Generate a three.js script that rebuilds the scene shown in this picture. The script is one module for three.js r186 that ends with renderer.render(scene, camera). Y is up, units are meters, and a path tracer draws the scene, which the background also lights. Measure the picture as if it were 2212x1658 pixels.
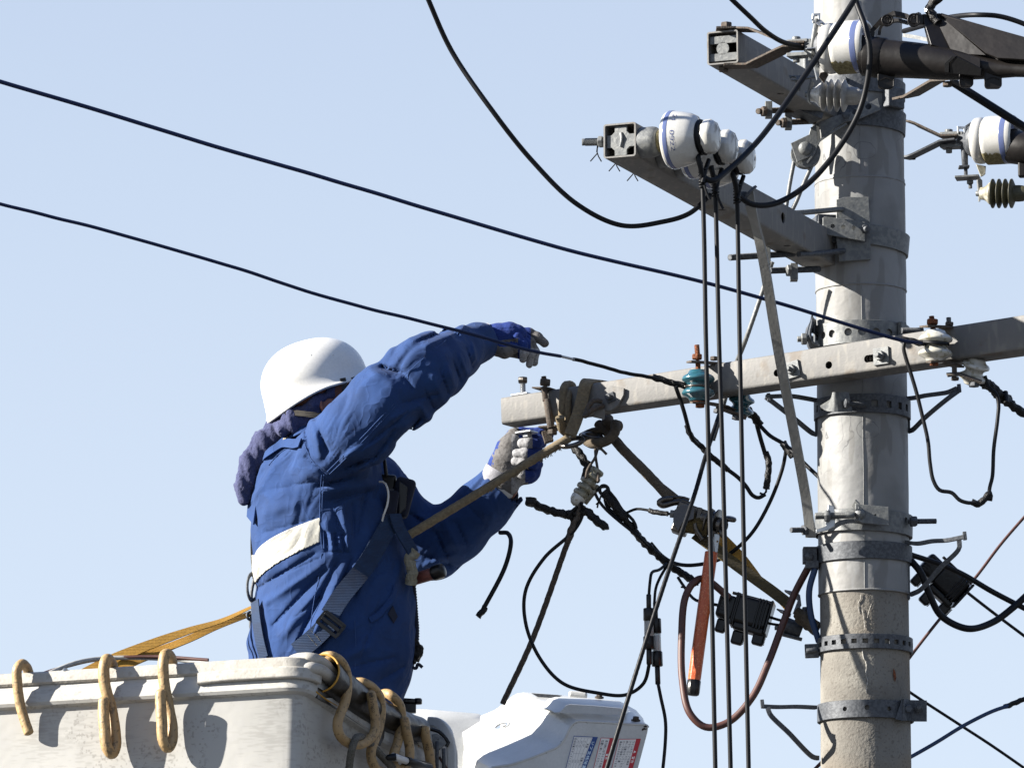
import * as THREE from 'three';
import { mergeGeometries, toCreasedNormals, mergeVertices } from 'three/addons/utils/BufferGeometryUtils.js';
import { RoundedBoxGeometry } from 'three/addons/geometries/RoundedBoxGeometry.js';
import { Brush, Evaluator, SUBTRACTION } from 'three-bvh-csg';
import { createNoise3D } from 'simplex-noise';

// ---------- camera, sky, sun, exposure ----------
const V = (x, y, z) => new THREE.Vector3(x, y, z);
const scene = new THREE.Scene();
const PITCH = 10 * Math.PI / 180, DIST = 14 / Math.cos(PITCH);
const camera = new THREE.PerspectiveCamera(2 * Math.atan(0.9496 / DIST) * 180 / Math.PI, 1024 / 767, 0.5, 4000);
camera.position.set(0, 9 - 14 * Math.tan(PITCH), 14);
camera.lookAt(0, 9, 0);
camera.updateMatrixWorld();
const SUN_EL = 25 * Math.PI / 180, SUN_AZ = 9 * Math.PI / 180;
const sunDir = V(-Math.cos(SUN_EL) * Math.cos(SUN_AZ), Math.sin(SUN_EL), Math.cos(SUN_EL) * Math.sin(SUN_AZ));
const sun = new THREE.DirectionalLight(new THREE.Color(1, 0.95, 0.875), 5);
sun.target.position.set(0, 9, 0);
sun.position.copy(sun.target.position).addScaledVector(sunDir, 30);
sun.castShadow = true;
sun.shadow.mapSize.set(4096, 4096);
Object.assign(sun.shadow.camera, { left: -3, right: 3, top: 3, bottom: -3, near: 1, far: 80 });
scene.add(sun, sun.target);
{ // clear pale winter sky: white-blue near the horizon, deeper blue overhead, a soft brightening round the sun
  const w = 512, h = 256, d = new Float32Array(w * h * 4);
  for (let j = 0; j < h; j++) for (let i = 0; i < w; i++) {
    const el = (0.5 - (h - 1 - j + 0.5) / h) * Math.PI, az = ((i + 0.5) / w - 0.5) * 2 * Math.PI;
    const dir = V(Math.cos(el) * Math.cos(az), Math.sin(el), Math.cos(el) * Math.sin(az));
    const up = Math.max(0, dir.y), t = Math.exp(-Math.pow(up * 1.9, 1.4)), c = Math.max(0, dir.dot(sunDir));
    const g = 0.03 * Math.pow(c, 5) + 0.12 * Math.pow(c, 60);
    const lo = [0.215, 0.248, 0.286], hi = [0.012, 0.043, 0.135], k = (j * w + i) * 4;
    for (let q = 0; q < 3; q++) d[k + q] = hi[q] + (lo[q] - hi[q]) * t + g;
    d[k + 3] = 1;
  }
  const sky = new THREE.DataTexture(d, w, h, THREE.RGBAFormat, THREE.FloatType);
  sky.flipY = false; sky.mapping = THREE.EquirectangularReflectionMapping;
  sky.magFilter = sky.minFilter = THREE.LinearFilter; sky.needsUpdate = true;
  scene.background = sky; scene.environment = sky;
}
const renderer = new THREE.WebGLRenderer({ antialias: true });
renderer.toneMapping = THREE.LinearToneMapping;
renderer.toneMappingExposure = 3.6;
renderer.shadowMap.enabled = true;

// ---------- placing: a point of the survey sheet (2211 x 1658 units) at world depth z ----------
const FW = V(0, Math.sin(PITCH), -Math.cos(PITCH)), UP = V(0, Math.cos(PITCH), Math.sin(PITCH));
const TH = 0.9496 / DIST, CAM = camera.position.clone();
const rayDir = (x, y) => V((x - 1105.5) / 829 * TH, 0, 0).addScaledVector(UP, -(y - 829) / 829 * TH).add(FW);
function P(x, y, z = 0) { const d = rayDir(x, y); return CAM.clone().addScaledVector(d, (z - CAM.z) / d.z); }
function proj(p) { const q = p.clone().sub(CAM), k = q.dot(FW); return [1105.5 + q.x / k / TH * 829, 829 - q.dot(UP) / k / TH * 829]; }
const U = 1 / 873;                                        // metres per sheet unit
const zf = (ox, oy, s) => (x, y, z = 0) => P(ox + x / s, oy + y / s, z);
const zA = zf(431.8, 647.8, 2.56), zB = zf(0, 1241.6, 2.561), zC = zf(647.8, 1187.6, 2.561), zE = zf(1187.6, 161.9, 3.4133), zF = zf(1457.5, 0, 2.9354),
  zG = zf(1025.6, 674.8, 3.4133), zH = zf(1241.6, 1025.6, 3.412), zI = zf(1619.4, 647.8, 3.4126), zJ = zf(1619.4, 1079.6, 2.8683), zK = zf(485.8, 701.8, 5.1197),
  zL = zf(917.7, 674.8, 6.8264), zM = zf(701.8, 863.7, 3.4123), zN = zf(485.8, 1187.6, 4.553), zO = zf(1511.5, 0, 5.8539), zQ = zf(1835.4, 0, 5.8875), zR = zf(1889.3, 215.9, 6.1419),
  zS = zf(1187.6, 1538.5, 9.106), zT = zf(647.8, 1376.5, 5.8966), zU = zf(863.7, 1484.5, 3.9026), zV = zf(1133.6, 890.7, 6.1442), zX = zf(1403.5, 1025.6, 4.3878), zZ = zf(1025.6, 890.7, 7.6787), zAA = zf(512.8, 1025.6, 3.8384);
// pl(F, z, x, y, x, y ...): a list of points; z a number or depths spread over the list
function pl(F, z, ...c) {
  const n = c.length / 2, r = [];
  for (let i = 0; i < n; i++) {
    let zz = z;
    if (typeof z !== 'number') { const f = z.length > 1 ? i / (n - 1) * (z.length - 1) : 0, q = Math.max(0, Math.min(z.length - 2, Math.floor(f))); zz = z[q] + ((z[q + 1] ?? z[q]) - z[q]) * (f - q); }
    r.push(F(c[2 * i], c[2 * i + 1], zz));
  }
  return r;
}
// ---------- random and noise ----------
function rng(seed) { let s = seed >>> 0; return () => { s = (s + 0x6D2B79F5) >>> 0; let t = Math.imul(s ^ (s >>> 15), 1 | s); t = (t + Math.imul(t ^ (t >>> 7), 61 | t)) ^ t; return ((t ^ (t >>> 14)) >>> 0) / 4294967296; }; }
const N3 = createNoise3D(rng(7));
const fbm = (x, y, z, o = 3) => { let s = 0, a = 0.5; for (let i = 0; i < o; i++) { s += a * N3(x, y, z); x *= 2.03; y *= 2.03; z *= 2.03; a *= 0.5; } return s; };
const sm = (a, b, x) => { const t = Math.min(1, Math.max(0, (x - a) / (b - a))); return t * t * (3 - 2 * t); };
// ---------- textures ----------
// tile(n, fn): fn(u, v, noise) with noise(freq, seed, octaves) periodic over the tile
function pnoise(u, v, f, seed, oct) {
  let s = 0, a = 0.5;
  for (let o = 0; o < oct; o++) {
    const x = u * f, y = v * f, xi = Math.floor(x), yi = Math.floor(y), fx = x - xi, fy = y - yi;
    const h = (i, j) => { let n = Math.imul((i % f + f) % f + 1, 0x27d4eb2d) ^ Math.imul((j % f + f) % f + 1, 0x165667b1) ^ Math.imul(seed + o * 17 + 1, 0x9e3779b1); n = Math.imul(n ^ (n >>> 15), 0x85ebca6b); n = Math.imul(n ^ (n >>> 13), 0xc2b2ae35); return ((n ^ (n >>> 16)) >>> 0) / 4294967296; };
    const sx = fx * fx * (3 - 2 * fx), sy = fy * fy * (3 - 2 * fy);
    const p = h(xi, yi), q = h(xi + 1, yi), r = h(xi, yi + 1), t = h(xi + 1, yi + 1);
    s += a * (p + (q - p) * sx + (r - p) * sy + (p - q - r + t) * sx * sy); a *= 0.5; f *= 2;
  }
  return s / (1 - Math.pow(0.5, oct));
}
function tile(n, size, srgb, fn, m = n) {
  const d = new Uint8Array(n * m * 4);
  for (let j = 0; j < m; j++) for (let i = 0; i < n; i++) {
    const u = i / n, v = j / m, c = fn(u, v, (f, s = 1, o = 3) => pnoise(u, v, f, s, o)), k = (j * n + i) * 4;
    for (let q = 0; q < 3; q++) d[k + q] = Math.max(0, Math.min(255, Math.round(255 * (Array.isArray(c) ? c[q] : c))));
    d[k + 3] = 255;
  }
  const t = new THREE.DataTexture(d, n, m, THREE.RGBAFormat);
  t.wrapS = t.wrapT = THREE.RepeatWrapping; t.magFilter = THREE.LinearFilter; t.minFilter = THREE.LinearMipmapLinearFilter; t.generateMipmaps = true;
  if (srgb) t.colorSpace = THREE.SRGBColorSpace;
  t.repeat.set(1 / size, 1 / size); t.needsUpdate = true;
  return t;
}
const mixc = (a, b, t) => [0, 1, 2].map(i => a[i] + (b[i] - a[i]) * t);
const hex = h => [(h >> 16) / 255, (h >> 8 & 255) / 255, (h & 255) / 255];
const std = (o) => new THREE.MeshStandardMaterial(o);
const phys = (o) => new THREE.MeshPhysicalMaterial(o);
const mottle = (a, b, size, f, seed, sharp = 0.5, spots) => tile(256, size, true, (u, v, n) => {
  let c = mixc(hex(a), hex(b), sm(0.5 - sharp / 2, 0.5 + sharp / 2, n(f, seed, 4)));
  if (spots) { const q = sm(0.60, 0.72, n(f * 2, seed + 5, 3)); c = mixc(c, hex(spots), q * 0.8); }
  const g = 0.975 + 0.05 * n(96, seed + 9, 1); return c.map(x => x * g);
});
const bumpN = (size, f, seed, o = 3) => tile(256, size, false, (u, v, n) => n(f, seed, o));
const B = { fine: bumpN(0.12, 24, 3), mid: bumpN(0.3, 14, 5), grain: bumpN(0.08, 48, 8, 2), frp: bumpN(0.5, 10, 12) };
const scratch = tile(512, 0.55, true, (u, v, n) => {         // grimy white bucket skin: mottled, with rubbed streaks and dark scuffs
  let c = mixc(hex(0xd1cfc9), hex(0xc6c4bd), n(4, 2, 4));
  const st = pnoise(u, v, 6, 33, 2) * 0.35 + pnoise(u, v * 6 % 1, 24, 37, 3) * 0.65, s = sm(0.55, 0.72, st) * sm(0.42, 0.62, n(3, 21, 3));
  c = mixc(c, hex(0x6f6a61), s * 0.14);
  const q = sm(0.62, 0.74, n(90, 41, 2)) * sm(0.5, 0.66, n(5, 44, 3)); return mixc(c, hex(0x4b463f), q * 0.2);
});
const weave = tile(128, 0.016, false, (u, v) => 0.5 + 0.25 * Math.sin((u + v) * 2 * Math.PI * 8) + 0.2 * Math.sin((u - v) * 2 * Math.PI * 8));
const wrinkle = tile(512, 0.34, false, (u, v, n) => {        // fine crumples of worn cotton
  const r = 1 - Math.abs(2 * n(7, 93, 2) - 1), q = 1 - Math.abs(2 * n(13, 97, 2) - 1);
  return 0.35 * n(5, 91, 3) + 0.4 * Math.pow(r, 5) + 0.25 * Math.pow(q, 6);
});
const webW = tile(64, 0.008, false, (u, v) => 0.5 + 0.5 * Math.sin(v * 2 * Math.PI * 2) * (0.7 + 0.3 * Math.sin(u * 2 * Math.PI * 4)));
const concTex = tile(1024, 0.7, true, (u, v, n) => {
  let c = mixc(hex(0xa5a197), hex(0x918d84), n(5, 3, 5));
  c = mixc(c, hex(0xa8855f), sm(0.45, 0.75, n(3, 14, 3)) * 0.42);
  c = mixc(c, hex(0x6b665f), sm(0.42, 0.8, n(6, 22, 4)) * 0.5);
  const s = sm(0.72, 0.86, n(160, 31, 1)); return mixc(c, hex(0x5a534b), s * 0.32);
});
const sheathTex = tile(1024, 0.7, true, (u, v, n) => {
  let c = mixc(hex(0xa5a5a3), hex(0x979897), n(4, 6, 5));
  const line = Math.abs(n(12, 51, 3) - 0.5); c = mixc(c, hex(0x5b5c5e), (1 - sm(0.0, 0.012, line)) * sm(0.52, 0.66, n(4, 57, 2)) * 0.9);
  c = mixc(c, hex(0x74736f), sm(0.46, 0.75, n(5, 63, 4)) * 0.55); c = mixc(c, hex(0xb2b1ad), sm(0.55, 0.75, n(9, 67, 3)) * 0.35);
  c = mixc(c, hex(0x6e6a63), sm(0.58, 0.7, pnoise(u, v * 0.25, 32, 71, 2)) * 0.3);
  return c;
});
const galvA = mottle(0x8e908e, 0x787b7c, 0.12, 16, 4, 0.35), galvD = mottle(0x63676c, 0x4d5157, 0.1, 20, 15, 0.3), armT = tile(512, 0.35, true, (u, v, n) => {
  let c = mixc(hex(0x8b8985), hex(0x7a7977), n(6, 71, 4)); const st = pnoise(u, v * 0.25, 40, 75, 2);
  c = mixc(c, hex(0xa5a096), sm(0.55, 0.8, st) * 0.4); return mixc(c, hex(0x6d5f50), sm(0.62, 0.8, n(9, 78, 3)) * 0.5);
});
const M = {
  sheath: std({ map: sheathTex, roughness: 0.62, bumpMap: B.mid, bumpScale: 0.0012 }),
  concrete: std({ map: concTex, roughness: 0.95, bumpMap: B.fine, bumpScale: 0.0012 }),
  galv: std({ map: galvA, roughness: 0.55, metalness: 0.25, bumpMap: B.fine, bumpScale: 0.0004 }),
  dark: std({ map: galvD, roughness: 0.6, metalness: 0.2, bumpMap: B.fine, bumpScale: 0.0005 }),
  arm: std({ map: armT, roughness: 0.7, metalness: 0.1, bumpMap: B.fine, bumpScale: 0.0004 }),
  galvL: std({ map: mottle(0xa1a19e, 0x93938f, 0.2, 8, 379, 0.7), roughness: 0.6, metalness: 0.1, bumpMap: B.fine, bumpScale: 0.0003 }),
  bright: std({ color: 0xb9bcbe, roughness: 0.32, metalness: 0.75, bumpMap: B.fine, bumpScale: 0.0003 }),
  steel: std({ color: 0x524e4a, roughness: 0.3, metalness: 0.9, bumpMap: B.fine, bumpScale: 0.0004 }),
  rust: std({ map: mottle(0x7c4526, 0x51301f, 0.04, 12, 9, 0.5, 0x9c5c33), roughness: 0.95, bumpMap: B.grain, bumpScale: 0.0012 }),
  rusty: std({ map: mottle(0x5f564c, 0x463f38, 0.06, 12, 19, 0.5, 0x5e4636), roughness: 0.85, bumpMap: B.grain, bumpScale: 0.0008 }),
  wire: phys({ color: 0x0c0d10, roughness: 0.5, specularIntensity: 0.4 }),
  wireB: phys({ color: 0x101d3c, roughness: 0.5, specularIntensity: 0.4 }),
  tape: phys({ map: mottle(0x171615, 0x0c0b0b, 0.05, 16, 29, 0.5), roughness: 0.5, specularIntensity: 0.5, bumpMap: B.grain, bumpScale: 0.0015 }),
  blackP: phys({ color: 0x0f0f10, roughness: 0.28, specularIntensity: 0.6, bumpMap: B.fine, bumpScale: 0.0003 }),
  cover: phys({ map: mottle(0x2b2725, 0x221f1e, 0.3, 8, 39, 0.6), roughness: 0.42, specularIntensity: 0.5, bumpMap: B.mid, bumpScale: 0.0008 }),
  porc: phys({ map: mottle(0xe6e5e0, 0xdad8d0, 0.2, 6, 49, 0.7), roughness: 0.16, clearcoat: 0.6, clearcoatRoughness: 0.1 }),
  porcDirty: phys({ map: mottle(0xd2d0c8, 0xbebbae, 0.12, 6, 59, 0.6, 0x9a947c), roughness: 0.25, clearcoat: 0.4 }),
  blueGlaze: phys({ color: 0x66739f, roughness: 0.2, clearcoat: 0.5 }),
  grime: std({ map: mottle(0x6c623f, 0x8d8460, 0.04, 12, 69, 0.6), roughness: 0.85, bumpMap: B.grain, bumpScale: 0.0008 }),
  silicone: std({ map: mottle(0xb9b8b4, 0xa3a19b, 0.08, 8, 79, 0.6), roughness: 0.55 }),
  siliconeDk: std({ map: mottle(0x55523c, 0x45432f, 0.08, 8, 89, 0.6), roughness: 0.6 }),
  teal: phys({ map: mottle(0x30626f, 0x285460, 0.05, 8, 99, 0.6), roughness: 0.22, clearcoat: 0.6, clearcoatRoughness: 0.15 }),
  cream: phys({ map: mottle(0xcfcbbb, 0x8f8a73, 0.09, 8, 109, 0.5), roughness: 0.45, clearcoat: 0.2 }),
  sling: std({ map: mottle(0x958568, 0x7f7159, 0.06, 12, 119, 0.6), roughness: 0.95, bumpMap: webW, bumpScale: 0.0011 }),
  slingDk: std({ map: mottle(0x6f6250, 0x5b5143, 0.06, 12, 129, 0.6), roughness: 0.95, bumpMap: webW, bumpScale: 0.0009 }),
  yellow: std({ map: mottle(0xb98a2c, 0xa07622, 0.03, 10, 139, 0.6), roughness: 0.85, bumpMap: webW, bumpScale: 0.0011 }),
  olive: std({ map: mottle(0x6b5a2e, 0x554826, 0.04, 10, 149, 0.6), roughness: 0.9, bumpMap: webW, bumpScale: 0.0009 }),
  orange: std({ map: mottle(0xb5542a, 0xa64a24, 0.08, 14, 159, 0.5, 0xc67a52), roughness: 0.42, bumpMap: B.fine, bumpScale: 0.0004 }),
  brown: std({ map: mottle(0x4e2a20, 0x40221a, 0.1, 10, 169, 0.6), roughness: 0.55 }),
  blueCable: std({ color: 0x123a66, roughness: 0.5 }),
  frp: std({ map: scratch, roughness: 0.6, bumpMap: B.frp, bumpScale: 0.001 }),
  frpEnd: std({ map: mottle(0xa7a59f, 0x8d8b86, 0.3, 8, 179, 0.7, 0x6d6962), roughness: 0.7, bumpMap: B.frp, bumpScale: 0.001 }),
  lip: std({ map: mottle(0xcac6bd, 0xbeb9ae, 0.2, 8, 189, 0.7, 0xb3ada1), roughness: 0.6, bumpMap: B.fine, bumpScale: 0.0005 }),
  hood: phys({ map: mottle(0xdedfdd, 0xd2d3d0, 0.3, 6, 199, 0.8), roughness: 0.32, clearcoat: 0.3, clearcoatRoughness: 0.3 }),
  hook: std({ map: mottle(0xcbaa76, 0xbd9a68, 0.1, 8, 209, 0.7, 0x86704e), roughness: 0.55, bumpMap: B.fine, bumpScale: 0.0006 }),
  rope: std({ map: mottle(0x6d6a63, 0x565349, 0.03, 12, 219, 0.6), roughness: 0.95, bumpMap: B.grain, bumpScale: 0.0015 }),
  sleeve: std({ color: 0x0d0c0a, roughness: 0.33, bumpMap: B.mid, bumpScale: 0.0015 }),
  amber: std({ color: 0xb58420, roughness: 0.5 }),
  cloth: std({ map: mottle(0x153f79, 0x113669, 0.4, 6, 229, 0.8), roughness: 0.93, bumpMap: wrinkle, bumpScale: 0.0026 }),
  clothDk: std({ map: mottle(0x1d2438, 0x161b2c, 0.2, 6, 239, 0.8), roughness: 0.95, bumpMap: weave, bumpScale: 0.0002 }),
  seam: std({ color: 0x3a5e9c, roughness: 0.9 }),
  strap: std({ map: mottle(0x173e69, 0x12335a, 0.1, 8, 249, 0.7), roughness: 0.85, bumpMap: webW, bumpScale: 0.0007 }),
  reflect: std({ map: mottle(0xcfcdc2, 0xc0bdb0, 0.1, 8, 259, 0.7), roughness: 0.6, bumpMap: B.fine, bumpScale: 0.0004 }),
  towel: std({ map: mottle(0x50557c, 0x42476c, 0.05, 14, 269, 0.5, 0x5f648a), roughness: 1, bumpMap: bumpN(0.03, 24, 17, 2), bumpScale: 0.0005 }),
  helmet: phys({ map: mottle(0xe9e7e0, 0xe0ded6, 0.3, 5, 279, 0.9), roughness: 0.34, clearcoat: 0.35, clearcoatRoughness: 0.25 }),
  helmetIn: std({ color: 0x3a342c, roughness: 0.9 }),
  webbing: std({ map: mottle(0x3a352c, 0x2c2822, 0.03, 10, 289, 0.6), roughness: 0.9, bumpMap: webW, bumpScale: 0.0009 }),
  skin: phys({ map: mottle(0xa8705a, 0x9a6350, 0.08, 8, 299, 0.6), roughness: 0.6, sheen: 0.2 }),
  gloveGrey: std({ map: mottle(0x7d7a78, 0x696664, 0.08, 6, 309, 0.7, 0x565250), roughness: 0.95, bumpMap: B.grain, bumpScale: 0.0004 }),
  gloveCuff: std({ map: mottle(0xb9b9c0, 0xa6a5ab, 0.06, 8, 319, 0.6), roughness: 0.95, bumpMap: B.grain, bumpScale: 0.0006 }),
  gloveTip: std({ map: mottle(0xa6a6a8, 0x929294, 0.05, 8, 329, 0.6, 0x7d7b7b), roughness: 0.95, bumpMap: B.grain, bumpScale: 0.0004 }),
  gloveBlue: std({ map: mottle(0x173a86, 0x12307a, 0.05, 8, 339, 0.6), roughness: 0.95, bumpMap: webW, bumpScale: 0.0008 }),
  white: std({ color: 0xd8d8d6, roughness: 0.55 }),
  knot: std({ map: mottle(0xa8a28c, 0x8f8a78, 0.03, 10, 349, 0.6), roughness: 1, bumpMap: webW, bumpScale: 0.0012 }),
  handle: std({ map: mottle(0x6d3b31, 0x552d27, 0.05, 8, 359, 0.6), roughness: 0.6 }),
  asphalt: std({ map: mottle(0x4a4a4a, 0x3c3c3d, 2.5, 20, 369, 0.8), roughness: 0.95 }),
  clear: phys({ color: 0xcfd3d2, roughness: 0.25, transmission: 0.55, thickness: 0 }),
};
// overall reflectance of each paint and metal
for (const [k, v] of Object.entries({ sheath: 0.5, concrete: 0.52, galv: 0.5, galvL: 0.62, dark: 0.5, arm: 0.58, cover: 0.4, frp: 0.6, frpEnd: 0.5, lip: 0.6, cloth: 0.62, clothDk: 0.7, seam: 0.5, strap: 0.44, hook: 0.54, sling: 0.6, slingDk: 0.56, towel: 0.52, reflect: 0.56, rusty: 0.62, rust: 0.8, yellow: 0.7, olive: 0.64, gloveGrey: 0.56, gloveTip: 0.66, gloveBlue: 0.66, gloveCuff: 0.52, orange: 0.95, silicone: 0.64, siliconeDk: 0.7, knot: 0.62, teal: 0.7, skin: 0.62, porc: 0.53, porcDirty: 0.7, cream: 0.55, helmet: 0.76, hood: 0.68, white: 0.75, blueGlaze: 0.6, grime: 0.7, brown: 0.85, rope: 0.75, webbing: 0.7, bright: 0.7, amber: 0.8, blueCable: 0.6 })) M[k].color.multiplyScalar(v);
// ---------- geometry helpers (all shapes in world metres) ----------
function grid(rows, closedU, capA, capB) {                  // rows of equal length -> indexed surface
  const n = rows[0].length, pos = [], idx = [];
  for (const r of rows) for (const p of r) pos.push(p.x, p.y, p.z);
  const m = closedU ? n : n - 1;
  for (let i = 0; i + 1 < rows.length; i++) for (let j = 0; j < m; j++) {
    const a = i * n + j, b = i * n + (j + 1) % n, c = a + n, d = b + n; idx.push(a, b, c, b, d, c);
  }
  const cap = (row, off, flip) => {
    const c = row.reduce((s, p) => s.add(p), V(0, 0, 0)).divideScalar(n), k = pos.length / 3; pos.push(c.x, c.y, c.z);
    const base = pos.length / 3; for (const p of row) pos.push(p.x, p.y, p.z);
    for (let j = 0; j < n; j++) { const a = base + j, b = base + (j + 1) % n; flip ? idx.push(k, a, b) : idx.push(k, b, a); }
  };
  if (capA) cap(rows[0], 0, false);
  if (capB) cap(rows[rows.length - 1], (rows.length - 1) * n, true);
  if (capA || capB || closedU) {                            // face outwards
    let v = 0; const c = [0, 0, 0]; for (let i = 0; i < pos.length; i++) c[i % 3] += pos[i] / (pos.length / 3);
    for (let i = 0; i < idx.length; i += 3) { const [a, b, d] = [idx[i] * 3, idx[i + 1] * 3, idx[i + 2] * 3], q = (k, m) => pos[k + m] - c[m]; v += q(a, 0) * (q(b, 1) * q(d, 2) - q(b, 2) * q(d, 1)) - q(a, 1) * (q(b, 0) * q(d, 2) - q(b, 2) * q(d, 0)) + q(a, 2) * (q(b, 0) * q(d, 1) - q(b, 1) * q(d, 0)); }
    if (v < 0) for (let i = 0; i < idx.length; i += 3) [idx[i], idx[i + 1]] = [idx[i + 1], idx[i]];
  }
  const g = new THREE.BufferGeometry();
  g.setAttribute('position', new THREE.Float32BufferAttribute(pos, 3)); g.setIndex(idx); g.computeVertexNormals();
  return g;
}
function curvePts(pts, n, line) {
  if (line || pts.length < 3) {
    const out = []; const seg = Math.max(1, Math.round(n / (pts.length - 1)));
    for (let i = 0; i + 1 < pts.length; i++) for (let k = 0; k < seg; k++) out.push(pts[i].clone().lerp(pts[i + 1], k / seg));
    out.push(pts[pts.length - 1].clone()); return out;
  }
  return new THREE.CatmullRomCurve3(pts, false, 'centripetal').getSpacedPoints(n);
}
// sweep a profile along points. r: number | f(t, s); prof: [[a,b]...] in units of r (default circle); nrm: fixed normal axis
function sweep(pts, r, o = {}) {
  const len = pts.reduce((s, p, i) => i ? s + p.distanceTo(pts[i - 1]) : 0, 0);
  const n = o.n || Math.max(2, Math.min(160, Math.round(len / (o.step || 0.012)))), k = o.k || 10;
  const c = curvePts(pts, n, o.line), T = c.map((p, i) => c[Math.min(i + 1, c.length - 1)].clone().sub(c[Math.max(i - 1, 0)]).normalize());
  let nn = o.nrm ? o.nrm.clone() : Math.abs(T[0].y) < 0.9 ? V(0, 1, 0) : V(1, 0, 0);
  const rows = []; let s = 0;
  for (let i = 0; i < c.length; i++) {
    if (i) s += c[i].distanceTo(c[i - 1]);
    if (o.nrms) { const f = i / (c.length - 1) * (o.nrms.length - 1), q = Math.min(o.nrms.length - 2, Math.floor(f)); nn = o.nrms[q].clone().lerp(o.nrms[q + 1], f - q); } else if (o.nrm) nn = o.nrm.clone();
    nn = nn.clone().addScaledVector(T[i], -nn.dot(T[i])).normalize();
    const bb = T[i].clone().cross(nn), t = i / (c.length - 1), rr = typeof r === 'function' ? r(t, s) : r, row = [];
    if (o.prof) for (const [a, b] of o.prof) row.push(c[i].clone().addScaledVector(bb, a * rr).addScaledVector(nn, b * rr));
    else for (let j = 0; j < k; j++) {
      const th = j / k * 2 * Math.PI, q = rr * (o.rf ? o.rf(th, s, t) : 1);
      row.push(c[i].clone().addScaledVector(bb, Math.cos(th) * q).addScaledVector(nn, Math.sin(th) * q * (o.flat || 1)));
    }
    rows.push(row);
  }
  let g = grid(rows, true, o.caps !== false, o.caps !== false);
  if (o.prof && o.crease !== false) g = toCreasedNormals(g, 0.6);
  return g;
}
const wireG = (pts, r, o) => sweep(pts, r * U, { k: 10, step: 0.01, ...o });
// taped joint: lumpy tube
const taped = (pts, r, seed = 1, o = {}) => sweep(pts, r * U, { k: 14, step: 0.004, rf: (th, s) => 1 + 0.22 * N3(Math.cos(th) * 1.2, Math.sin(th) * 1.2, s * 60 + seed * 9) + 0.1 * Math.sin((s * 260) + th), ...o });
// twisted strands
const strand = (pts, r, o = {}) => sweep(pts, r * U, { k: 18, step: 0.004, n: o.n, rf: (th, s) => 1 + 0.2 * Math.abs(Math.cos(2.5 * (th - s * (o.tw || 130)))), ...o });
// rectangular strap: w and t in sheet units, nrm = outward normal
const rect = (w, t) => [[-w, -t], [w, -t], [w, t], [-w, t]].map(([a, b]) => [a / 2, b / 2]);
const strapG = (pts, w, t, nrm, o = {}) => sweep(pts, U, { prof: rect(w, t), [Array.isArray(nrm) ? 'nrms' : 'nrm']: nrm, ...o });
function lathe(prof, o, dir, n = 32, smooth) {              // prof [[r, h]...] in sheet units along dir from o
  const z = dir.clone().normalize(), x = (Math.abs(z.y) < 0.9 ? V(0, 1, 0) : V(1, 0, 0)).cross(z).normalize(), y = z.clone().cross(x);
  const rows = prof.map(([r, h]) => { const a = []; for (let j = 0; j < n; j++) { const t = j / n * 2 * Math.PI; a.push(o.clone().addScaledVector(z, h * U).addScaledVector(x, r * U * Math.cos(t)).addScaledVector(y, r * U * Math.sin(t))); } return a; });
  const g = grid(rows, true, prof[0][0] > 0.01, prof[prof.length - 1][0] > 0.01);
  return smooth ? g : toCreasedNormals(g, 0.7);
}
const cyl = (a, b, r1, r2 = r1, n = 20) => { const d = b.clone().sub(a), h = d.length() / U, e = Math.min(0.8, h * 0.2); return lathe([[r1 - e * 0.6, 0], [r1, e], [r2, h - e], [r2 - e * 0.6, h]], a, d, n); };
const hexN = (a, dir, r, h) => { const d = dir.clone().normalize(); return lathe([[r * 0.86, 0], [r, h * 0.15], [r, h * 0.85], [r * 0.86, h]], a, d, 6); };
function rod(a, b, r, pitch = 2.2) {                        // threaded rod
  const L = a.distanceTo(b) / U, n = Math.round(L / pitch), pr = [[r * 0.7, 0]];
  for (let i = 0; i < n; i++) { pr.push([r * 0.86, i * L / n + 0.1], [r, (i + 0.5) * L / n]); }
  pr.push([r * 0.86, L - 0.1], [r * 0.7, L]); return lathe(pr, a, b.clone().sub(a), 12);
}
const basisQ = (x, y) => { const X = x.clone().normalize(), Z = X.clone().cross(y).normalize(), Y = Z.clone().cross(X); return new THREE.Matrix4().makeBasis(X, Y, Z); };
// box: centre, size in sheet units along x, y, z axes given by xdir and ydir
function box(c, sx, sy, sz, xd = V(1, 0, 0), yd = V(0, 1, 0), bev = 1.2) {
  const m = Math.min(sx, sy, sz) * U; const g = new RoundedBoxGeometry(sx * U, sy * U, sz * U, 2, Math.min(bev * U, m * 0.45));
  g.applyMatrix4(basisQ(xd, yd).setPosition(c)); return g;
}
// plate: outline points (world, roughly planar) extruded by thickness t (sheet units) along nrm, bevelled edge
function plate(pts, t, nrm, holes = [], bev = 0.8) {
  const o = pts[0], z = nrm.clone().normalize(), x = pts[1].clone().sub(o); x.addScaledVector(z, -x.dot(z)).normalize(); const y = z.clone().cross(x);
  const f = p => { const d = p.clone().sub(o); return new THREE.Vector2(d.dot(x), d.dot(y)); };
  const s = new THREE.Shape(pts.map(f));
  for (const [c, r, sx = 1] of holes) { const q = f(c), h = new THREE.Path(); h.absellipse(q.x, q.y, r * U * sx, r * U, 0, 2 * Math.PI, true); s.holes.push(h); }
  const g = new THREE.ExtrudeGeometry(s, { depth: t * U, bevelEnabled: bev > 0, bevelSize: bev * U, bevelThickness: bev * U, bevelOffset: -bev * U, bevelSegments: 1, curveSegments: 14 });
  g.applyMatrix4(new THREE.Matrix4().makeBasis(x, y, z).setPosition(o)); return g;
}
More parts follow.
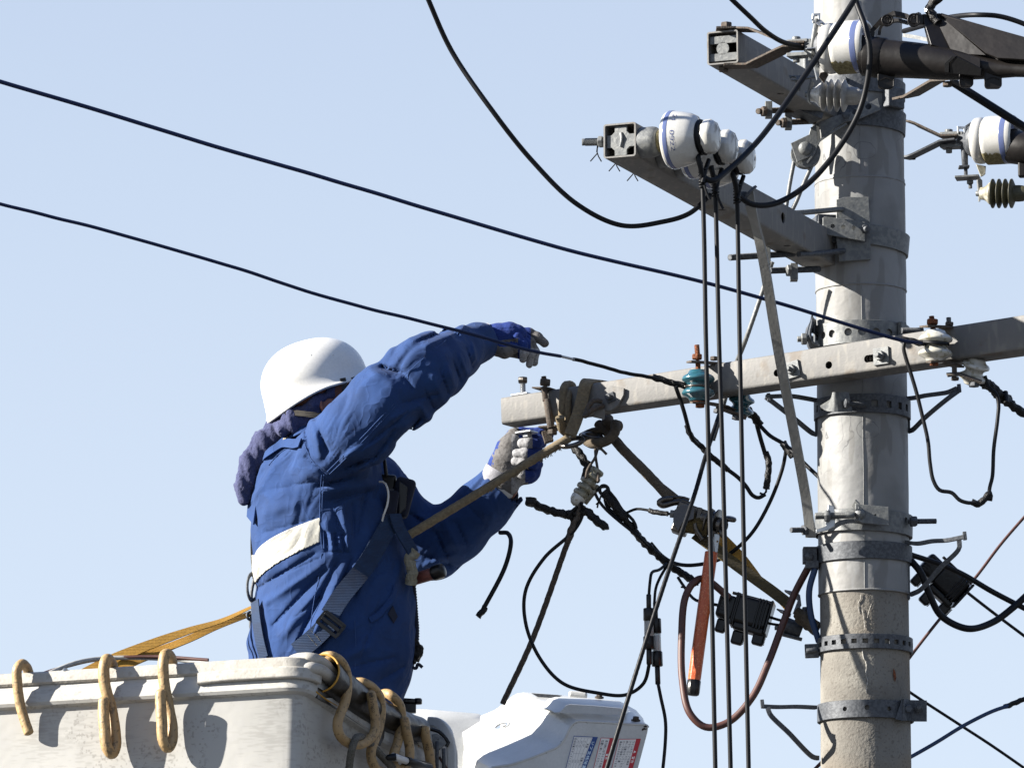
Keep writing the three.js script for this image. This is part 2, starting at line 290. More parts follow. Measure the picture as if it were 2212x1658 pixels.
function torus(c, nrm, R, r, o = {}) {
  const g = new THREE.TorusGeometry(R * U, r * U, o.k || 12, o.n || 40, o.arc || Math.PI * 2); const z = nrm.clone().normalize(), x = o.x ? o.x.clone() : (Math.abs(z.y) < 0.9 ? V(0, 1, 0) : V(1, 0, 0)).cross(z); x.addScaledVector(z, -x.dot(z)).normalize();
  g.scale(1, o.sq || 1, 1); g.applyMatrix4(new THREE.Matrix4().makeBasis(x, z.clone().cross(x), z).setPosition(c)); return g;
}
const ev = new Evaluator(); ev.attributes = ['position', 'normal']; ev.useGroups = false;
const prep = g => { const q = g.index ? g.toNonIndexed() : g.clone(); for (const a of Object.keys(q.attributes)) if (a !== 'position' && a !== 'normal') q.deleteAttribute(a); if (!q.attributes.normal) q.computeVertexNormals(); return q; };
function cut(g, cutters) { let b = new Brush(prep(g)); b.updateMatrixWorld(); const c = new Brush(mergeGeometries(cutters.map(prep))); c.updateMatrixWorld(); return ev.evaluate(b, c, SUBTRACTION).geometry; }
function boxUV(g) {
  const p = g.attributes.position, uv = new Float32Array(p.count * 2), a = V(), b = V(), c = V();
  for (let i = 0; i < p.count; i += 3) {
    a.fromBufferAttribute(p, i); b.fromBufferAttribute(p, i + 1); c.fromBufferAttribute(p, i + 2);
    const n = b.clone().sub(a).cross(c.clone().sub(a)), ax = Math.abs(n.x), ay = Math.abs(n.y), az = Math.abs(n.z);
    [a, b, c].forEach((q, k) => { const [u, v] = az >= ax && az >= ay ? [q.x, q.y] : ax >= ay ? [q.z + 0.37, q.y] : [q.x + 0.19, q.z]; uv[(i + k) * 2] = u; uv[(i + k) * 2 + 1] = v; });
  }
  g.setAttribute('uv', new THREE.BufferAttribute(uv, 2));
}
// ---------- scene-building helpers ----------
const taken = new Map(), origin = new Map();
function numbered(name) { const k = taken.get(name) || 0; taken.set(name, k + 1); return k ? `${name}_${String(k).padStart(3, '0')}` : name; }
const rootOf = o => { while (o.parent && o.parent !== scene) o = o.parent; return o; };
function mk(name, geos, mat, parent, o = {}) {
  const list = (Array.isArray(geos) ? geos : [geos]).map(g => { const q = g.index ? g.toNonIndexed() : g; if (!q.attributes.normal) q.computeVertexNormals(); if (!o.uv || !q.attributes.uv) boxUV(q); for (const a of Object.keys(q.attributes)) if (!['position', 'normal', 'uv'].includes(a) && !(o.color && a === 'color')) q.deleteAttribute(a); return q; });
  const g = list.length > 1 ? mergeGeometries(list) : list[0];
  const off = parent ? origin.get(rootOf(parent)) : null; if (off) g.translate(-off.x, -off.y, -off.z);
  const m = new THREE.Mesh(g, mat); m.name = parent ? name : numbered(name); m.castShadow = m.receiveShadow = true;
  (parent || scene).add(m); return m;
}
function tag(o, label, category, group) { o.userData.label = label; o.userData.category = category; if (group) o.userData.group = group; return o; }
function thing(name, label, category, base, group) { const g = new THREE.Group(); g.name = numbered(name); g.position.copy(base); scene.add(g); origin.set(g, base.clone()); return tag(g, label, category, group); }
function single(name, label, category, geos, mat, group, o = {}) { // one-mesh thing with its origin at its first point
  const list = (Array.isArray(geos) ? geos : [geos]); const bb = new THREE.Box3(); for (const g of list) { g.computeBoundingBox(); bb.union(g.boundingBox); }
  const c = bb.getCenter(V()); c.y = bb.min.y; for (const g of list) { const q = g; if (!o.uv) boxUV2(q); }
  const m = mk(name, list, mat, null, { ...o, uv: true }); m.geometry.translate(-c.x, -c.y, -c.z); m.position.copy(c); return tag(m, label, category, group);
}
function boxUV2(g) { if (g.index) { const q = g.toNonIndexed(); g.setIndex(null); for (const k of Object.keys(q.attributes)) g.setAttribute(k, q.attributes[k]); } boxUV(g); }
function structure(name, geos, mat) { const m = mk(name, geos, mat); m.userData.kind = 'structure'; return m; }
// ---------- signed-distance modelling (cloth, gloves, towel) ----------
const _q = V();
function segd(p, a, b, ra, rb) { const bx = b.x - a.x, by = b.y - a.y, bz = b.z - a.z, px = p.x - a.x, py = p.y - a.y, pz = p.z - a.z; let t = (px * bx + py * by + pz * bz) / (bx * bx + by * by + bz * bz + 1e-12); t = t < 0 ? 0 : t > 1 ? 1 : t; return Math.hypot(px - bx * t, py - by * t, pz - bz * t) - (ra + (rb - ra) * t); }
const smin = (a, b, k) => { const h = Math.max(k - Math.abs(a - b), 0) / k; return Math.min(a, b) - h * h * k * 0.25; };
function nets(f, mn, mx, h) {                               // naive surface nets, normals from the field
  const nx = Math.ceil((mx.x - mn.x) / h) + 1, ny = Math.ceil((mx.y - mn.y) / h) + 1, nz = Math.ceil((mx.z - mn.z) / h) + 1;
  const F = new Float32Array(nx * ny * nz), p = V(), id = (i, j, k) => (k * ny + j) * nx + i, S = 4;
  F.fill(1);
  for (let K = 0; K < nz; K += S) for (let J = 0; J < ny; J += S) for (let I = 0; I < nx; I += S) { // skip blocks far from the surface
    p.set(mn.x + (I + S / 2) * h, mn.y + (J + S / 2) * h, mn.z + (K + S / 2) * h);
    const d = f(p), far = Math.abs(d) > h * S * 1.5 + 0.02;
    for (let k = K; k < Math.min(nz, K + S); k++) for (let j = J; j < Math.min(ny, J + S); j++) for (let i = I; i < Math.min(nx, I + S); i++) F[id(i, j, k)] = far ? d : f(p.set(mn.x + i * h, mn.y + j * h, mn.z + k * h));
  }
  const vi = new Int32Array(nx * ny * nz).fill(-1), pos = [], idx = [];
  for (let k = 0; k < nz - 1; k++) for (let j = 0; j < ny - 1; j++) for (let i = 0; i < nx - 1; i++) {
    let c = 0, sx = 0, sy = 0, sz = 0;
    const e = (i1, j1, k1, i2, j2, k2) => { const a = F[id(i + i1, j + j1, k + k1)], b = F[id(i + i2, j + j2, k + k2)]; if (a < 0 !== b < 0) { const t = a / (a - b); sx += i1 + (i2 - i1) * t; sy += j1 + (j2 - j1) * t; sz += k1 + (k2 - k1) * t; c++; } };
    e(0,0,0,1,0,0); e(0,1,0,1,1,0); e(0,0,1,1,0,1); e(0,1,1,1,1,1); e(0,0,0,0,1,0); e(1,0,0,1,1,0); e(0,0,1,0,1,1); e(1,0,1,1,1,1); e(0,0,0,0,0,1); e(1,0,0,1,0,1); e(0,1,0,0,1,1); e(1,1,0,1,1,1);
    if (c) { vi[id(i, j, k)] = pos.length / 3; pos.push(mn.x + (i + sx / c) * h, mn.y + (j + sy / c) * h, mn.z + (k + sz / c) * h); }
  }
  const quad = (a, b, c, d, fl) => { if (a < 0 || b < 0 || c < 0 || d < 0) return; fl ? idx.push(a, b, c, a, c, d) : idx.push(a, c, b, a, d, c); };
  for (let k = 1; k < nz - 1; k++) for (let j = 1; j < ny - 1; j++) for (let i = 1; i < nx - 1; i++) {
    const a = F[id(i, j, k)] < 0;
    if (a !== F[id(i + 1, j, k)] < 0) quad(vi[id(i, j - 1, k - 1)], vi[id(i, j, k - 1)], vi[id(i, j, k)], vi[id(i, j - 1, k)], a);
    if (a !== F[id(i, j + 1, k)] < 0) quad(vi[id(i - 1, j, k - 1)], vi[id(i - 1, j, k)], vi[id(i, j, k)], vi[id(i, j, k - 1)], a);
    if (a !== F[id(i, j, k + 1)] < 0) quad(vi[id(i - 1, j - 1, k)], vi[id(i, j - 1, k)], vi[id(i, j, k)], vi[id(i - 1, j, k)], a);
  }
  const nor = new Float32Array(pos.length), e = h * 0.35;
  for (let i = 0; i < pos.length; i += 3) {
    for (let it = 0; it < 2; it++) {
      p.set(pos[i], pos[i + 1], pos[i + 2]); const d = f(p);
      const gx = f(p.set(pos[i] + e, pos[i + 1], pos[i + 2])) - f(p.set(pos[i] - e, pos[i + 1], pos[i + 2])), gy = f(p.set(pos[i], pos[i + 1] + e, pos[i + 2])) - f(p.set(pos[i], pos[i + 1] - e, pos[i + 2])), gz = f(p.set(pos[i], pos[i + 1], pos[i + 2] + e)) - f(p.set(pos[i], pos[i + 1], pos[i + 2] - e));
      const l = Math.hypot(gx, gy, gz) || 1; nor[i] = gx / l; nor[i + 1] = gy / l; nor[i + 2] = gz / l;
      if (it === 0) { const q = Math.max(-h * 0.4, Math.min(h * 0.4, d)) * 0.8; pos[i] -= nor[i] * q; pos[i + 1] -= nor[i + 1] * q; pos[i + 2] -= nor[i + 2] * q; }
    }
  }
  let sg = 0;
  for (let i = 0; i < idx.length; i += 3) { const [a, b, c] = [idx[i] * 3, idx[i + 1] * 3, idx[i + 2] * 3], ux = pos[b] - pos[a], uy = pos[b + 1] - pos[a + 1], uz = pos[b + 2] - pos[a + 2], vx = pos[c] - pos[a], vy = pos[c + 1] - pos[a + 1], vz = pos[c + 2] - pos[a + 2]; sg += (uy * vz - uz * vy) * nor[a] + (uz * vx - ux * vz) * nor[a + 1] + (ux * vy - uy * vx) * nor[a + 2]; }
  if (sg < 0) for (let i = 0; i < idx.length; i += 3) [idx[i], idx[i + 1]] = [idx[i + 1], idx[i]];
  const g = new THREE.BufferGeometry(); g.setAttribute('position', new THREE.Float32BufferAttribute(pos, 3)); g.setAttribute('normal', new THREE.BufferAttribute(nor, 3)); g.setIndex(idx); return g;
}
// march a ray to a field, return [point, normal]
function hit(f, x, y, z0 = 0.6) {
  const d = rayDir(x, y).normalize(), o = P(x, y, z0); let t = 0; const p = V();
  for (let i = 0; i < 200; i++) { p.copy(o).addScaledVector(d, t); const v = f(p); if (v < 0.0004) break; t += Math.min(0.05, v * 0.6); if (t > 2) return null; }
  const e = 0.004, q = V(), n = V(f(q.copy(p).setX(p.x + e)) - f(q.copy(p).setX(p.x - e)), f(q.copy(p).setY(p.y + e)) - f(q.copy(p).setY(p.y - e)), f(q.copy(p).setZ(p.z + e)) - f(q.copy(p).setZ(p.z - e))).normalize();
  return [p, n];
}
const chain = (...a) => { const r = []; for (let i = 0; i + 7 < a.length; i += 4) r.push([P(a[i], a[i + 1], a[i + 3]), P(a[i + 4], a[i + 5], a[i + 7]), a[i + 2] * U, a[i + 6] * U]); return r; }; // x, y, r, z ...
const chainD = (p, c, k) => { let d = 1; for (const [a, b, ra, rb] of c) d = smin(d, segd(p, a, b, ra, rb), k); return d; };
// ================= ground and pole =================
{ const g = new THREE.PlaneGeometry(3000, 3000, 1, 1).rotateX(-Math.PI / 2); structure('ground', g, M.asphalt); }
const X0 = P(1862, 829, 0).x, yP = px => P(1862, px, 0.11).y;
const RP = y => 0.1092 + (9.97 - y) * 0.0015;               // pole radius at height y
const rim = (px, ang, extra = 0) => { const y = yP(px), r = RP(y) + extra; return V(X0 + r * Math.sin(ang), y, r * Math.cos(ang)); }; // point on the pole; ang 0 = towards the camera
function cylUV(r0, r1, y0, y1, n = 72, m = 24, lump = 0) {
  const pos = [], uv = [], idx = [];
  for (let j = 0; j <= m; j++) for (let i = 0; i <= n; i++) {
    const t = i / n * 2 * Math.PI, y = y0 + (y1 - y0) * j / m, r = r0 + (r1 - r0) * j / m + lump * fbm(Math.sin(t) * 3, y * 6, Math.cos(t) * 3);
    pos.push(X0 + Math.sin(t) * r, y, Math.cos(t) * r); uv.push(t * 0.11, y);
  }
  for (let j = 0; j < m; j++) for (let i = 0; i < n; i++) { const a = j * (n + 1) + i; idx.push(a, a + 1, a + n + 1, a + 1, a + n + 2, a + n + 1); }
  const g = new THREE.BufferGeometry(); g.setAttribute('position', new THREE.Float32BufferAttribute(pos, 3)); g.setAttribute('uv', new THREE.Float32BufferAttribute(uv, 2)); g.setIndex(idx); g.computeVertexNormals(); return g;
}
{
  const pole = thing('utility_pole', 'round concrete utility pole with a grey protective sheath on its upper part', 'utility pole', V(X0, 0, 0));
  const ySh = yP(1272);
  mk('shaft', cylUV(RP(0) + 0.02, RP(ySh + 0.2) - 0.003, 0, ySh + 0.2, 72, 60, 0.0006), M.concrete, pole, { uv: true });
  mk('shaft_top', cylUV(RP(ySh) - 0.004, RP(11.2) - 0.004, ySh + 0.2, 11.2, 48, 8), M.concrete, pole, { uv: true });
  // sheath: two overlapping sleeves and the raised beads between them
  const yA = yP(612), yB = yP(380);
  mk('sheath', cylUV(RP(ySh) + 0.001, RP(yA) + 0.001, ySh, yA + 0.01, 96, 40, 0.0009), M.sheath, pole, { uv: true });
  mk('sheath', cylUV(RP(yA) + 0.0025, RP(yB) + 0.0025, yA, yB + 0.01, 96, 30, 0.0009), M.sheath, pole, { uv: true });
  mk('sheath', cylUV(RP(yB) + 0.001, RP(11.15) + 0.001, yB, 11.15, 96, 40, 0.0009), M.sheath, pole, { uv: true });
  for (const [p, e] of [[612, 0.003], [380, 0.003], [1272, 0.0022]]) { const y = yP(p); mk('bead', torus(V(X0, y, 0), V(0, 1, 0), (RP(y) + e - 0.0015) / U, 2.2, { n: 90, k: 8 }), M.sheath, pole); }
  const seam = []; for (let i = 0; i <= 60; i++) { const p = 0 + i / 60 * 1270; seam.push(rim(p, -0.05 + 0.004 * N3(i * 0.2, 1, 1), 0.0014)); }
  mk('seam', sweep(seam, 0.9 * U, { k: 6, n: 120, flat: 0.8 }), M.sheath, pole);
  const crack = (pts, w) => mk('crack_filler', sweep(pts.map(([x, y]) => { const a = Math.asin(Math.max(-0.99, Math.min(0.99, (x - 1864) / 97))); return rim(y, a, -0.0005); }), w * U, { k: 5, n: 40, rf: (t, s) => 0.7 + 0.5 * N3(s * 90, 1, 2) }), M.lip, pole);
  const j = (x, y) => [1619.4 + x / 2.8683, 1079.6 + y / 2.8683];
  crack([j(665, 575), j(662, 610), j(648, 640), j(650, 700)], 0.8); crack([j(670, 672), j(680, 730), j(686, 800)], 0.9); crack([j(728, 645), j(715, 680), j(702, 730)], 0.7);
  crack([j(668, 920), j(676, 975), j(692, 1015), j(690, 1080), j(700, 1120), j(692, 1160), j(690, 1195)], 1.3);
  mk('rust_stain', plate([[860, 1035], [870, 1060], [874, 1095], [868, 1120], [862, 1105], [856, 1075]].map(([x, y]) => { const [a, b] = j(x, y); return rim(b, Math.asin((a - 1864) / 97), 0.0004); }), 0.6, V(0.42, 0, 0.9), [], 0), M.rust, pole);
}
// ---------- pole bands ----------
function bandG(p0, p1, t, tilt = 0, lift = 0.002) {          // p0 top, p1 bottom at the front of the pole
  const y0 = yP(p1), y1 = yP(p0), r = RP((y0 + y1) / 2) + lift, T = t * U, b = 0.0008;
  const g = new THREE.LatheGeometry([[r, y0], [r + T - b, y0], [r + T, y0 + b], [r + T, y1 - b], [r + T - b, y1], [r, y1], [r, y0]].map(([a, c]) => new THREE.Vector2(a, c - (y0 + y1) / 2)), 96);
  g.rotateZ(tilt); g.translate(X0, (y0 + y1) / 2, 0); return toCreasedNormals(g, 0.5);
}
const radial = (p, ang, r, t = 40) => { const a = rim(p, ang, -0.02), b = rim(p, ang, t * U); return cyl(a, b, r); };
const radBox = (p, ang, w, h, t = 40) => box(rim(p, ang, 0), w, h, t, V(Math.cos(ang), 0, -Math.sin(ang)), V(0, 1, 0), 0.6);
const out = a => V(Math.sin(a), 0, Math.cos(a)), tang = a => V(Math.cos(a), 0, -Math.sin(a));
function bolt(parent, a, b, r, nutAt = [0], mat = M.galv, nr = 2, nh = 9) { const bm = mk('bolt', rod(a, b, r), mat, parent); const d = b.clone().sub(a), L = d.length() / U; for (const t of nutAt) mk('nut', hexN(a.clone().addScaledVector(d, Math.max(0, t - nh / 2 / L)), d, r * nr, nh), mat, bm); }
{
  let b = thing('pole_band', 'dark steel band round the top of the pole behind the black clamp cover', 'pole band', V(X0, yP(196), 0), 'steel bands round the pole');
  mk('band', bandG(160, 196, 4, -0.03), M.dark, b);
  mk('stud', cyl(rim(172, -0.35, 0.003), rim(172, -0.35, 0.022), 6), M.dark, b);
  mk('clamp_block', box(rim(208, 0.72, 0.012), 48, 46, 22, tang(0.72), V(0, 1, 0), 3), M.dark, b);
  b = thing('pole_band', 'wide dark band holding the pulley bracket under the top crossarm', 'pole band', V(X0, yP(270), 0), 'steel bands round the pole');
  mk('band', bandG(224, 270, 4, -0.05), M.dark, b);
  const n = V(-0.35, 0, 0.94);
  const br = mk('bracket_plate', plate([zF(920, 775, 0.125), zF(985, 745, 0.13), zF(1150, 690, 0.142), zF(1290, 615, 0.142), zF(1308, 690, 0.14), zF(1180, 745, 0.14), zF(1080, 770, 0.138), zF(1000, 820, 0.132), zF(930, 890, 0.125)], 4, V(0, 0, 1), [[zF(1230, 668, 0.142), 7.5], [zF(1142, 702, 0.142), 7]]), M.galv, b);
  mk('bolt_head', hexN(zF(1085, 725, 0.15), V(0, 0, 1), 11, 7), M.dark, b);
  // pulley with its side plates and rivet
  const pu = thing('guy_pulley', 'steel thimble bracket with a round rivet hanging beside the pole', 'pulley', zF(830, 1060, 0.12));
  const pc = zF(830, 960, 0.12);
  mk('side_plate', plate(pl(zF, 0.135, 735, 910, 850, 855, 862, 810, 895, 790, 905, 890, 880, 985, 775, 1030), 4, V(0, 0, 1)), M.galv, pu);
  mk('side_plate', plate(pl(zF, 0.09, 760, 900, 860, 850, 872, 800, 915, 785, 925, 890, 895, 960, 790, 1010), 4, V(0, 0, 1)), M.galv, pu);
  mk('wheel', lathe([[10, -12], [32, -12], [32, -6], [24, 0], [32, 6], [32, 12], [10, 12]], zF(830, 975, 0.118), V(0, 0, 1)), M.galv, pu);
  mk('rivet', lathe([[15, 0], [14.5, 3], [11, 6.5], [6, 8.5], [0, 9]], zF(828, 940, 0.142), V(0, 0, 1), 28, true), M.galv, pu);
  mk('rib', strapG(pl(zF, 0.142, 840, 1030, 890, 960, 905, 905, 950, 870, 1010, 830, 1090, 785), 4, 8, V(0, 0, 1)), M.galv, pu);
}
{
  const b = thing('pole_band', 'perforated grey band with a lighter bracket plate behind it at the second crossarm', 'pole band', V(X0, yP(525), 0), 'steel bands round the pole');
  const y = f => P(1862, f, 0.11);
  const tilt = -0.10;
  mk('band', cut(bandG(484, 527, 4.5, tilt, 0.006), [radBox(500, -1.15, 120, 120, 120)]), M.galv, b);
  const cY = new THREE.Vector3();
  // straight tongue with holes running off to the left
  const zt = 0.136;
  const tongue = plate([zI(-400, -400, zt), ...[]].slice(0, 0).concat([P(1777, 471, zt), P(1782, 468, zt), P(1868, 480, zt), P(1868, 522, zt), P(1782, 507, zt), P(1777, 503, zt)]), 4, V(0, 0, 1), [[P(1798.5, 489, zt), 5.5], [P(1821, 491, zt), 5.5], [P(1843.5, 493, zt), 5.5]]);
  mk('tongue', tongue, M.galv, b);
  bolt(b, P(1866, 495, 0.12), P(1874, 494, 0.19), 6.5, [0.45], M.dark, 1.7, 8);
  // bracket plate behind the band, with two holes for the tie rods
  mk('bracket_plate', plate([[1806, 433], [1824, 427], [1876, 427], [1879, 480], [1880, 562], [1812, 566], [1806, 520]].map(([x, q]) => P(x, q, 0.115)), 8, V(0, 0, 1), []), M.galv, b);
  mk('tie_rod', sweep(pl(P, [0.30, 0.125], 1716, 460, 1745, 458, 1819, 451), 6 * U, { k: 14 }), M.galv, b);
  mk('tie_rod', sweep(pl(P, [0.28, 0.125], 1725, 549, 1770, 547, 1823, 541), 6 * U, { k: 14 }), M.dark, b);
  mk('saddle', box(P(1792, 500, 0.07), 70, 62, 70, V(1, 0, -0.2), V(0, 1, 0), 3), M.dark, b);
}
{
  const b = thing('pole_band', 'band with a row of round holes just above the long lower crossarm', 'pole band', V(X0, yP(742), 0), 'steel bands round the pole');
  const hs = []; for (const a of [-1.22, -0.98, -0.72, -0.34, -0.05, 0.25, 0.55]) hs.push(radial(717, a, 8.5));
  mk('band', cut(bandG(691, 741, 4.5, 0, 0.004), hs), M.galv, b);
  mk('lug', box(rim(712, 0.86, 0.016), 20, 42, 10, tang(0.86), V(0, 1, 0), 2), M.galv, b);
  bolt(b, zI(1120, 225, 0.11), zI(1280, 225, 0.10), 7, [], M.dark);
  const lp = [rim(695, -1.35, 0.006), P(1752, 700, 0.05), P(1746, 720, 0.05), P(1752, 745, 0.05), P(1766, 755, 0.05)];
  mk('lug', sweep(lp, U, { prof: rect(40, 4), nrm: V(-1, 0, 0.2), n: 24 }), M.dark, b);
  bolt(b, zI(350, 288, 0.06), zI(470, 285, 0.06), 7, [0.42], M.galv, 1.9, 12);
}
{
  const b = thing('pole_band', 'dark slotted band with a curled clip and bolt just below the long crossarm', 'pole band', V(X0, yP(892), 0), 'steel bands round the pole');
  const hs = []; for (const [a, w] of [[-1.25, 8], [-1.02, 10], [0.2, 15], [0.52, 13], [0.83, 12], [1.1, 11], [-0.25, 15]]) hs.push(radBox(872, a, w, 15));
  mk('band', cut(bandG(851, 891, 4.5, 0, 0.004), hs), M.dark, b);
  const a0 = P(1806, 870, 0.118);
  mk('clip', sweep([P(1790, 868, 0.128), P(1795, 868, 0.15), P(1808, 868, 0.155), P(1820, 868, 0.145), P(1836, 868, 0.125)], U, { prof: rect(42, 4), nrm: V(0, 0, 1), n: 24 }), M.galv, b);
  bolt(b, P(1823, 871, 0.155), P(1870, 874, 0.14), 6, [0.12], M.dark, 1.8, 9);
}
{
  const b = thing('pole_band', 'galvanised band with a long threaded tightening bolt where the flat brace ends', 'pole band', V(X0, yP(1150), 0), 'steel bands round the pole');
  mk('band', cut(bandG(1099, 1146, 4.5, -0.03, 0.005), [radial(1117, 0.98, 6), radial(1117, 1.22, 5)]), M.galv, b);
  const nn = V(0, 0, 1);
  mk('cleat', [strapG([P(1845, 1086, 0.128), P(1852, 1092, 0.13), P(1853, 1112, 0.14), P(1853, 1125, 0.14)], 22, 4, V(-1, 0, 0.3)), plate(pl(zJ, 0.138, 655, 25, 700, 30, 860, 45, 862, 160, 700, 145, 655, 130), 5, nn, [[zJ(778, 95, 0.138), 3]])], M.galv, b);
  mk('cleat', [plate(pl(zJ, 0.135, 485, 30, 520, 40, 532, 110, 525, 165, 480, 190, 410, 205, 410, 185, 470, 165), 5, nn)], M.bright, b);
  mk('bolt', [rod(zJ(405, 100, 0.15), zJ(600, 95, 0.15), 7.5), cyl(zJ(590, 95, 0.15), zJ(650, 93, 0.15), 7)], M.galv, b);
  mk('nut', hexN(zJ(462, 99, 0.15), V(1, 0.02, 0), 13, 13), M.galv, b);
  mk('round_head', lathe([[12, 0], [11, 4], [7, 8], [0, 10]], zJ(683, 86, 0.145), V(0, 0, 1), 24, true), M.galv, b);
  bolt(b, zJ(985, 133, 0.07), zJ(1157, 131, 0.06), 6, [0.18], M.dark, 2, 14);
  bolt(b, zJ(255, 186, 0.1), zJ(400, 184, 0.06), 6, [0.6], M.dark, 2, 10);
}
{
  const b = thing('pole_band', 'plain wide dark band with a small bracket box on its left side', 'pole band', V(X0, yP(1205), 0), 'steel bands round the pole');
  mk('band', bandG(1168, 1206, 3.5, 0.0, 0.004), M.dark, b);
  mk('bracket', [box(zJ(372, 350, 0.02), 30, 30, 34, V(1, 0, 0), V(0, 1, 0), 1), box(zJ(372, 302, 0.02), 30, 4, 40), box(zJ(385, 405, 0.02), 28, 16, 40)], M.dark, b);
  mk('rivet', lathe([[10, 0], [9, 3], [5, 5], [0, 6]], zJ(368, 350, 0.042), V(0, 0, 1), 20, true), M.dark, b);
  mk('mounting_leg', box(zJ(980, 485, 0.02), 8, 92, 24, V(1, 0, 0), V(0, 1, 0), 1), M.dark, b);
}
{
  const b = thing('pole_band', 'narrow slotted band round the bare concrete of the pole', 'pole band', V(X0, yP(1405), 0), 'steel bands round the pole');
  const hs = []; for (let k = -6; k <= 6; k++) hs.push(radBox(1384, -0.05 + k * 0.235, 12, 10));
  mk('band', cut(bandG(1368, 1400, 4, 0.0, 0.002), hs), M.dark, b);
  mk('tail', box(zJ(385, 935, 0.02), 30, 30, 10, V(1, 0.04, 0), V(0, 1, 0), 2), M.dark, b);
  mk('pin', cyl(zJ(352, 935, 0.035), zJ(415, 925, 0.035), 5.5), M.dark, b);
}
{
  const b = thing('pole_band', 'lowest band with three small holes and a bolted tab on the right', 'pole band', V(X0, yP(1545), 0), 'steel bands round the pole');
  mk('band', cut(bandG(1511, 1549, 4, 0, 0.002), [radial(1530, -0.5, 5), radial(1528, -0.03, 5.5), radial(1530, 0.45, 5)]), M.dark, b);
  mk('tab', [plate(pl(zJ, 0.05, 985, 1240, 1097, 1243, 1097, 1372, 985, 1372), 6, V(0, 0, 1)), strapG(pl(zJ, [0.095, 0.1, 0.075, 0.06], 925, 1295, 945, 1300, 965, 1300, 990, 1300), 46, 4, V(0.3, 0, 1))], M.dark, b);
  bolt(b, zJ(1045, 1287, 0.05), zJ(1048, 1285, 0.085), 5, [0.4], M.dark, 2, 7);
  mk('bolt_head', hexN(zJ(978, 1293, 0.085), V(0.3, 0, 1), 9, 8), M.dark, b);
}
// ---------- climbing steps ----------
function stepLoop(label, top, arm, foot, r = 5.5, mat = M.dark) {
  const s = thing('climbing_step', label, 'pole step', foot[foot.length - 1].clone(), 'climbing steps on the pole');
  mk('tread', sweep(top, U, { prof: rect(11, 8), nrm: V(0, 1, 0), n: 20 }), mat, s);
  mk('strut', sweep(arm, U, { prof: rect(10, 8), nrm: V(0, 0, 1), n: 24 }), mat, s);
  mk('lip', box(foot[0], 8, 18, 10, V(1, 0.1, 0)), mat, s);
}
stepLoop('folded dark step loop on the right just under the long crossarm', pl(zI, [0.02, 0.06], 1150, 728, 1230, 718, 1290, 705, 1400, 690, 1460, 680, 1530, 650), pl(zI, [0.06, 0.06, 0.04, 0.0, -0.01, -0.01], 1545, 665, 1450, 735, 1300, 860, 1195, 960, 1172, 962, 1165, 870), [zI(1545, 650, 0.06), zI(1168, 960, 0)]);
stepLoop('dark step loop on the left behind the flat brace under the crossarm', pl(zI, [0.06, 0.02], 120, 712, 300, 708, 400, 722, 495, 740), pl(zI, [0.06, 0.05, 0.03, 0.0, 0, 0], 120, 715, 200, 775, 330, 875, 470, 985, 492, 990, 497, 870), [zI(140, 718, 0.06), zI(490, 985, 0)]);
stepLoop('grey step on the right in front of the black cable closure', pl(zJ, [0.05, 0.1], 970, 262, 1040, 270, 1130, 255, 1220, 250, 1330, 228), pl(zJ, [0.1, 0.1, 0.08, 0.05, 0.03], 1298, 250, 1298, 300, 1180, 420, 1060, 555, 1000, 585), [zJ(1333, 222, 0.1), zJ(995, 590, 0.02)]);
stepLoop('lowest grey step, on the left of the pole near the lower edge', pl(zJ, [0.1, 0.02], 80, 1278, 180, 1282, 290, 1280, 410, 1285), pl(zJ, [0.1, 0.1, 0.08, 0.03, 0.02], 112, 1285, 125, 1325, 240, 1440, 390, 1590, 425, 1598), [zJ(78, 1262, 0.1), zJ(430, 1598, 0)]);
// ================= crossarms =================
const rrect = (w, h, r, n = 4) => { const p = []; for (const [cx, cy, a0] of [[w / 2 - r, h / 2 - r, 0], [-w / 2 + r, h / 2 - r, 1], [-w / 2 + r, -h / 2 + r, 2], [w / 2 - r, -h / 2 + r, 3]]) for (let i = 0; i <= n; i++) { const a = (a0 + i / n) * Math.PI / 2; p.push([cx + r * Math.cos(a), cy + r * Math.sin(a)]); } return p; };
function tubeArm(a, b, w0, h0, w1 = w0, h1 = h0, wall = 3.2, r = 5) {  // hollow square tube from a (open end) to b
  const T = b.clone().sub(a).normalize(), X = T.clone().cross(V(0, 1, 0)).normalize(), Y = X.clone().cross(T);
  const ring = (c, w, h, rr) => rrect(w, h, rr).map(([x, y]) => c.clone().addScaledVector(X, x * U).addScaledVector(Y, y * U));
  const g = grid([ring(b, w1 - 2 * wall, h1 - 2 * wall, r - wall * 0.6), ring(a, w0 - 2 * wall, h0 - 2 * wall, r - wall * 0.6), ring(a, w0, h0, r), ring(b, w1, h1, r), ring(b, w1 - 2 * wall, h1 - 2 * wall, r - wall * 0.6)], true);
  return { g: toCreasedNormals(g, 0.5), T, X, Y };
}
function newell(p) { const n = V(0, 0, 0); for (let i = 0; i < p.length; i++) { const a = p[i], b = p[(i + 1) % p.length]; n.x += (a.y - b.y) * (a.z + b.z); n.y += (a.z - b.z) * (a.x + b.x); n.z += (a.x - b.x) * (a.y + b.y); } if (n.z < 0) n.negate(); return n.normalize(); }
const facet = (p, t, holes) => plate(p, t, newell(p), holes, 0.6);
const D2 = V(0.93, 0, 0.36).normalize();                    // along the line wires, square to the two upper arms
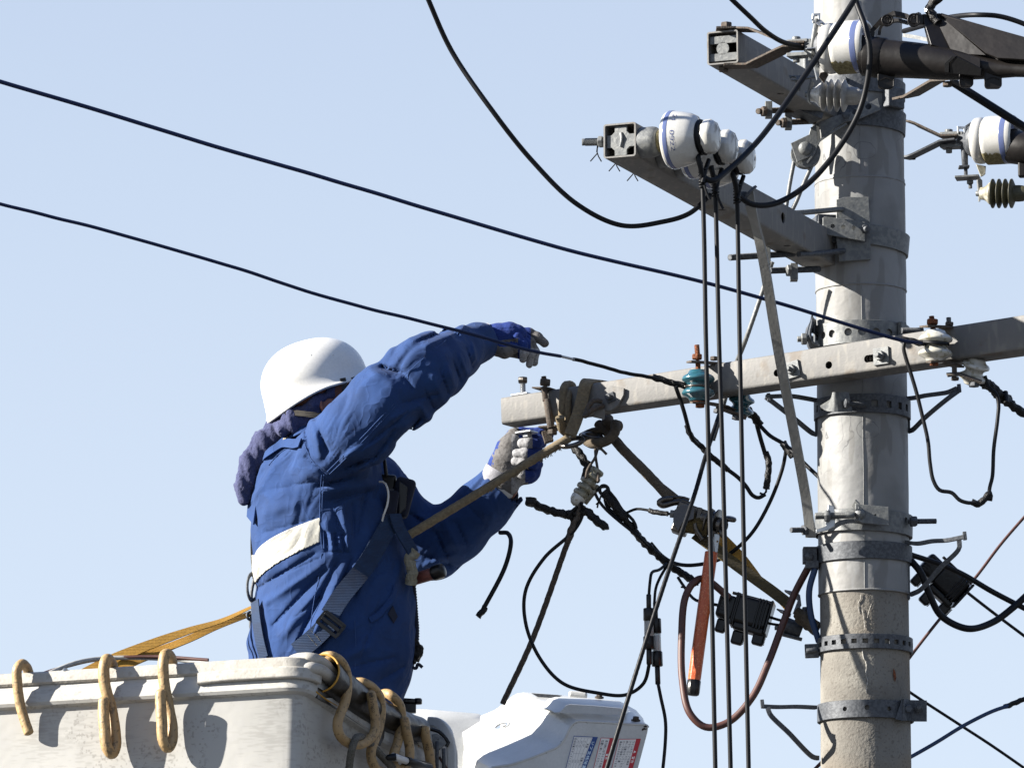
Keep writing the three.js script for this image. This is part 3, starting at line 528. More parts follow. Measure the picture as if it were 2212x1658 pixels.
// --- top crossarm ---
{
  const a = P(1560.5, 102, 0.75), b = P(1800, 238, 0.0), A = tubeArm(a, b, 68, 70, 72, 74);
  const t = thing('crossarm', 'topmost square steel crossarm with an open end holding a slotted plate', 'crossarm', b.clone(), 'steel crossarms on the pole');
  const ax = (u, v, k) => a.clone().addScaledVector(A.X, u * U).addScaledVector(A.Y, v * U).addScaledVector(A.T, k * U);
  mk('tube', cut(A.g, [cyl(ax(10, -20, 330), ax(10, -60, 330), 8), cyl(ax(10, -20, 560), ax(10, -60, 560), 8)]), M.arm, t);
  // slotted inner plate
  for (const v of [17.5, -19]) mk('end_plate', box(ax(0, v, 9), 61, 16.5, 5, A.X, A.Y, 1), M.galv, t);
  mk('end_plate', lathe([[13.5, 0], [13.5, 5]], ax(-2, -1, 6.5), A.T, 24), M.galv, t);
  mk('end_web', box(ax(-2, -1, 9.5), 13, 30, 4, A.X, A.Y, 1), M.galv, t);
  // two cranked straps gripping the arm end
  const up = V(0, 1, 0);
  const L = thing('dead_end_strap', 'pair of cranked flat straps from the top crossarm end to the nearer white strain insulator', 'strap', zO(640, 830, 0.8));
  mk('upper_strap', sweep(pl(zO, [0.74, 0.74, 0.76, 0.83, 0.84], 205, 372, 480, 370, 690, 375, 1130, 555, 1345, 552), U, { prof: rect(42, 4), nrm: up, line: true, n: 24 }), M.rusty, L);
  mk('lower_strap', sweep(pl(zO, [0.74, 0.74, 0.76, 0.83, 0.84], 300, 836, 470, 832, 650, 828, 1110, 602, 1330, 598), U, { prof: rect(42, 4), nrm: up, line: true, n: 24 }), M.rusty, L);
  mk('nut', hexN(zO(336, 362, 0.72), up, 12.5, 13), M.rusty, L);
  mk('bolt_end', cyl(zO(336, 295, 0.72), zO(336, 280, 0.72), 6), M.galv, L);
  mk('bolt_head', hexN(zO(300, 905, 0.72), up, 11, 10), M.rusty, L);
}
// --- second crossarm ---
const A2a = P(1338, 302.5, 1.3), A2b = P(1792, 551, 0.0);
let A2;
{
  A2 = tubeArm(A2a, A2b, 68.5, 69, 74, 76);
  const t = thing('crossarm', 'second square steel crossarm carrying three white pin insulators', 'crossarm', A2b.clone(), 'steel crossarms on the pole');
  const ax = (u, v, k) => A2a.clone().addScaledVector(A2.X, u * U).addScaledVector(A2.Y, v * U).addScaledVector(A2.T, k * U);
  mk('tube', cut(A2.g, [cyl(ax(12, -20, 540), ax(12, -60, 540), 8), cyl(ax(12, -20, 930), ax(12, -60, 930), 8), cyl(ax(20, 6, 570), ax(60, 6, 570), 13), cyl(ax(20, 4, 840), ax(60, 4, 840), 12)]), M.arm, t);
  // cross-shaped plate in the open end
  const cr = (u, v) => ax(u, v, 12); const s = [[-13, 30], [13, 30], [13, 19], [19, 13], [30, 13], [30, -13], [19, -13], [13, -19], [13, -30], [-13, -30], [-13, -19], [-19, -13], [-30, -13], [-30, 13], [-19, 13], [-13, 19]];
  mk('end_plate', plate(s.map(([u, v]) => cr(u, v)), 5, A2.T.clone().negate()), M.galv, t);
  mk('weld', sweep([ax(0, 16, 6), ax(3, 2, 5), ax(0, -12, 6)], 4 * U, { k: 8, rf: (th, q) => 1 + 0.4 * N3(q * 120, th, 1) }), M.galv, t);
  // tie bolts and wire tails on the far side
  for (let i = 0; i < 3; i++) {
    const o = A2.T.clone().multiplyScalar(i * 0.113), q = (x, y, z) => zE(x, y, z).add(o);
    mk('pin_bolt', i ? cyl(q(300, 492, 1.27), q(420, 490, 1.29), 6) : [rod(q(262, 494, 1.25), q(370, 492, 1.27), 8), cyl(q(235, 495, 1.25), q(266, 494, 1.25), 7)], M.galv, t);
    mk('nut', hexN(q(358, 493, 1.27), V(1, 0, 0.3), 12, 10), M.galv, t);
    mk('cotter_wire', [sweep(pl(q, 1.24, 352, 470, 362, 500, 350, 535, 347, 580, 325, 605, 298, 636), 1.3 * U, { k: 6 }), sweep(pl(q, 1.24, 360, 480, 347, 540, 347, 585, 362, 606, 380, 638), 1.3 * U, { k: 6 })], M.wire, t);
  }
  // clamp straps and tail bolts under the arm by the pole
  mk('clamp_tab', box(zE(1602, 1335, 0.33), 14, 38, 30), M.galv, t);
  mk('clamp_tab', box(zE(1800, 1455, 0.22), 16, 36, 30), M.galv, t);
  mk('tail_bolt', rod(zE(1325, 1345, 0.38), zE(1800, 1315, 0.22), 7), M.dark, t);
  mk('tail_bolt', rod(zE(1620, 1442, 0.26), zE(1985, 1430, 0.12), 7), M.dark, t);
  mk('nut', hexN(zE(1745, 1440, 0.24), V(1, 0, -0.2), 13, 10), M.galv, t);
  mk('backing_plate', plate(pl(zE, [0.27, 0.29, 0.29, 0.28, 0.27, 0.26], 1835, 1035, 1835, 1085, 1885, 1155, 1885, 1285, 1860, 1285, 1830, 1100), 3, V(0.5, 0, 0.85)), M.dark, t);
}
{ // clamp hardware of the top arm
  const t = thing('arm_clamp', 'threaded clamp bolts with square tabs under the top crossarm by the pole', 'clamp', zO(1200, 1620, 0.2));
  for (const [x, y, z] of [[870, 1390, 0.30], [1120, 1535, 0.22]]) {
    mk('tab', box(zO(x, y, z), 15, 34, 26), M.galv, t);
    mk('bolt', rod(zO(x - 135, y + 15, z + 0.03), zO(x + 330, y - 5, z - 0.12), 6.5), M.rusty, t);
    mk('nut', hexN(zO(x - 90, y + 14, z + 0.025), V(1, 0, -0.3), 11.5, 11), M.rusty, t);
  }
  mk('shoe', box(zO(1330, 1440, 0.17), 60, 14, 60, V(1, -0.3, -0.4)), M.dark, t);
  mk('saddle', box(zO(1345, 870, 0.2), 28, 60, 40, V(0.9, 0, -0.4), V(0, 1, 0), 6), M.galv, t);
}
// --- long lower crossarm ---
const MA = P(1098, 891.5, -0.335), MBf = P(2460, 688, 0.585);
const MT = MBf.clone().sub(MA).normalize(), MX = MT.clone().cross(V(0, 1, 0)).normalize(), MY = MX.clone().cross(MT); // MX faces the camera
if (MX.z < 0) throw new Error('arm axis');
const onM = (x, y) => { const o = MA.clone().addScaledVector(MX, 31 * U), n = MBf.clone().addScaledVector(MX, 39 * U).sub(o).cross(MY).normalize(), d = rayDir(x, y); return CAM.clone().addScaledVector(d, o.clone().sub(CAM).dot(n) / d.dot(n)); }; // point on its front face
const MZ = x => onM(x, 891 - 203 * (x - 1098) / 1362).z;     // depth of its front face
let barM;
{
  const t = barM = thing('crossarm', 'long weathered lower crossarm the worker is unbolting, running behind the teal insulator', 'crossarm', P(1862, 840, 0.17), 'steel crossarms on the pole');
  const A = tubeArm(MA, MBf, 62, 60, 78, 76, 3.2, 6);
  const fr = (x, y, d = 60) => { const p = onM(1619.4 + x / 3.4126, 647.8 + y / 3.4126); return [p.clone().addScaledVector(MX, 0.03), p.clone().addScaledVector(MX, -d * U)]; };
  const h = [cyl(...fr(200, 537), 8), cyl(...fr(583, 479), 8.2), cyl(...fr(868, 433), 8.2), cyl(...fr(905, 428), 8.2), cyl(...fr(886, 430), 8.2)];
  mk('tube', cut(A.g, h), M.arm, t);
  const bp = (x, y, w, rot, ln) => {
    const c = onM(1619.4 + x / 3.4126, 647.8 + y / 3.4126), xd = MT.clone().multiplyScalar(Math.cos(rot)).addScaledVector(MY, Math.sin(rot)), yd = MX.clone().cross(xd);
    mk('square_washer', box(c.clone().addScaledVector(MX, 0.003), w, w, 5, xd, yd, 0.8), M.galv, t);
    const bm = mk('bolt', rod(c.clone(), c.clone().addScaledVector(MX, ln * U), 5.5), M.galv, t);
    mk('nut', hexN(c.clone().addScaledVector(MX, 5 * U), MX, 11, 9), M.galv, bm);
  };
  bp(975, 414, 37, 0, 26); bp(318, 515, 36, 0.15, 26);
}
// --- fittings at the worker's end ---
const zEnd = MZ(1127) - 0.042;
{
  const t = thing('end_bolt', 'bright new bolt standing through the crossarm end, its washers above and below', 'bolt', zG(385, 915, zEnd));
  mk('head', hexN(zG(352, 520, zEnd), V(0, 1, 0), 11.5, 13), M.steel, t);
  mk('shank', rod(zG(354, 612, zEnd), zG(352, 518, zEnd), 6.5, 2.6), M.bright, t);
  mk('washer', box(zG(352, 608, zEnd), 42, 4, 34, MT, V(0, 1, 0), 1), M.bright, t);
  mk('washer', box(zG(380, 885, zEnd), 40, 4, 34, MT, V(0, 1, 0), 1), M.bright, t);
  mk('nut', hexN(zG(386, 922, zEnd), V(0, 1, 0), 11.5, 10), M.bright, t);
  mk('lower_shank', rod(zG(386, 965, zEnd), zG(386, 890, zEnd), 6.5, 2.6), M.steel, t);
}
{
  const t = thing('strap_bolt', 'rusty clamp bolt with plates gripping the crossarm beside the sling', 'clamp', zG(570, 880, MZ(1190)));
  const z = MZ(1180) + 0.012;
  mk('nut', hexN(zG(515, 538, z - 0.01), V(0.1, 1, 0), 13, 14), M.rusty, t);
  mk('bolt_tip', rod(zG(510, 500, z - 0.01), zG(506, 470, z - 0.01), 6), M.rusty, t);
  mk('top_plate', box(zG(530, 568, z - 0.03), 44, 3.5, 60, V(0.9, -0.1, 0.5)), M.rusty, t);
  mk('thread', rod(zG(520, 655, z), zG(512, 545, z), 7, 2.6), M.rusty, t);
  mk('bar', cyl(zG(562, 850, z + 0.006), zG(527, 640, z), 8.5, 7.5), M.rusty, t);
  mk('bottom_plate', box(zG(570, 852, z - 0.025), 42, 4, 60, V(0.9, 0, 0.4)), M.rusty, t);
  mk('end_nut', hexN(zG(570, 900, z), V(0, 1, 0), 12, 11), M.rusty, t);
  mk('lug', box(zG(535, 915, z - 0.05), 20, 26, 24, V(1, 0.3, 0)), M.rusty, t);
}
{
  const z = MZ(1300) + 0.006, t = thing('hook_bracket', 'grey forged hook on a bolted plate on the face of the long crossarm', 'bracket', zG(960, 790, z));
  const c = zG(1018, 632, MZ(1324));
  mk('plate', plate([[905, 610], [1010, 543], [1108, 560], [1105, 610], [1062, 690], [1010, 725], [960, 728], [930, 700]].map(([x, y]) => zG(x, y, MZ(1025.6 + x / 3.4133) + 0.004)), 5, MX), M.arm, t);
  mk('square_washer', box(c.clone().addScaledVector(MX, 0.012), 21, 21, 5, V(1, 0.35, 0.4), V(-0.35, 1, 0)), M.dark, t);
  mk('bolt', cyl(c.clone().addScaledVector(MX, 0.012), c.clone().addScaledVector(MX, 0.03), 6.5), M.dark, t);
  mk('hook', sweep(pl(zG, [z + 0.02, z + 0.03, z + 0.03, z + 0.03, z + 0.02], 808, 770, 822, 730, 850, 672, 878, 648, 932, 655), 5.5 * U, { k: 12 }), M.rusty, t);
  mk('hook', sweep(pl(zG, [z + 0.03, z + 0.035, z + 0.03, z + 0.015], 806, 768, 850, 728, 905, 700, 945, 688), 5.5 * U, { k: 12 }), M.rusty, t);
  mk('tongue', plate(pl(zG, z + 0.012, 900, 705, 962, 710, 955, 790, 868, 770), 4, V(0, -0.2, 1)), M.arm, t);
}
// ================= insulators =================
// pin insulator: base at o, axis d
{
  const o = A2a.clone().addScaledVector(A2.X, 33 * U).addScaledVector(A2.T, 0.035).addScaledVector(A2.Y, -2 * U), d = A2.X.clone().multiplyScalar(Math.sign(A2.X.x));
  if (A2.X.x < 0) o.copy(A2a).addScaledVector(A2.X, -33 * U).addScaledVector(A2.T, 0.035).addScaledVector(A2.Y, -2 * U);
  const t = thing('pin_insulator', 'nearest white pin insulator printed 21 0922 in blue, on the second crossarm end', 'insulator', o, 'white pin insulators on the second crossarm');
  mk('cap', lathe([[29, 0], [30.5, 3], [30.5, 26], [29, 34], [25, 39], [17, 41]], o, d, 40, true), M.galv, t);
  const pb = mk('body', lathe([[15, 40], [17, 42], [20, 47], [22, 54], [30, 57], [50, 58], [55, 60], [57.5, 64], [58, 70], [57, 80], [54, 96], [50, 110], [44, 121], [36, 126], [28, 127], [25, 131], [25, 135], [20, 137]], o, d, 48, true), M.porc, t);
  mk('head', lathe([[24, 134], [33, 136], [35, 140], [35, 152], [30, 159], [18, 163], [0, 164]], o, d, 10), M.porc, t);
  mk('cement_ring', torus(o.clone().addScaledVector(d, 41 * U), d, 19, 4), M.grime, t);
  mk('blue_ring', lathe([[57.9, 67], [58.5, 68], [58.3, 75], [57.5, 76]], o, d, 48, true), M.blueGlaze, pb);
  // printed number: a patch wrapped on the bell
  const cv = document.createElement('canvas'); cv.width = 256; cv.height = 64; const g = cv.getContext('2d'); g.fillStyle = '#000'; g.fillRect(0, 0, 256, 64); g.fillStyle = '#fff'; g.font = '52px sans-serif'; g.fillText('21', 14, 52); g.fillText('0922', 118, 52);
  const al = new THREE.CanvasTexture(cv), ink = std({ color: 0x3f4a72, roughness: 0.5, alphaMap: al, transparent: true });
  const rows = [], z = d.clone(), x = V(0, 1, 0).cross(z).normalize(), y = z.clone().cross(x), pr = [[55.7, 94], [54.3, 100], [52.8, 107]];
  const pos = [], uv = [], idx = [], n = 16; const x2 = x.clone(), front = Math.atan2(V(0, 0, 1).dot(y), V(0, 0, 1).dot(x));
  pr.forEach(([r, h], i) => { for (let j = 0; j <= n; j++) { const th = front + 0.8 - 1.75 * j / n; const q = o.clone().addScaledVector(z, (h - 13) * U).addScaledVector(x, (r + 2.1) * U * Math.cos(th)).addScaledVector(y, (r + 2.1) * U * Math.sin(th)); pos.push(q.x, q.y, q.z); uv.push(1 - j / n, i / 2); } });
  for (let i = 0; i < 2; i++) for (let j = 0; j < n; j++) { const a = i * (n + 1) + j; idx.push(a, a + 1, a + n + 1, a + 1, a + n + 2, a + n + 1); }
  const gg = new THREE.BufferGeometry(); gg.setAttribute('position', new THREE.Float32BufferAttribute(pos, 3)); gg.setAttribute('uv', new THREE.Float32BufferAttribute(uv, 2)); gg.setIndex(idx); gg.computeVertexNormals();
  mk('printed_number', gg, ink, pb, { uv: true });
  const tie = o.clone().addScaledVector(d, 131 * U);
  mk('tie_wire', [torus(tie, d.clone().add(V(0, 0.1, 0)), 31, 5, { n: 36 }), torus(tie.clone().addScaledVector(d, -5 * U), d.clone().add(V(0, -0.08, 0)), 32, 4.5, { n: 36 })], M.wire, t);
  const lab = ['middle white pin insulator of the three on the second crossarm', 'farthest white pin insulator of the three, next to the flat brace bolt'];
  for (let i = 1; i < 3; i++) { const c = t.clone(); c.name = numbered('pin_insulator'); c.position.addScaledVector(A2.T, 0.113 * i); scene.add(c); tag(c, lab[i - 1], 'insulator', 'white pin insulators on the second crossarm'); }
}
// strain insulators: drum with blue ring, metal yoke
function strainIns(o, d, label) {
  const t = thing('strain_insulator', label, 'insulator', o, 'white strain insulators with a blue ring');
  mk('cap', lathe([[10, -44], [16, -42], [20, -30], [32, -22], [38, -12], [38, -4]], o, d, 36, true), M.dark, t);
  mk('skirt', lathe([[36, -6], [46, -8], [51, -4], [52.5, 4], [52, 12], [48, 17], [42, 20]], o, d, 48, true), M.porc, t);
  const dr = mk('drum', lathe([[42, 16], [49, 17], [53.5, 22], [54.5, 30], [54.5, 76], [53, 85], [49, 89], [44, 87], [41, 78], [40, 40]], o, d, 56, true), M.porc, t);
  mk('blue_ring', lathe([[54.4, 63], [55.0, 64], [55.0, 75], [54.2, 76]], o, d, 56, true), M.blueGlaze, dr);
  mk('grime', [[0.9, 40]].map(() => { // lichen and dirt dried on the lower side
    const z = d.clone().normalize(), dn = V(0, -1, 0), x = dn.addScaledVector(z, -dn.dot(z)).normalize(), y = z.clone().cross(x), rows = [];
    for (let i = 0; i <= 14; i++) { const h = 18 + i * 4.4, row = []; for (let j = 0; j <= 20; j++) { const lim = 0.80 + 0.13 * N3(h * 0.09, j * 0, 3) , th = -lim + 2 * lim * j / 20 + 0.02 * N3(i, j * 0.7, 2); const r = h < 22 ? 50 + (h - 18) : h > 78 ? 54.9 - (h - 78) * 0.6 : 54.9; row.push(o.clone().addScaledVector(z, h * U).addScaledVector(x, r * U * Math.cos(th)).addScaledVector(y, r * U * Math.sin(th))); } rows.push(row); }
    return grid(rows, false); })[0], M.grime, dr);
  mk('pin', lathe([[0, 40], [20, 42], [24, 60], [22, 95], [0, 96]], o, d, 24), M.cover, t);
  const q = (u, v, w = 0) => o.clone().addScaledVector(d, u * U).add(V(0, v * U, w * U));
  mk('clevis', [box(q(-62, 18), 46, 7, 30, d), box(q(-60, -10), 50, 8, 30, d), box(q(-40, 3), 14, 36, 26, d)], M.galv, t);
  mk('clevis_pin', cyl(q(-68, 20), q(-68, 29), 9), M.galv, t); mk('clevis_pin', cyl(q(-68, -12), q(-68, -24), 7), M.galv, t);
  return t;
}
strainIns(P(1788, 105, 0.86), V(0.93, -0.02, 0.37).normalize(), 'white strain insulator with a blue ring at the end of the top crossarm strap');
strainIns(P(2113, 304, -0.32), V(0.93, -0.03, 0.37).normalize(), 'white strain insulator with a blue ring at the right edge, beyond the pole');
{ // yoke and tall bolt of the nearer strain insulator
  const z = 0.88, t = thing('yoke_bolt', 'tall galvanised bolt and punched plates on the cap of the nearer strain insulator', 'clamp', zO(1400, 770, z));
  mk('bolt', [cyl(zO(1415, 640, z), zO(1480, 240, z), 5.5), rod(zO(1397, 770, z), zO(1415, 640, z), 5)], M.galv, t);
  mk('nut', hexN(zO(1405, 700, z), V(0.1, 1, 0), 9.5, 10), M.galv, t);
  mk('plate', box(zO(1412, 622, z), 24, 3, 22, V(1, 0.1, 0)), M.bright, t);
  mk('punched_plate', plate(pl(zO, z + 0.01, 1425, 180, 1525, 172, 1522, 250, 1500, 255, 1490, 205, 1455, 208, 1440, 255, 1415, 250), 4, V(0, 0.1, 1)), M.bright, t);
  mk('punched_plate', plate(pl(zO, [z, z, z - 0.02, z - 0.02], 1420, 262, 1530, 255, 1598, 395, 1498, 405), 3, V(0, 0.3, 1), [[zO(1535, 384, z - 0.02), 4], [zO(1440, 300, z - 0.005), 3]]), M.bright, t);
  mk('hanger_plate', plate(pl(zO, z - 0.01, 1440, 760, 1500, 745, 1525, 760, 1515, 960, 1480, 1010, 1420, 800), 3, V(0.4, 0, 1)), M.bright, t);
  mk('tongue', plate(pl(zO, z - 0.02, 1520, 925, 1590, 900, 1635, 940, 1565, 1060, 1500, 980), 3, V(0.3, 0.2, 1)), M.rusty, t);
}
{ // hanger of the farther one
  const z = -0.33, t = thing('arrester_hanger', 'bolted hanger plate below the strain insulator at the right edge', 'bracket', zR(1260, 1170, z));
  mk('stem', cyl(zR(1200, 870, z), zR(1185, 430, z), 7, 9), M.dark, t);
  mk('flange', box(zR(1185, 890, z), 24, 5, 24, V(1, 0.05, 0)), M.dark, t);
  mk('bolt', rod(zR(1213, 1030, z), zR(1210, 900, z), 4.5), M.dark, t);
  mk('plate', box(zR(1235, 1030, z), 54, 5, 40, V(1, 0.02, 0.2)), M.galv, t);
  mk('nut', hexN(zR(1268, 1112, z), V(0, 1, 0), 8, 8), M.galv, t);
  mk('bolt_tip', rod(zR(1272, 1172, z), zR(1270, 1100, z), 4.5), M.galv, t);
  mk('bracket', plate(pl(zR, z + 0.03, 1352, 1060, 1410, 1040, 1445, 1060, 1448, 1180, 1405, 1320, 1405, 1345, 1385, 1345), 4, V(0.6, 0, 1)), M.galv, t);
  mk('punched_plate', plate(pl(zR, z + 0.02, 1195, 355, 1270, 300, 1370, 305, 1290, 420, 1210, 440), 4, V(0, 0.2, 1), [[zR(1255, 355, z + 0.02), 3], [zR(1325, 325, z + 0.02), 3]]), M.dark, t);
  mk('clip', plate(pl(zR, z + 0.03, 1095, 350, 1210, 355, 1208, 440, 1185, 440, 1180, 385, 1125, 380, 1115, 435, 1098, 435), 3, V(0, 0, 1)), M.bright, t);
  mk('tongue', plate(pl(zR, z + 0.01, 1345, 855, 1478, 880, 1470, 985, 1440, 1010, 1410, 1020), 3, V(0, 0, 1)), M.cream, t);
  const s = thing('dead_end_strap', 'pair of flat straps from behind the pole to the farther white strain insulator', 'strap', zR(600, 700, z));
  mk('upper_strap', sweep(pl(zR, [-0.38, -0.36, -0.34, -0.33], 380, 260, 500, 300, 900, 488, 1110, 482), U, { prof: rect(40, 4), nrm: V(0, 1, 0), line: true, n: 20 }), M.rusty, s);
  mk('lower_strap', sweep(pl(zR, [-0.38, -0.36, -0.34, -0.33], 380, 770, 470, 762, 880, 560, 1080, 535), U, { prof: rect(40, 4), nrm: V(0, 1, 0), line: true, n: 20 }), M.dark, s);
}
// ribbed arresters
function arrester(o, d, mat, cone, label, k = 1) {
  const t = thing('surge_arrester', label, 'arrester', o, 'ribbed surge arresters');
  const L = (pr, m, name) => mk(name, lathe(pr.map(([r, h]) => [r * k, h * k]), o, d, 44, true), m, t);
  L([[10, 0], [14, 1], [15, 10], [19, 16], [25, 22], [27, 27], [22, 29]], cone, 'collar');
  L([[18, 28], [19, 90], [18, 100], [14, 106], [13, 116], [0, 117]], mat, 'core');
  for (let i = 0; i < 4; i++) { const h = 30 + i * 14.5; L([[17, h + 4], [25, h + 2], [32.5, h - 1], [33.5, h - 1.5], [33.5, h + 0.5], [26, h + 4], [17, h + 8]], mat, 'shed'); }
  L([[0, -9], [6, -9], [6, 2]], M.galv, 'stud');
  return t;
}
arrester(zO(1390, 1195, 0.72), V(0.97, -0.09, 0.25).normalize(), M.silicone, M.porc, 'pale grey ribbed surge arrester below the nearer strain insulator, in front of the pole');
arrester(zR(1400, 1240, -0.30), V(0.96, -0.06, 0.3).normalize(), M.siliconeDk, M.cream, 'olive ribbed surge arrester hanging at the right edge', 0.98);
{
  const z = 0.72, t = thing('arrester_bracket', 'galvanised angle bracket carrying the pale ribbed arrester', 'bracket', zO(1360, 1320, z));
  mk('plate', plate(pl(zO, z, 1115, 962, 1480, 968, 1482, 990, 1210, 1060, 1150, 1055), 3, V(0, 0.5, 1), [[zO(1180, 1012, z), 5, 1.4]]), M.galv, t);
  mk('flange', plate(pl(zO, z + 0.01, 1400, 1000, 1455, 1060, 1375, 1230, 1385, 1320, 1350, 1290, 1335, 1190), 4, V(0.5, 0, 1)), M.galv, t);
  mk('bolt', cyl(zO(1240, 1140, z), zO(1270, 985, z), 5), M.galv, t);
  mk('nut', hexN(zO(1255, 1060, z), V(0.1, 1, 0), 9, 9), M.galv, t);
}
// ---------- black clamp cover on the nearer strain insulator ----------
{
  const zc = x => 0.90 + (x - 1862) * 0.00045, q = (x, y, dz = 0) => zQ(x, y, zc(1835.4 + x / 5.8875) + dz);
  const t = thing('clamp_cover', 'large black plastic wedge clamp cover with a winged top at the upper right', 'insulator cover', q(900, 980));
  mk('barrel', sweep([q(190, 715), q(300, 722), q(480, 742), q(700, 757), q(950, 778), q(1200, 810), q(1450, 838), q(1700, 862), q(1900, 880), q(2212, 893), q(2600, 915)], t0 => { const R = [40.5, 40, 38, 36.5, 34, 30, 25, 19, 14.5, 13.5, 13], f = Math.min(9.999, t0 * 10), q = Math.floor(f); return U * (R[q] + (R[q + 1] - R[q]) * (f - q)); } , { n: 70, k: 28 }), M.cover, t);
  mk('collar', lathe([[40, 0], [42, 2], [42, 36], [40.5, 38]], q(235, 718, 0), q(480, 742).sub(q(235, 718)), 40), M.cover, t);
  const W = [q(935, 190, 0.0), q(1115, 262, -0.012), q(1312, 662, 0.0), q(1028, 585, 0.02), q(950, 310, 0.01)];
  mk('wing', facet(W, 5), M.cover, t);
  mk('wing', facet([q(1110, 258, -0.012), q(1250, 280, -0.01), q(1755, 722, 0.01), q(1500, 700, 0.012), q(1312, 662, 0.0)], 5), M.cover, t);
  mk('wing', facet([q(1165, 188, -0.015), q(2240, 500, -0.005), q(2600, 620, 0), q(2600, 800, 0.02), q(2100, 772, 0.02), q(1900, 765, 0.02), q(1755, 722, 0.01), q(1240, 275, -0.005)], 5), M.cover, t);
  mk('wing_core', facet([q(960, 200, -0.03), q(1165, 190, -0.03), q(2240, 510, -0.02), q(2600, 640, -0.02), q(2600, 880, -0.01), q(1700, 840, -0.01), q(1030, 620, -0.02), q(955, 310, -0.03)], 10), M.cover, t);
  mk('wing_rim', sweep([q(1162, 192, -0.01), q(1500, 292, -0.008), q(2240, 505, 0), q(2600, 625, 0)], 4.5 * U, { k: 8, line: true }), M.cover, t);
  // hinge frame with two hollow bosses
  mk('hinge_bar', sweep([q(285, 480), q(290, 390), q(420, 245), q(560, 175), q(650, 190), q(770, 225), q(900, 185)], U, { prof: rect(9, 14), nrm: V(0, 0, 1), line: true, n: 24 }), M.cover, t);
  mk('hinge_bar', sweep([q(375, 440), q(390, 370), q(430, 310), q(560, 268), q(620, 262), q(740, 290)], U, { prof: rect(6, 12), nrm: V(0, 0, 1), n: 24 }), M.cover, t);
  for (const [x, y, r] of [[480, 256, 11], [820, 252, 12.5]]) {
    mk('boss', [torus(q(x, y, 0.012), V(0, 0, 1), r, 1.8, { n: 28, k: 6 }), torus(q(x, y, 0.012), V(0, 0, 1), r * 0.55, 1.2, { n: 20, k: 6 }), lathe([[r * 0.98, -14], [r * 0.98, -4]], q(x, y, 0.012), V(0, 0, 1), 24)], M.cover, t);
    mk('boss_rib', [0, 1, 2, 3].map(i => { const a = i * Math.PI / 2 + 0.4, p = q(x, y, 0.012); return sweep([p.clone().add(V(Math.cos(a) * r * 0.55 * U, Math.sin(a) * r * 0.55 * U, 0)), p.clone().add(V(Math.cos(a) * r * U, Math.sin(a) * r * U, 0))], 1.1 * U, { k: 6 }); }), M.cover, t);
  }
  mk('boss', box(q(895, 250, 0.0), 14, 20, 14), M.cover, t);
  for (const [x0, x1, y0, y1] of [[365, 550, 940, 1135], [1400, 1555, 940, 1115], [1720, 1915, 930, 1130]]) {
    const w = (x1 - x0) / 5.8875, h = (y1 - y0) / 5.8875, c = q((x0 + x1) / 2, (y0 + y1) / 2, 0.0);
    const o = rrect(w, h, 7).map(([a, b]) => c.clone().add(V(a * U, b * U, 0)));
    mk('lug', [plate(o, 12, V(0, 0, 1))], M.cover, t);
    mk('lug_rim', sweep([...o, o[0]].map(p => p.clone().add(V(0, 0, 13 * U))), 1.5 * U, { k: 6, line: true, n: 42 }), M.cover, t);
    mk('lug_rib', [sweep([c.clone().add(V(-w * 0.35 * U, 0, 13.5 * U)), c.clone().add(V(0, h * 0.15 * U, 13.5 * U)), c.clone().add(V(w * 0.38 * U, 0, 13.5 * U))], 1.2 * U, { k: 6 })], M.cover, t);
  }
  mk('latch', [facet([q(1220, 800, 0.045), q(1310, 712, 0.05), q(1370, 712, 0.05), q(1280, 800, 0.045), q(1275, 920, 0.04), q(1222, 920, 0.04)], 6), facet([q(1370, 712, 0.05), q(1680, 870, 0.04), q(1680, 960, 0.03), q(1275, 930, 0.04), q(1290, 800, 0.045)], 4)], M.blackP, t);
  mk('fold', facet([q(1312, 664, 0.04), q(1660, 738, 0.035), q(1665, 880, 0.035), q(1400, 720, 0.045)], 4), M.cover, t);
  // tape lump where a lead leaves the top
  const l = thing('taped_lead', 'frayed black taped lead standing on top of the clamp cover', 'cable', q(1060, 190));
  mk('lead', taped([q(1120, 290), q(1050, 190), q(1010, 110), q(1060, 40), q(1130, -20), q(1230, -160)], 9, 3), M.tape, l);
  mk('foil_flag', facet([q(955, 100, 0.015), q(1005, 120, 0.02), q(985, 150, 0.02), q(962, 155, 0.015)], 1), M.bright, l);
}
{ // cover of the farther strain insulator, mostly past the frame
  const z = -0.28, t = thing('clamp_cover', 'black clamp cover cut by the right edge on the farther strain insulator', 'insulator cover', zR(1950, 1000, z));
  mk('barrel', sweep([zR(1830, 620, z), zR(2000, 640, z + 0.02), zR(2500, 700, z + 0.05), zR(3200, 800, z + 0.1)], U * 38, { n: 20, k: 24 }), M.cover, t);
  mk('lug', box(zR(1960, 900, z + 0.02), 18, 44, 20, V(1, 0, 0.2), V(0, 1, 0), 5), M.cover, t);
}
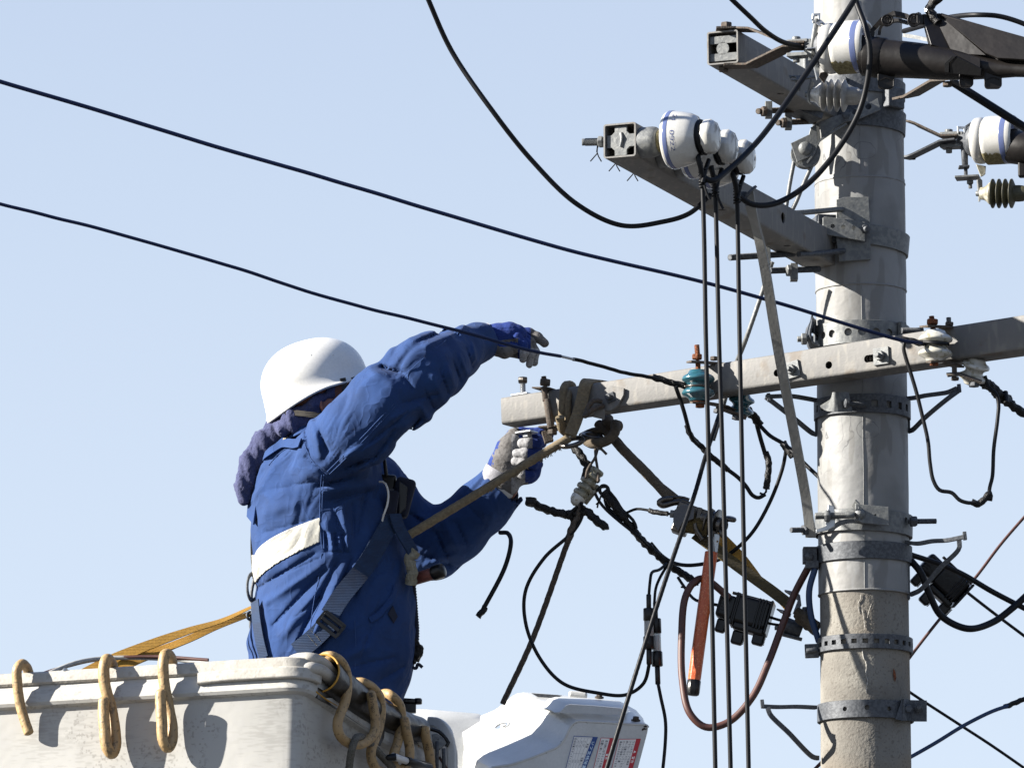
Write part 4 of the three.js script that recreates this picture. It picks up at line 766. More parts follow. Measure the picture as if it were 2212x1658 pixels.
// ---------- spool insulators ----------
function spool(name, label, c, up, mat, k, group) {
  const t = thing(name, label, 'insulator', c.clone().addScaledVector(up, -34 * U * k), group);
  mk('body', lathe([[10, -33], [17, -33], [19, -30], [22, -25], [34, -19], [36, -15], [34.5, -10], [27, -5], [23, -1], [23, 4], [27, 8], [35, 13], [36, 17], [33, 22], [24, 27], [21, 32], [19, 35], [10, 36]].map(([r, h]) => [r * k, h * k]), c, up, 44, true), mat, t);
  return t;
}
{
  const z = MZ(1508) + 0.055, c = zG(1647, 545, z), up = V(0.01, 1, 0).normalize();
  spool('spool_insulator', 'glossy teal spool insulator on a rusty bolt at the front of the long crossarm', c, up, M.teal, 1, 'teal spool insulators');
  const t = thing('spool_bolt', 'rusty bolt and straps holding the upright teal spool insulator', 'bolt', zG(1655, 700, z));
  mk('bolt', [rod(zG(1645, 350, z), zG(1636, 238, z), 6, 2.8), rod(zG(1646, 432, z), zG(1645, 355, z), 6, 2.8)], M.rust, t);
  mk('nut', hexN(zG(1638, 345, z), up, 12, 11), M.rust, t);
  mk('upper_strap', sweep([zG(1578, 362, z + 0.01), zG(1660, 366, z), zG(1740, 372, z - 0.04), zG(1835, 380, z - 0.08)], U, { prof: rect(30, 4), nrm: V(0, 1, 0.1), line: true, n: 10 }), M.rusty, t);
  mk('strap_nut', hexN(zG(1762, 352, z - 0.05), up, 9, 8), M.rusty, t);
  mk('washer', lathe([[15, 0], [15, 3]], zG(1648, 666, z), up, 20), M.rust, t);
  mk('bolt_head', hexN(zG(1660, 700, z), up, 11, 10), M.rust, t);
  mk('lower_strap', sweep([zG(1590, 662, z + 0.01), zG(1700, 664, z), zG(1830, 690, z - 0.07), zG(1990, 760, z - 0.12)], U, { prof: rect(30, 4), nrm: V(0, 1, 0.2), line: true, n: 10 }), M.rusty, t);
  const lc = zG(1962, 690, z - 0.1), lup = V(0.12, 0.95, 0.3).normalize();
  spool('spool_insulator', 'teal spool insulator half hidden under the long crossarm, right of the upright one', lc, lup, M.teal, 0.8, 'teal spool insulators');
  const h = thing('spool_strap', 'dark strap and bolt heads below the half-hidden teal spool', 'strap', zG(1900, 790, z - 0.1));
  mk('strap', box(zG(1890, 735, z - 0.07), 70, 5, 30, V(0.93, -0.36, 0), V(0.36, 0.93, 0)), M.rusty, h);
  mk('bolt_head', hexN(zG(1922, 790, z - 0.07), V(0.2, 1, 0), 10, 10), M.dark, h);
  mk('bolt_head', hexN(zG(1780, 740, z - 0.07), V(0.2, 1, 0), 8, 8), M.dark, h);
}
{
  const z = MZ(2020) + 0.06, c = zI(1370, 345, z), up = V(0.04, 1, 0).normalize();
  spool('spool_insulator', 'white spool insulator with yellowish stains at the right of the long crossarm', c, up, M.porcDirty, 1, 'white spool insulators');
  const t = thing('spool_bolt', 'rust red nut and straps holding the upright white spool insulator', 'bolt', zI(1370, 480, z));
  mk('nut', hexN(zI(1347, 180, z), up, 13, 11), M.rust, t);
  mk('bolt_tip', rod(zI(1343, 140, z), zI(1341, 118, z), 6), M.rust, t);
  mk('bolt', rod(zI(1355, 232, z), zI(1350, 185, z), 6), M.rust, t);
  mk('upper_strap', sweep([zI(1283, 193, z + 0.015), zI(1400, 196, z - 0.01), zI(1470, 203, z - 0.05), zI(1545, 207, z - 0.09)], U, { prof: rect(30, 4), nrm: V(0, 1, 0.1), line: true, n: 10 }), M.rusty, t);
  mk('strap_bolt', rod(zI(1470, 190, z - 0.05), zI(1467, 128, z - 0.05), 5.5), M.galv, t);
  mk('strap_nut', hexN(zI(1472, 190, z - 0.05), up, 9.5, 8), M.rusty, t);
  mk('lower_strap', sweep([zI(1318, 455, z + 0.01), zI(1410, 450, z), zI(1540, 492, z - 0.08)], U, { prof: rect(28, 4), nrm: V(0, 1, 0.2), line: true, n: 10 }), M.rusty, t);
  mk('bolt_head', hexN(zI(1360, 485, z), up, 10, 8), M.rust, t);
  const lc = zI(1655, 530, z - 0.05), lup = V(0.25, 0.9, 0.35).normalize();
  spool('spool_insulator', 'white spool insulator tilted below the long crossarm at the right', lc, lup, M.porcDirty, 0.85, 'white spool insulators');
  const h = thing('spool_strap', 'dark cranked strap below the tilted white spool', 'strap', zI(1650, 640, z - 0.05));
  mk('strap', sweep([zI(1455, 552, z), zI(1545, 545, z), zI(1640, 580, z), zI(1710, 605, z)], U, { prof: rect(26, 4), nrm: V(0.1, 1, 0.4), line: true, n: 12 }), M.rusty, h);
  mk('bolt_head', hexN(zI(1655, 640, z), V(0, 1, 0), 12, 10), M.dark, h);
  mk('spacer', box(zI(1510, 520, z - 0.02), 10, 18, 14), M.rusty, h);
  mk('bolt_head', hexN(zI(1515, 592, z), V(0, 1, 0), 9, 7), M.rusty, h);
}
// ---------- flat brace ----------
{
  const t = thing('brace', 'long flat steel brace slanting from the second crossarm down to the pole', 'brace', zJ(385, 240, 0.08));
  mk('bar', sweep([P(1617, 415, 0.93), P(1622, 445, 0.92), P(1646, 545, 0.75), P(1682, 760, 0.5), P(1720, 960, 0.27), P(1743, 1090, 0.12), P(1751, 1160, 0.07)], U, { prof: rect(21, 6), nrm: V(-0.3, 0.1, 0.95), n: 60 }), M.galvL, t);
  mk('end_curl', sweep([P(1628, 408, 0.935), P(1622, 412, 0.95), P(1612, 425, 0.95), P(1612, 440, 0.94)], U, { prof: rect(5, 18), nrm: V(0, 0, 1), n: 12 }), M.dark, t);
  mk('bolt_head', hexN(zE(1425, 890, 0.94), V(0.4, 0, 0.9), 9, 7), M.dark, t);
}
// ================= wires =================
const wire = (label, pts, r, mat = M.wire, group, o) => single('wire', label, 'wire', wireG(pts, r, o), mat, group);
const kink = (pts, amp, seed) => { const c = curvePts(pts, pts.length * 10); return c.map((p, i) => p.clone().add(V(0, amp * U * N3(i * 0.13, seed, 3), amp * U * N3(i * 0.12, seed, 9)))); };
{ // the two old service wires that sweep in from the left
  const w = thing('service_wire', 'upper of the two long wires slanting from the left edge to the white spool', 'wire', P(0, 175, 0.7), 'long wires from the left edge');
  mk('conductor', sweep(kink(pl(P, [0.85, 0.42], -500, 20, -250, 97, 0, 176, 210, 238, 430, 306, 700, 384, 960, 462, 1250, 546, 1500, 604, 1700, 660, 1880, 716, 1955, 736, 2000, 742), 0.45, 4), t => U * (4.7 - 0.9 * t), { k: 10, n: 220 }), M.wireB, w);
  mk('binding', taped(pl(zI, MZ(2000) + 0.09, 1130, 290, 1180, 300, 1240, 312, 1290, 318), 6.5, 5), M.tape, w);
  mk('bail', [sweep(pl(zI, [0.42, 0.45, 0.44], 1260, 305, 1360, 315, 1455, 322), 3.5 * U), torus(zI(1372, 325, MZ(2020) + 0.06), V(0.02, 1, 0.05), 26, 3.5)], M.wire, w);
  const v = thing('service_wire', 'lower of the two long wires, passing the worker\'s raised hand to the teal spool', 'wire', P(0, 440, 0.6), 'long wires from the left edge');
  mk('conductor', sweep(kink(pl(P, [0.62, 0.13], -500, 300, -250, 370, 0, 440, 250, 504, 500, 576, 700, 640, 900, 692, 1000, 716, 1150, 758, 1211, 769), 0.8, 8), U * 3.7, { k: 10, n: 180 }), M.wireB, v);
  mk('bared_strand', sweep(pl(P, [0.13, 0.12], 1208, 768.5, 1240, 776), U * 3, { k: 10 }), M.bright, v);
  mk('conductor', sweep(kink(pl(P, [0.12, 0.03], 1237, 775.5, 1270, 783, 1330, 800, 1400, 814, 1440, 824, 1490, 834), 1.0, 18), U * 4, { k: 10, n: 60 }), M.wire, v);
  mk('binding', [taped(pl(zG, [0.05, 0.04], 1310, 475, 1360, 488, 1440, 515, 1500, 530, 1570, 545), 7, 11)], M.tape, v);
  mk('bail', [torus(zG(1647, 548, MZ(1508) + 0.055), V(0.02, 1, 0.05), 26, 3.2), sweep(pl(zG, [0.05, 0.07, 0.06], 1550, 545, 1640, 552, 1715, 545), 2.8 * U)], M.steel, v);
}
// leads of the three pin insulators
const gpin = 'black leads of the pin insulators';
wire('loop of lead swooping from the top edge under the second crossarm', pl(P, [1.5, 1.45, 1.4, 1.4, 1.36, 1.33, 1.3, 1.25, 1.22, 1.2], 880, -110, 925, 0, 975, 110, 1060, 235, 1150, 348, 1245, 440, 1340, 486, 1430, 479, 1490, 460, 1535, 420), 5, M.wire, gpin, { step: 0.006 });
wire('lead falling from the top edge across the pole to the nearest pin insulator', pl(P, [0.98, 1.0, 1.04, 1.1, 1.18, 1.28, 1.33, 1.33], 1895, -90, 1845, 0, 1795, 78, 1720, 190, 1645, 295, 1575, 365, 1535, 390, 1513, 378), 6, M.wire, gpin, { step: 0.006 });
wire('lead curving down the face of the pole to the farthest pin insulator', pl(P, [0.95, 0.97, 1.0, 1.0, 0.98, 0.98, 1.0, 1.04, 1.08, 1.1], 1825, -80, 1850, 5, 1874, 75, 1879, 130, 1860, 230, 1815, 315, 1745, 397, 1675, 439, 1625, 441, 1597, 425), 6, M.wire, gpin, { step: 0.006 });
const drop = ['leftmost of the three long vertical wires hanging from the pin insulators', 'middle of the three long vertical wires hanging from the pin insulators', 'rightmost of the three long vertical wires hanging from the pin insulators'];
[[[1513, 350], [1517, 395], [1521, 520], [1524, 700], [1531, 1000], [1545, 1658], [1550, 1900]], [[1543, 378], [1545, 415], [1548, 520], [1552, 700], [1561, 1000], [1578, 1658], [1584, 1900]], [[1590, 398], [1592, 430], [1594, 520], [1597, 700], [1603, 1000], [1617, 1658], [1622, 1900]]].forEach((p, i) => {
  const t = thing('drop_wire', drop[i], 'wire', P(p[6][0], p[6][1], 1.32 - 0.1 * i), 'three vertical drop wires');
  const z = 1.33 - 0.1 * i;
  mk('conductor', sweep(p.map(([x, y]) => P(x, y, z)), 4.7 * U, { k: 10, n: 90 }), M.wire, t);
  const [x, y] = p[1], q = (a, b, dz = 0) => P(x + a, y + b, z + dz);
  mk('tie_tail', [sweep([q(-12, -75, 0.0), q(-8, -50, 0.02), q(-2, -25, 0.01), q(0, 0)], 5.5 * U), sweep([q(14, -50, -0.02), q(6, -25, 0.0), q(1, 0, 0.01)], 4.5 * U)], M.wire, t);
  const coil = []; for (let k = 0; k <= 66; k++) coil.push(q(0 + 7 * Math.cos(k * 0.62), -32 + k * 0.62, 0.008 * Math.sin(k * 0.62) * 0.9)); 
  mk('binding', sweep(coil, 2 * U, { k: 6, n: 200 }), M.wire, t);
  if (i < 2) mk('tail', sweep([q(4, 5, 0.01), q(10, 22, 0.01), q(17, 36, 0.01)], 2.8 * U, { k: 6 }), M.wire, t);
});
wire('thick lead from the top edge into the strap of the top crossarm', pl(P, [1.1, 0.85], 1540, -42, 1582, 0, 1620, 36, 1652, 66, 1690, 90, 1735, 101), 5.2);
wire('cable arching behind the black clamp cover to the right edge', pl(zQ, [0.1, 0.3, 0.5, 0.6, 0.6, 0.6, 0.6], 690, 395, 950, 320, 1300, 215, 1640, 188, 1900, 205, 2212, 300, 2700, 540), 5.5);
wire('thick straight cable from under the clamp cover down to the right edge', pl(zQ, [0.5, 0.5], 1280, 1020, 1500, 1160, 2212, 1610, 3000, 2120), 9);
{ const t = thing('clamp_strap', 'cranked strap with a bolt under the black clamp cover, running to the pole', 'strap', zQ(700, 1260, 0.3));
  mk('strap', sweep(pl(zQ, [0.12, 0.2, 0.55, 0.62, 0.65], 640, 1245, 780, 1215, 1130, 1010, 1400, 995, 1720, 985), U, { prof: rect(36, 5), nrm: V(-0.1, 1, 0.2), line: true, n: 20 }), M.rusty, t);
  mk('bolt_head', hexN(zQ(1245, 1100, 0.58), V(0, 1, 0), 11, 10), M.rusty, t);
  mk('upper_link', sweep(pl(zQ, [0.12, 0.2], 700, 450, 860, 475, 1020, 510), U, { prof: rect(10, 8), nrm: V(0, 1, 0) }), M.galv, t); }
// guy strands at the thimble
single('guy_strand', 'left leg of the twisted steel strand hanging from the pulley beside the pole', 'guy wire', strand(pl(zE, [0.12, 0.12], 1800, 640, 1770, 800, 1740, 990), 4), M.galv, 'twisted guy strands');
single('guy_strand', 'right leg of the twisted steel strand hanging from the pulley beside the pole', 'guy wire', strand(pl(zE, [0.12, 0.12], 1935, 660, 1860, 830, 1815, 940, 1790, 990), 4), M.galv, 'twisted guy strands');
single('guy_strand', 'long twisted strand slanting down behind the second crossarm and the vertical wires', 'guy wire', strand([P(1668, 565, 0.1), P(1650, 620, 0.08), P(1612, 730, 0.05), P(1585, 800, -0.1), P(1540, 950, -0.2)], 4.5, { tw: 110 }), M.galv, 'twisted guy strands');
single('guy_strand', 'black stranded line from the long crossarm past the ratchet to the lower edge', 'guy wire', strand(pl(P, [-0.1, 0.02, 0.1, 0.2, 0.25, 0.3], 1556, 888, 1524, 985, 1500, 1068, 1425, 1290, 1313, 1650, 1270, 1800), 4.2, { tw: 70 }), M.wire, 'twisted guy strands');
// right-hand jumpers
wire('jumper looping down from the white spool with a taped end', pl(zI, [0.4, 0.4], 1145, 305, 1135, 350, 1150, 420, 1185, 530, 1230, 680, 1270, 840, 1315, 1040, 1330, 1200, 1355, 1330, 1400, 1400, 1490, 1420, 1550, 1475, 1620, 1495, 1670, 1490), 4.2, M.wire, 'jumpers at the long crossarm', { step: 0.006 });
wire('jumper rising from its taped end to the lower white spool', pl(zI, [0.38, 0.36], 1765, 1440, 1770, 1385, 1790, 1300, 1800, 1100, 1828, 880, 1835, 760, 1815, 690, 1760, 640, 1735, 560), 4.2, M.wire, 'jumpers at the long crossarm', { step: 0.006 });
single('taped_joint', 'black taped joint where the two right-hand jumpers meet', 'cable joint', taped(pl(zI, [0.39, 0.38], 1640, 1490, 1690, 1500, 1730, 1470, 1770, 1430, 1765, 1480), 7, 21), M.tape);
single('taped_cable', 'thick taped cable from the lower white spool to the right edge', 'cable', [taped(pl(zI, [0.33, 0.3, 0.28, 0.2], 1715, 600, 1790, 650, 1850, 710, 1905, 740), 11, 23), taped(pl(zI, [0.28, 0.25, 0.2], 1870, 730, 2000, 820, 2200, 950), 9, 25), sweep(pl(zI, [0.28, 0.3], 1885, 680, 1895, 760), 6 * U)], M.tape);
// left-hand jumpers below the crossarm
wire('jumper from the teal spool down to a taped splice', pl(zG, [0.06, 0.05, 0.04, 0.0, -0.02, -0.05], 1480, 545, 1510, 630, 1545, 740, 1580, 870, 1605, 930, 1640, 970), 4.5, M.wire, 'jumpers at the long crossarm');
single('taped_cable', 'long taped splice slanting behind the three vertical wires', 'cable', taped(pl(zG, [-0.03, -0.1], 1560, 830, 1600, 920, 1650, 970, 1720, 1040, 1800, 1110, 1870, 1160), 6, 31), M.tape);
wire('bare-ended jumper hooking up below the splice', pl(zG, [-0.1, -0.12], 1860, 1155, 1940, 1215, 2000, 1280, 2045, 1345, 2090, 1365, 2140, 1340), 4.5, M.wire, 'jumpers at the long crossarm', { step: 0.006 });
single('taped_cable', 'short taped lead hanging from the half-hidden teal spool', 'cable', [taped(pl(zG, [-0.1, -0.12], 2010, 720, 2060, 770, 2100, 830), 9, 33), sweep(pl(zG, [-0.12, -0.12], 2080, 830, 2110, 940, 2140, 1040), 5 * U), taped(pl(zG, [-0.12, -0.12], 2140, 1030, 2165, 1090, 2150, 1300), 7, 35), sweep(pl(zG, [-0.12, -0.12], 2150, 1290, 2140, 1340, 2100, 1330), 2.5 * U)], M.tape);
wire('jumper from the half-hidden teal spool to the pole', pl(zI, [-0.1, 0.0], 80, 930, 150, 1000, 250, 1060, 330, 1130, 420, 1220, 510, 1305), 4.4, M.wire, 'jumpers at the long crossarm');
wire('wire looping from the taped clip to the bottom of the cable bundle', pl(P, [-0.08, -0.1, -0.12, -0.12, -0.14, -0.16, -0.18, -0.2, -0.2], 1699, 966, 1690, 1012, 1660, 1090, 1618, 1158, 1560, 1205, 1500, 1220, 1460, 1217, 1430, 1200, 1405, 1172), 4.2, M.wire, undefined, { step: 0.006 });
single('taped_joint', 'small taped clip on the jumper between the brace and the vertical wires', 'cable joint', taped(pl(zI, [-0.08, -0.07], 245, 1055, 280, 1100, 320, 1150), 8, 41), M.tape);
// cables behind the pole on the right
const gr = 'thin cables crossing the sky right of the pole';
wire('brownish cable rising from the pole to the right edge', pl(zJ, [-0.4, -0.5], 900, 1110, 985, 985, 1200, 710, 1400, 480, 1560, 270, 1760, 40), 3.4, M.brown, gr);
wire('dark cable from behind the closure down to the lower right corner', pl(zJ, [-0.4, -0.6], 1300, 530, 1340, 565, 1500, 690, 1760, 885), 3.6, M.wire, gr);
wire('dark cable running from the pole to the lower right corner below the blue one', pl(zJ, [-0.45, -0.6], 950, 1155, 990, 1188, 1300, 1390, 1500, 1520, 1760, 1700), 3.4, M.wire, gr);
wire('blue cable at the lower right with a black taped end', pl(zJ, [-0.3, -0.4], 960, 1610, 1000, 1590, 1150, 1505, 1330, 1395, 1500, 1310, 1600, 1275), 4.2, M.blueCable, gr);
single('taped_joint', 'black taped end of the blue cable at the right edge', 'cable joint', taped(pl(zJ, [-0.4, -0.42], 1580, 1282, 1660, 1250, 1780, 1200), 5.5, 43), M.tape);
wire('thick black cable drooping in a loop from the pole below the right step', pl(zJ, [0.02, 0.03, 0.02, 0, 0, -0.05, -0.08, -0.1], 1000, 375, 1060, 450, 1120, 600, 1190, 720, 1340, 795, 1500, 760, 1640, 660, 1790, 520), 7.5, M.wire, 'thick cables at the closures', { step: 0.008 });
wire('grey-black cable from the pole over the right closure to the right edge', pl(zJ, [0.0, -0.1], 985, 335, 1080, 365, 1200, 405, 1330, 465, 1500, 565, 1800, 720), 6, M.wire, 'thick cables at the closures');
wire('brownish cable leaving the pole at the lower left of its base', pl(zJ, [-0.3, -0.3], 380, 1690, 440, 1630, 480, 1590), 4, M.brown);
// ================= cable closures =================
function closure(label, F, z, s, rot, flip) {
  const o = F(0, 0, z), xd = V(Math.cos(rot), Math.sin(rot), 0.12 * flip).normalize(), yd = V(-Math.sin(rot), Math.cos(rot), 0);
  const zd = xd.clone().cross(yd).normalize(), q = (a, b, c = 0) => o.clone().addScaledVector(xd, a * U).addScaledVector(yd, b * U).addScaledVector(zd, c * U);
  const t = thing('cable_closure', label, 'cable closure', q(0, -60), 'black cable closures');
  const bx = (n, a, b, c, w, h, d, bev = 5, m = M.blackP) => mk(n, box(q(a, b, c), w * s, h * s, d * s, xd, yd, bev), m, t);
  bx('shell', 18, 6, 0, 78, 62, 54, 9); bx('shell', -38, 4, 6, 40, 52, 42, 8);
  for (const a of [-16, 30, 37, 44]) bx('rib', a, 6, 0, 5, 67, 59, 2); bx('flange', 57, 4, 0, 6, 74, 62, 3); bx('flange', -20, 4, 0, 5, 72, 60, 2);
  bx('lid', 20, -30, 2, 70, 16, 44, 5); bx('hinge', 10, 39, 0, 92, 6, 12, 2);
  for (let i = 0; i < 6; i++) bx('louvre', -46, -14 + i * 7, 27, 18, 1.8, 2, 0.6);
  for (const [a, b, w] of [[-40, -38, 22], [2, -54, 26], [46, -44, 26]]) { bx('clamp_jaw', a, b, 4, w, 30, 20, 5); for (let i = 0; i < 7; i++) bx('tooth', a + (w / 2 + 0.6) * 1, b - 10 + i * 3.3, 6, 3, 1.5, 16, 0.4); }
  return { q, t };
}
closure('black ribbed cable closure hanging left of the pole behind the vertical wires', (x, y, z) => P(1606 + x, 1326 - y, z), -0.12, 1, -0.28, 1);
closure('black ribbed cable closure on the right of the pole behind the grey step', (x, y, z) => P(2034 + x, 1252 - y, z), -0.22, 0.92, -0.75, -1);
{ const t = thing('cable_clamp', 'short dark cylinder clamp between the left closure and the pole', 'clamp', zX(1330, 1560, -0.1));
  mk('drum', [cyl(zX(1235, 1400, -0.1), zX(1440, 1480, -0.1), 18, 17)], M.dark, t);
  mk('base_plate', box(zX(1350, 1535, -0.1), 44, 5, 26, V(0.95, -0.25, 0), V(0.25, 0.95, 0)), M.dark, t);
  mk('collar', lathe([[20, 0], [20, 8]], zX(1240, 1400, -0.1), V(0.93, -0.36, 0), 24), M.blackP, t);
  mk('ear', box(zX(1205, 1450, -0.1), 10, 8, 12), M.galv, t);
  wire('thin upper link from the left closure to the cylinder clamp', pl(zX, [-0.11, -0.1], 1120, 1340, 1180, 1360, 1250, 1380), 3.2); wire('thin lower link from the left closure to the cylinder clamp', pl(zX, [-0.11, -0.1], 1120, 1405, 1180, 1415, 1250, 1425), 3); }
{ const t = thing('pole_lashing', 'grubby rope lashing from the webbing hook to the pole', 'rope', zX(1540, 1460, -0.05));
  mk('rope', taped(pl(zX, [-0.05, -0.03], 1390, 1300, 1450, 1340, 1520, 1400, 1600, 1450), 12, 51), M.slingDk, t); mk('rope', taped(pl(zX, [-0.06, -0.04], 1400, 1350, 1480, 1420, 1570, 1480), 9, 53), M.slingDk, t); }
// brown hose, blue cable
wire('thick brown insulating hose hanging in a deep loop left of the pole', pl(P, [0.02, 0.0, -0.02, -0.02, 0.0, 0.02, 0.02, 0.02, 0.02, 0.0, -0.02, -0.03, -0.04, -0.06, -0.08], 1752, 1215, 1738, 1240, 1715, 1285, 1690, 1350, 1660, 1430, 1625, 1505, 1575, 1558, 1525, 1570, 1490, 1540, 1474, 1470, 1472, 1380, 1480, 1290, 1500, 1256, 1522, 1250, 1575, 1290), 7.8, M.brown, undefined, { step: 0.008, k: 16 });
wire('dark blue cable curving down beside the pole', pl(zH, [0.03, 0.03, 0.02, 0.01], 1770, 690, 1728, 850, 1740, 1030, 1800, 1230), 7, M.blueCable, undefined, { k: 14 });
// ================= ratchet puller =================
{
  const z = -0.1, t = thing('ratchet_puller', 'greasy steel ratchet strap puller hanging between the sling and the yellow webbing', 'ratchet', zX(430, 620, z));
  mk('side_plate', plate(pl(zX, z + 0.03, 228, 350, 300, 300, 390, 300, 450, 345, 440, 450, 330, 480, 290, 560, 235, 470), 6, V(-0.3, 0.2, 1)), M.steel, t);
  mk('frame', [box(zX(400, 380, z), 70, 36, 46, V(0.92, -0.35, 0.1), V(0.35, 0.92, 0), 4), box(zX(300, 470, z), 34, 44, 40, V(0.92, -0.35, 0.1), V(0.35, 0.92, 0), 5)], M.steel, t);
  const ax = V(0.9, -0.3, 0.3).normalize();
  mk('drum', cyl(zX(330, 440, z + 0.01), zX(560, 480, z + 0.02), 24, 24, 28), M.olive, t);
  for (const [x, y, r, h] of [[545, 440, 30, 5], [575, 450, 26, 10], [620, 455, 31, 5]]) mk('drum_flange', lathe([[r - 2, 0], [r, 1], [r, h - 1], [r - 2, h]], zX(x, y, z + 0.02), ax, 30), M.steel, t);
  mk('ratchet_wheel', (() => { const pr = []; const c = zX(598, 452, z + 0.025); const g = []; for (let i = 0; i < 18; i++) { const a = i / 18 * 6.283; g.push(box(c.clone().add(V(Math.cos(a) * 8 * U, Math.sin(a) * 27 * U, -Math.cos(a) * 24 * U)), 8, 5, 5, ax)); } return g; })(), M.steel, t);
  mk('hub', [cyl(zX(640, 470, z + 0.03), zX(700, 480, z + 0.045), 17, 15), cyl(zX(690, 480, z + 0.045), zX(712, 484, z + 0.05), 8)], M.steel, t);
  mk('pawl', [box(zX(455, 415, z + 0.035), 12, 50, 10, V(0.95, -0.2, 0), V(0.3, 0.95, 0), 3), sweep(pl(zX, z + 0.04, 425, 460, 440, 520, 480, 580, 500, 610), 5 * U)], M.steel, t);
  mk('wing_knob', [lathe([[4, -5], [11, -4], [13, 0], [11, 4], [4, 5]], zX(768, 417, z + 0.03), V(0.2, 0.9, 0.4), 20, true), cyl(zX(690, 435, z + 0.03), zX(760, 420, z + 0.03), 5)], M.steel, t);
  mk('wing_knob', lathe([[4, -4], [10, -3], [12, 0], [10, 3], [4, 4]], zX(685, 555, z + 0.045), V(0.9, 0.3, 0.4), 20, true), M.steel, t);
  mk('lever', [plate(pl(zX, z + 0.045, 610, 560, 668, 560, 650, 660, 640, 735, 615, 735, 608, 640), 4, V(0.1, 0, 1), [[zX(638, 632, z + 0.045), 3]]), plate(pl(zX, z + 0.02, 550, 590, 606, 580, 604, 735, 552, 735), 4, V(0.1, 0, 1))], M.bright, t);
  mk('hook', [sweep(pl(zX, z + 0.01, 380, 285, 330, 255, 230, 262, 120, 285, 90, 262, 130, 235, 220, 225), t0 => U * (9 - 3 * Math.abs(t0 - 0.6)), { n: 40, k: 14, flat: 0.8 }), sweep(pl(zX, z + 0.0, 225, 212, 300, 212, 375, 235), U * 6, { flat: 0.6 }), box(zX(330, 285, z), 26, 18, 20, V(1, -0.4, 0))], M.steel, t);
  mk('cap', hexN(zX(226, 370, z + 0.03), V(-1, 0.1, 0), 9, 8), M.galv, t);
  mk('bolt_head', hexN(zX(508, 402, z + 0.045), V(0, 0, 1), 9, 6), M.steel, t);
  mk('grip', lathe([[12.5, 0], [14, 1], [14, 285 - 8], [13, 285]], P(1536.5, 1192, z + 0.05), P(1499, 1471, z + 0.06).sub(P(1536.5, 1192, z + 0.05)), 28), M.orange, t).userData.label = 'orange handle grip';
  mk('grip_cap', lathe([[13.5, 0], [14.8, 2], [14.8, 26], [13.5, 32], [10, 34]], P(1499.5, 1468, z + 0.06), P(1495.5, 1502, z + 0.06).sub(P(1499.5, 1468, z + 0.06)), 28), M.blackP, t);
}
{
  const z = -0.12, n = V(0.35, 0.55, 0.75).normalize();
  single('webbing_strap', 'olive drab webbing strap running from the ratchet down toward the pole', 'strap', strapG(pl(zX, [z + 0.01, z + 0.03], 430, 560, 620, 700, 800, 838, 1000, 985, 1180, 1115, 1320, 1225), 34, 3, n, { n: 30 }), M.olive, 'webbing of the ratchet puller');
  single('webbing_strap', 'yellow webbing strap twisting behind the olive one toward the pole', 'strap', strapG(pl(zX, [z - 0.03, z - 0.03], 600, 560, 760, 710, 900, 850, 1040, 990, 1180, 1150, 1290, 1280), 40, 3, [V(0.2, 0.3, 0.9), V(0.3, 0.4, 0.8), V(0.7, 0.6, 0.3), V(0.6, 0.75, 0.1)], { n: 30 }), M.yellow, 'webbing of the ratchet puller');
  const t = thing('webbing_hook', 'plated steel hook at the lower end of the webbing near the pole', 'hook', zX(1350, 1300, z));
  mk('bracket', [plate(pl(zX, z + 0.04, 1275, 1095, 1390, 1110, 1425, 1140, 1430, 1250, 1380, 1340, 1340, 1340, 1400, 1190, 1280, 1110), 5, V(0.2, 0.3, 1)), plate(pl(zX, z + 0.03, 1200, 1275, 1290, 1290, 1340, 1320, 1330, 1350, 1240, 1310), 5, V(0.2, 0.4, 1))], M.bright, t);
  mk('rivet', hexN(zX(1450, 1290, z + 0.04), V(1, 0, 0.3), 10, 12), M.steel, t);
}
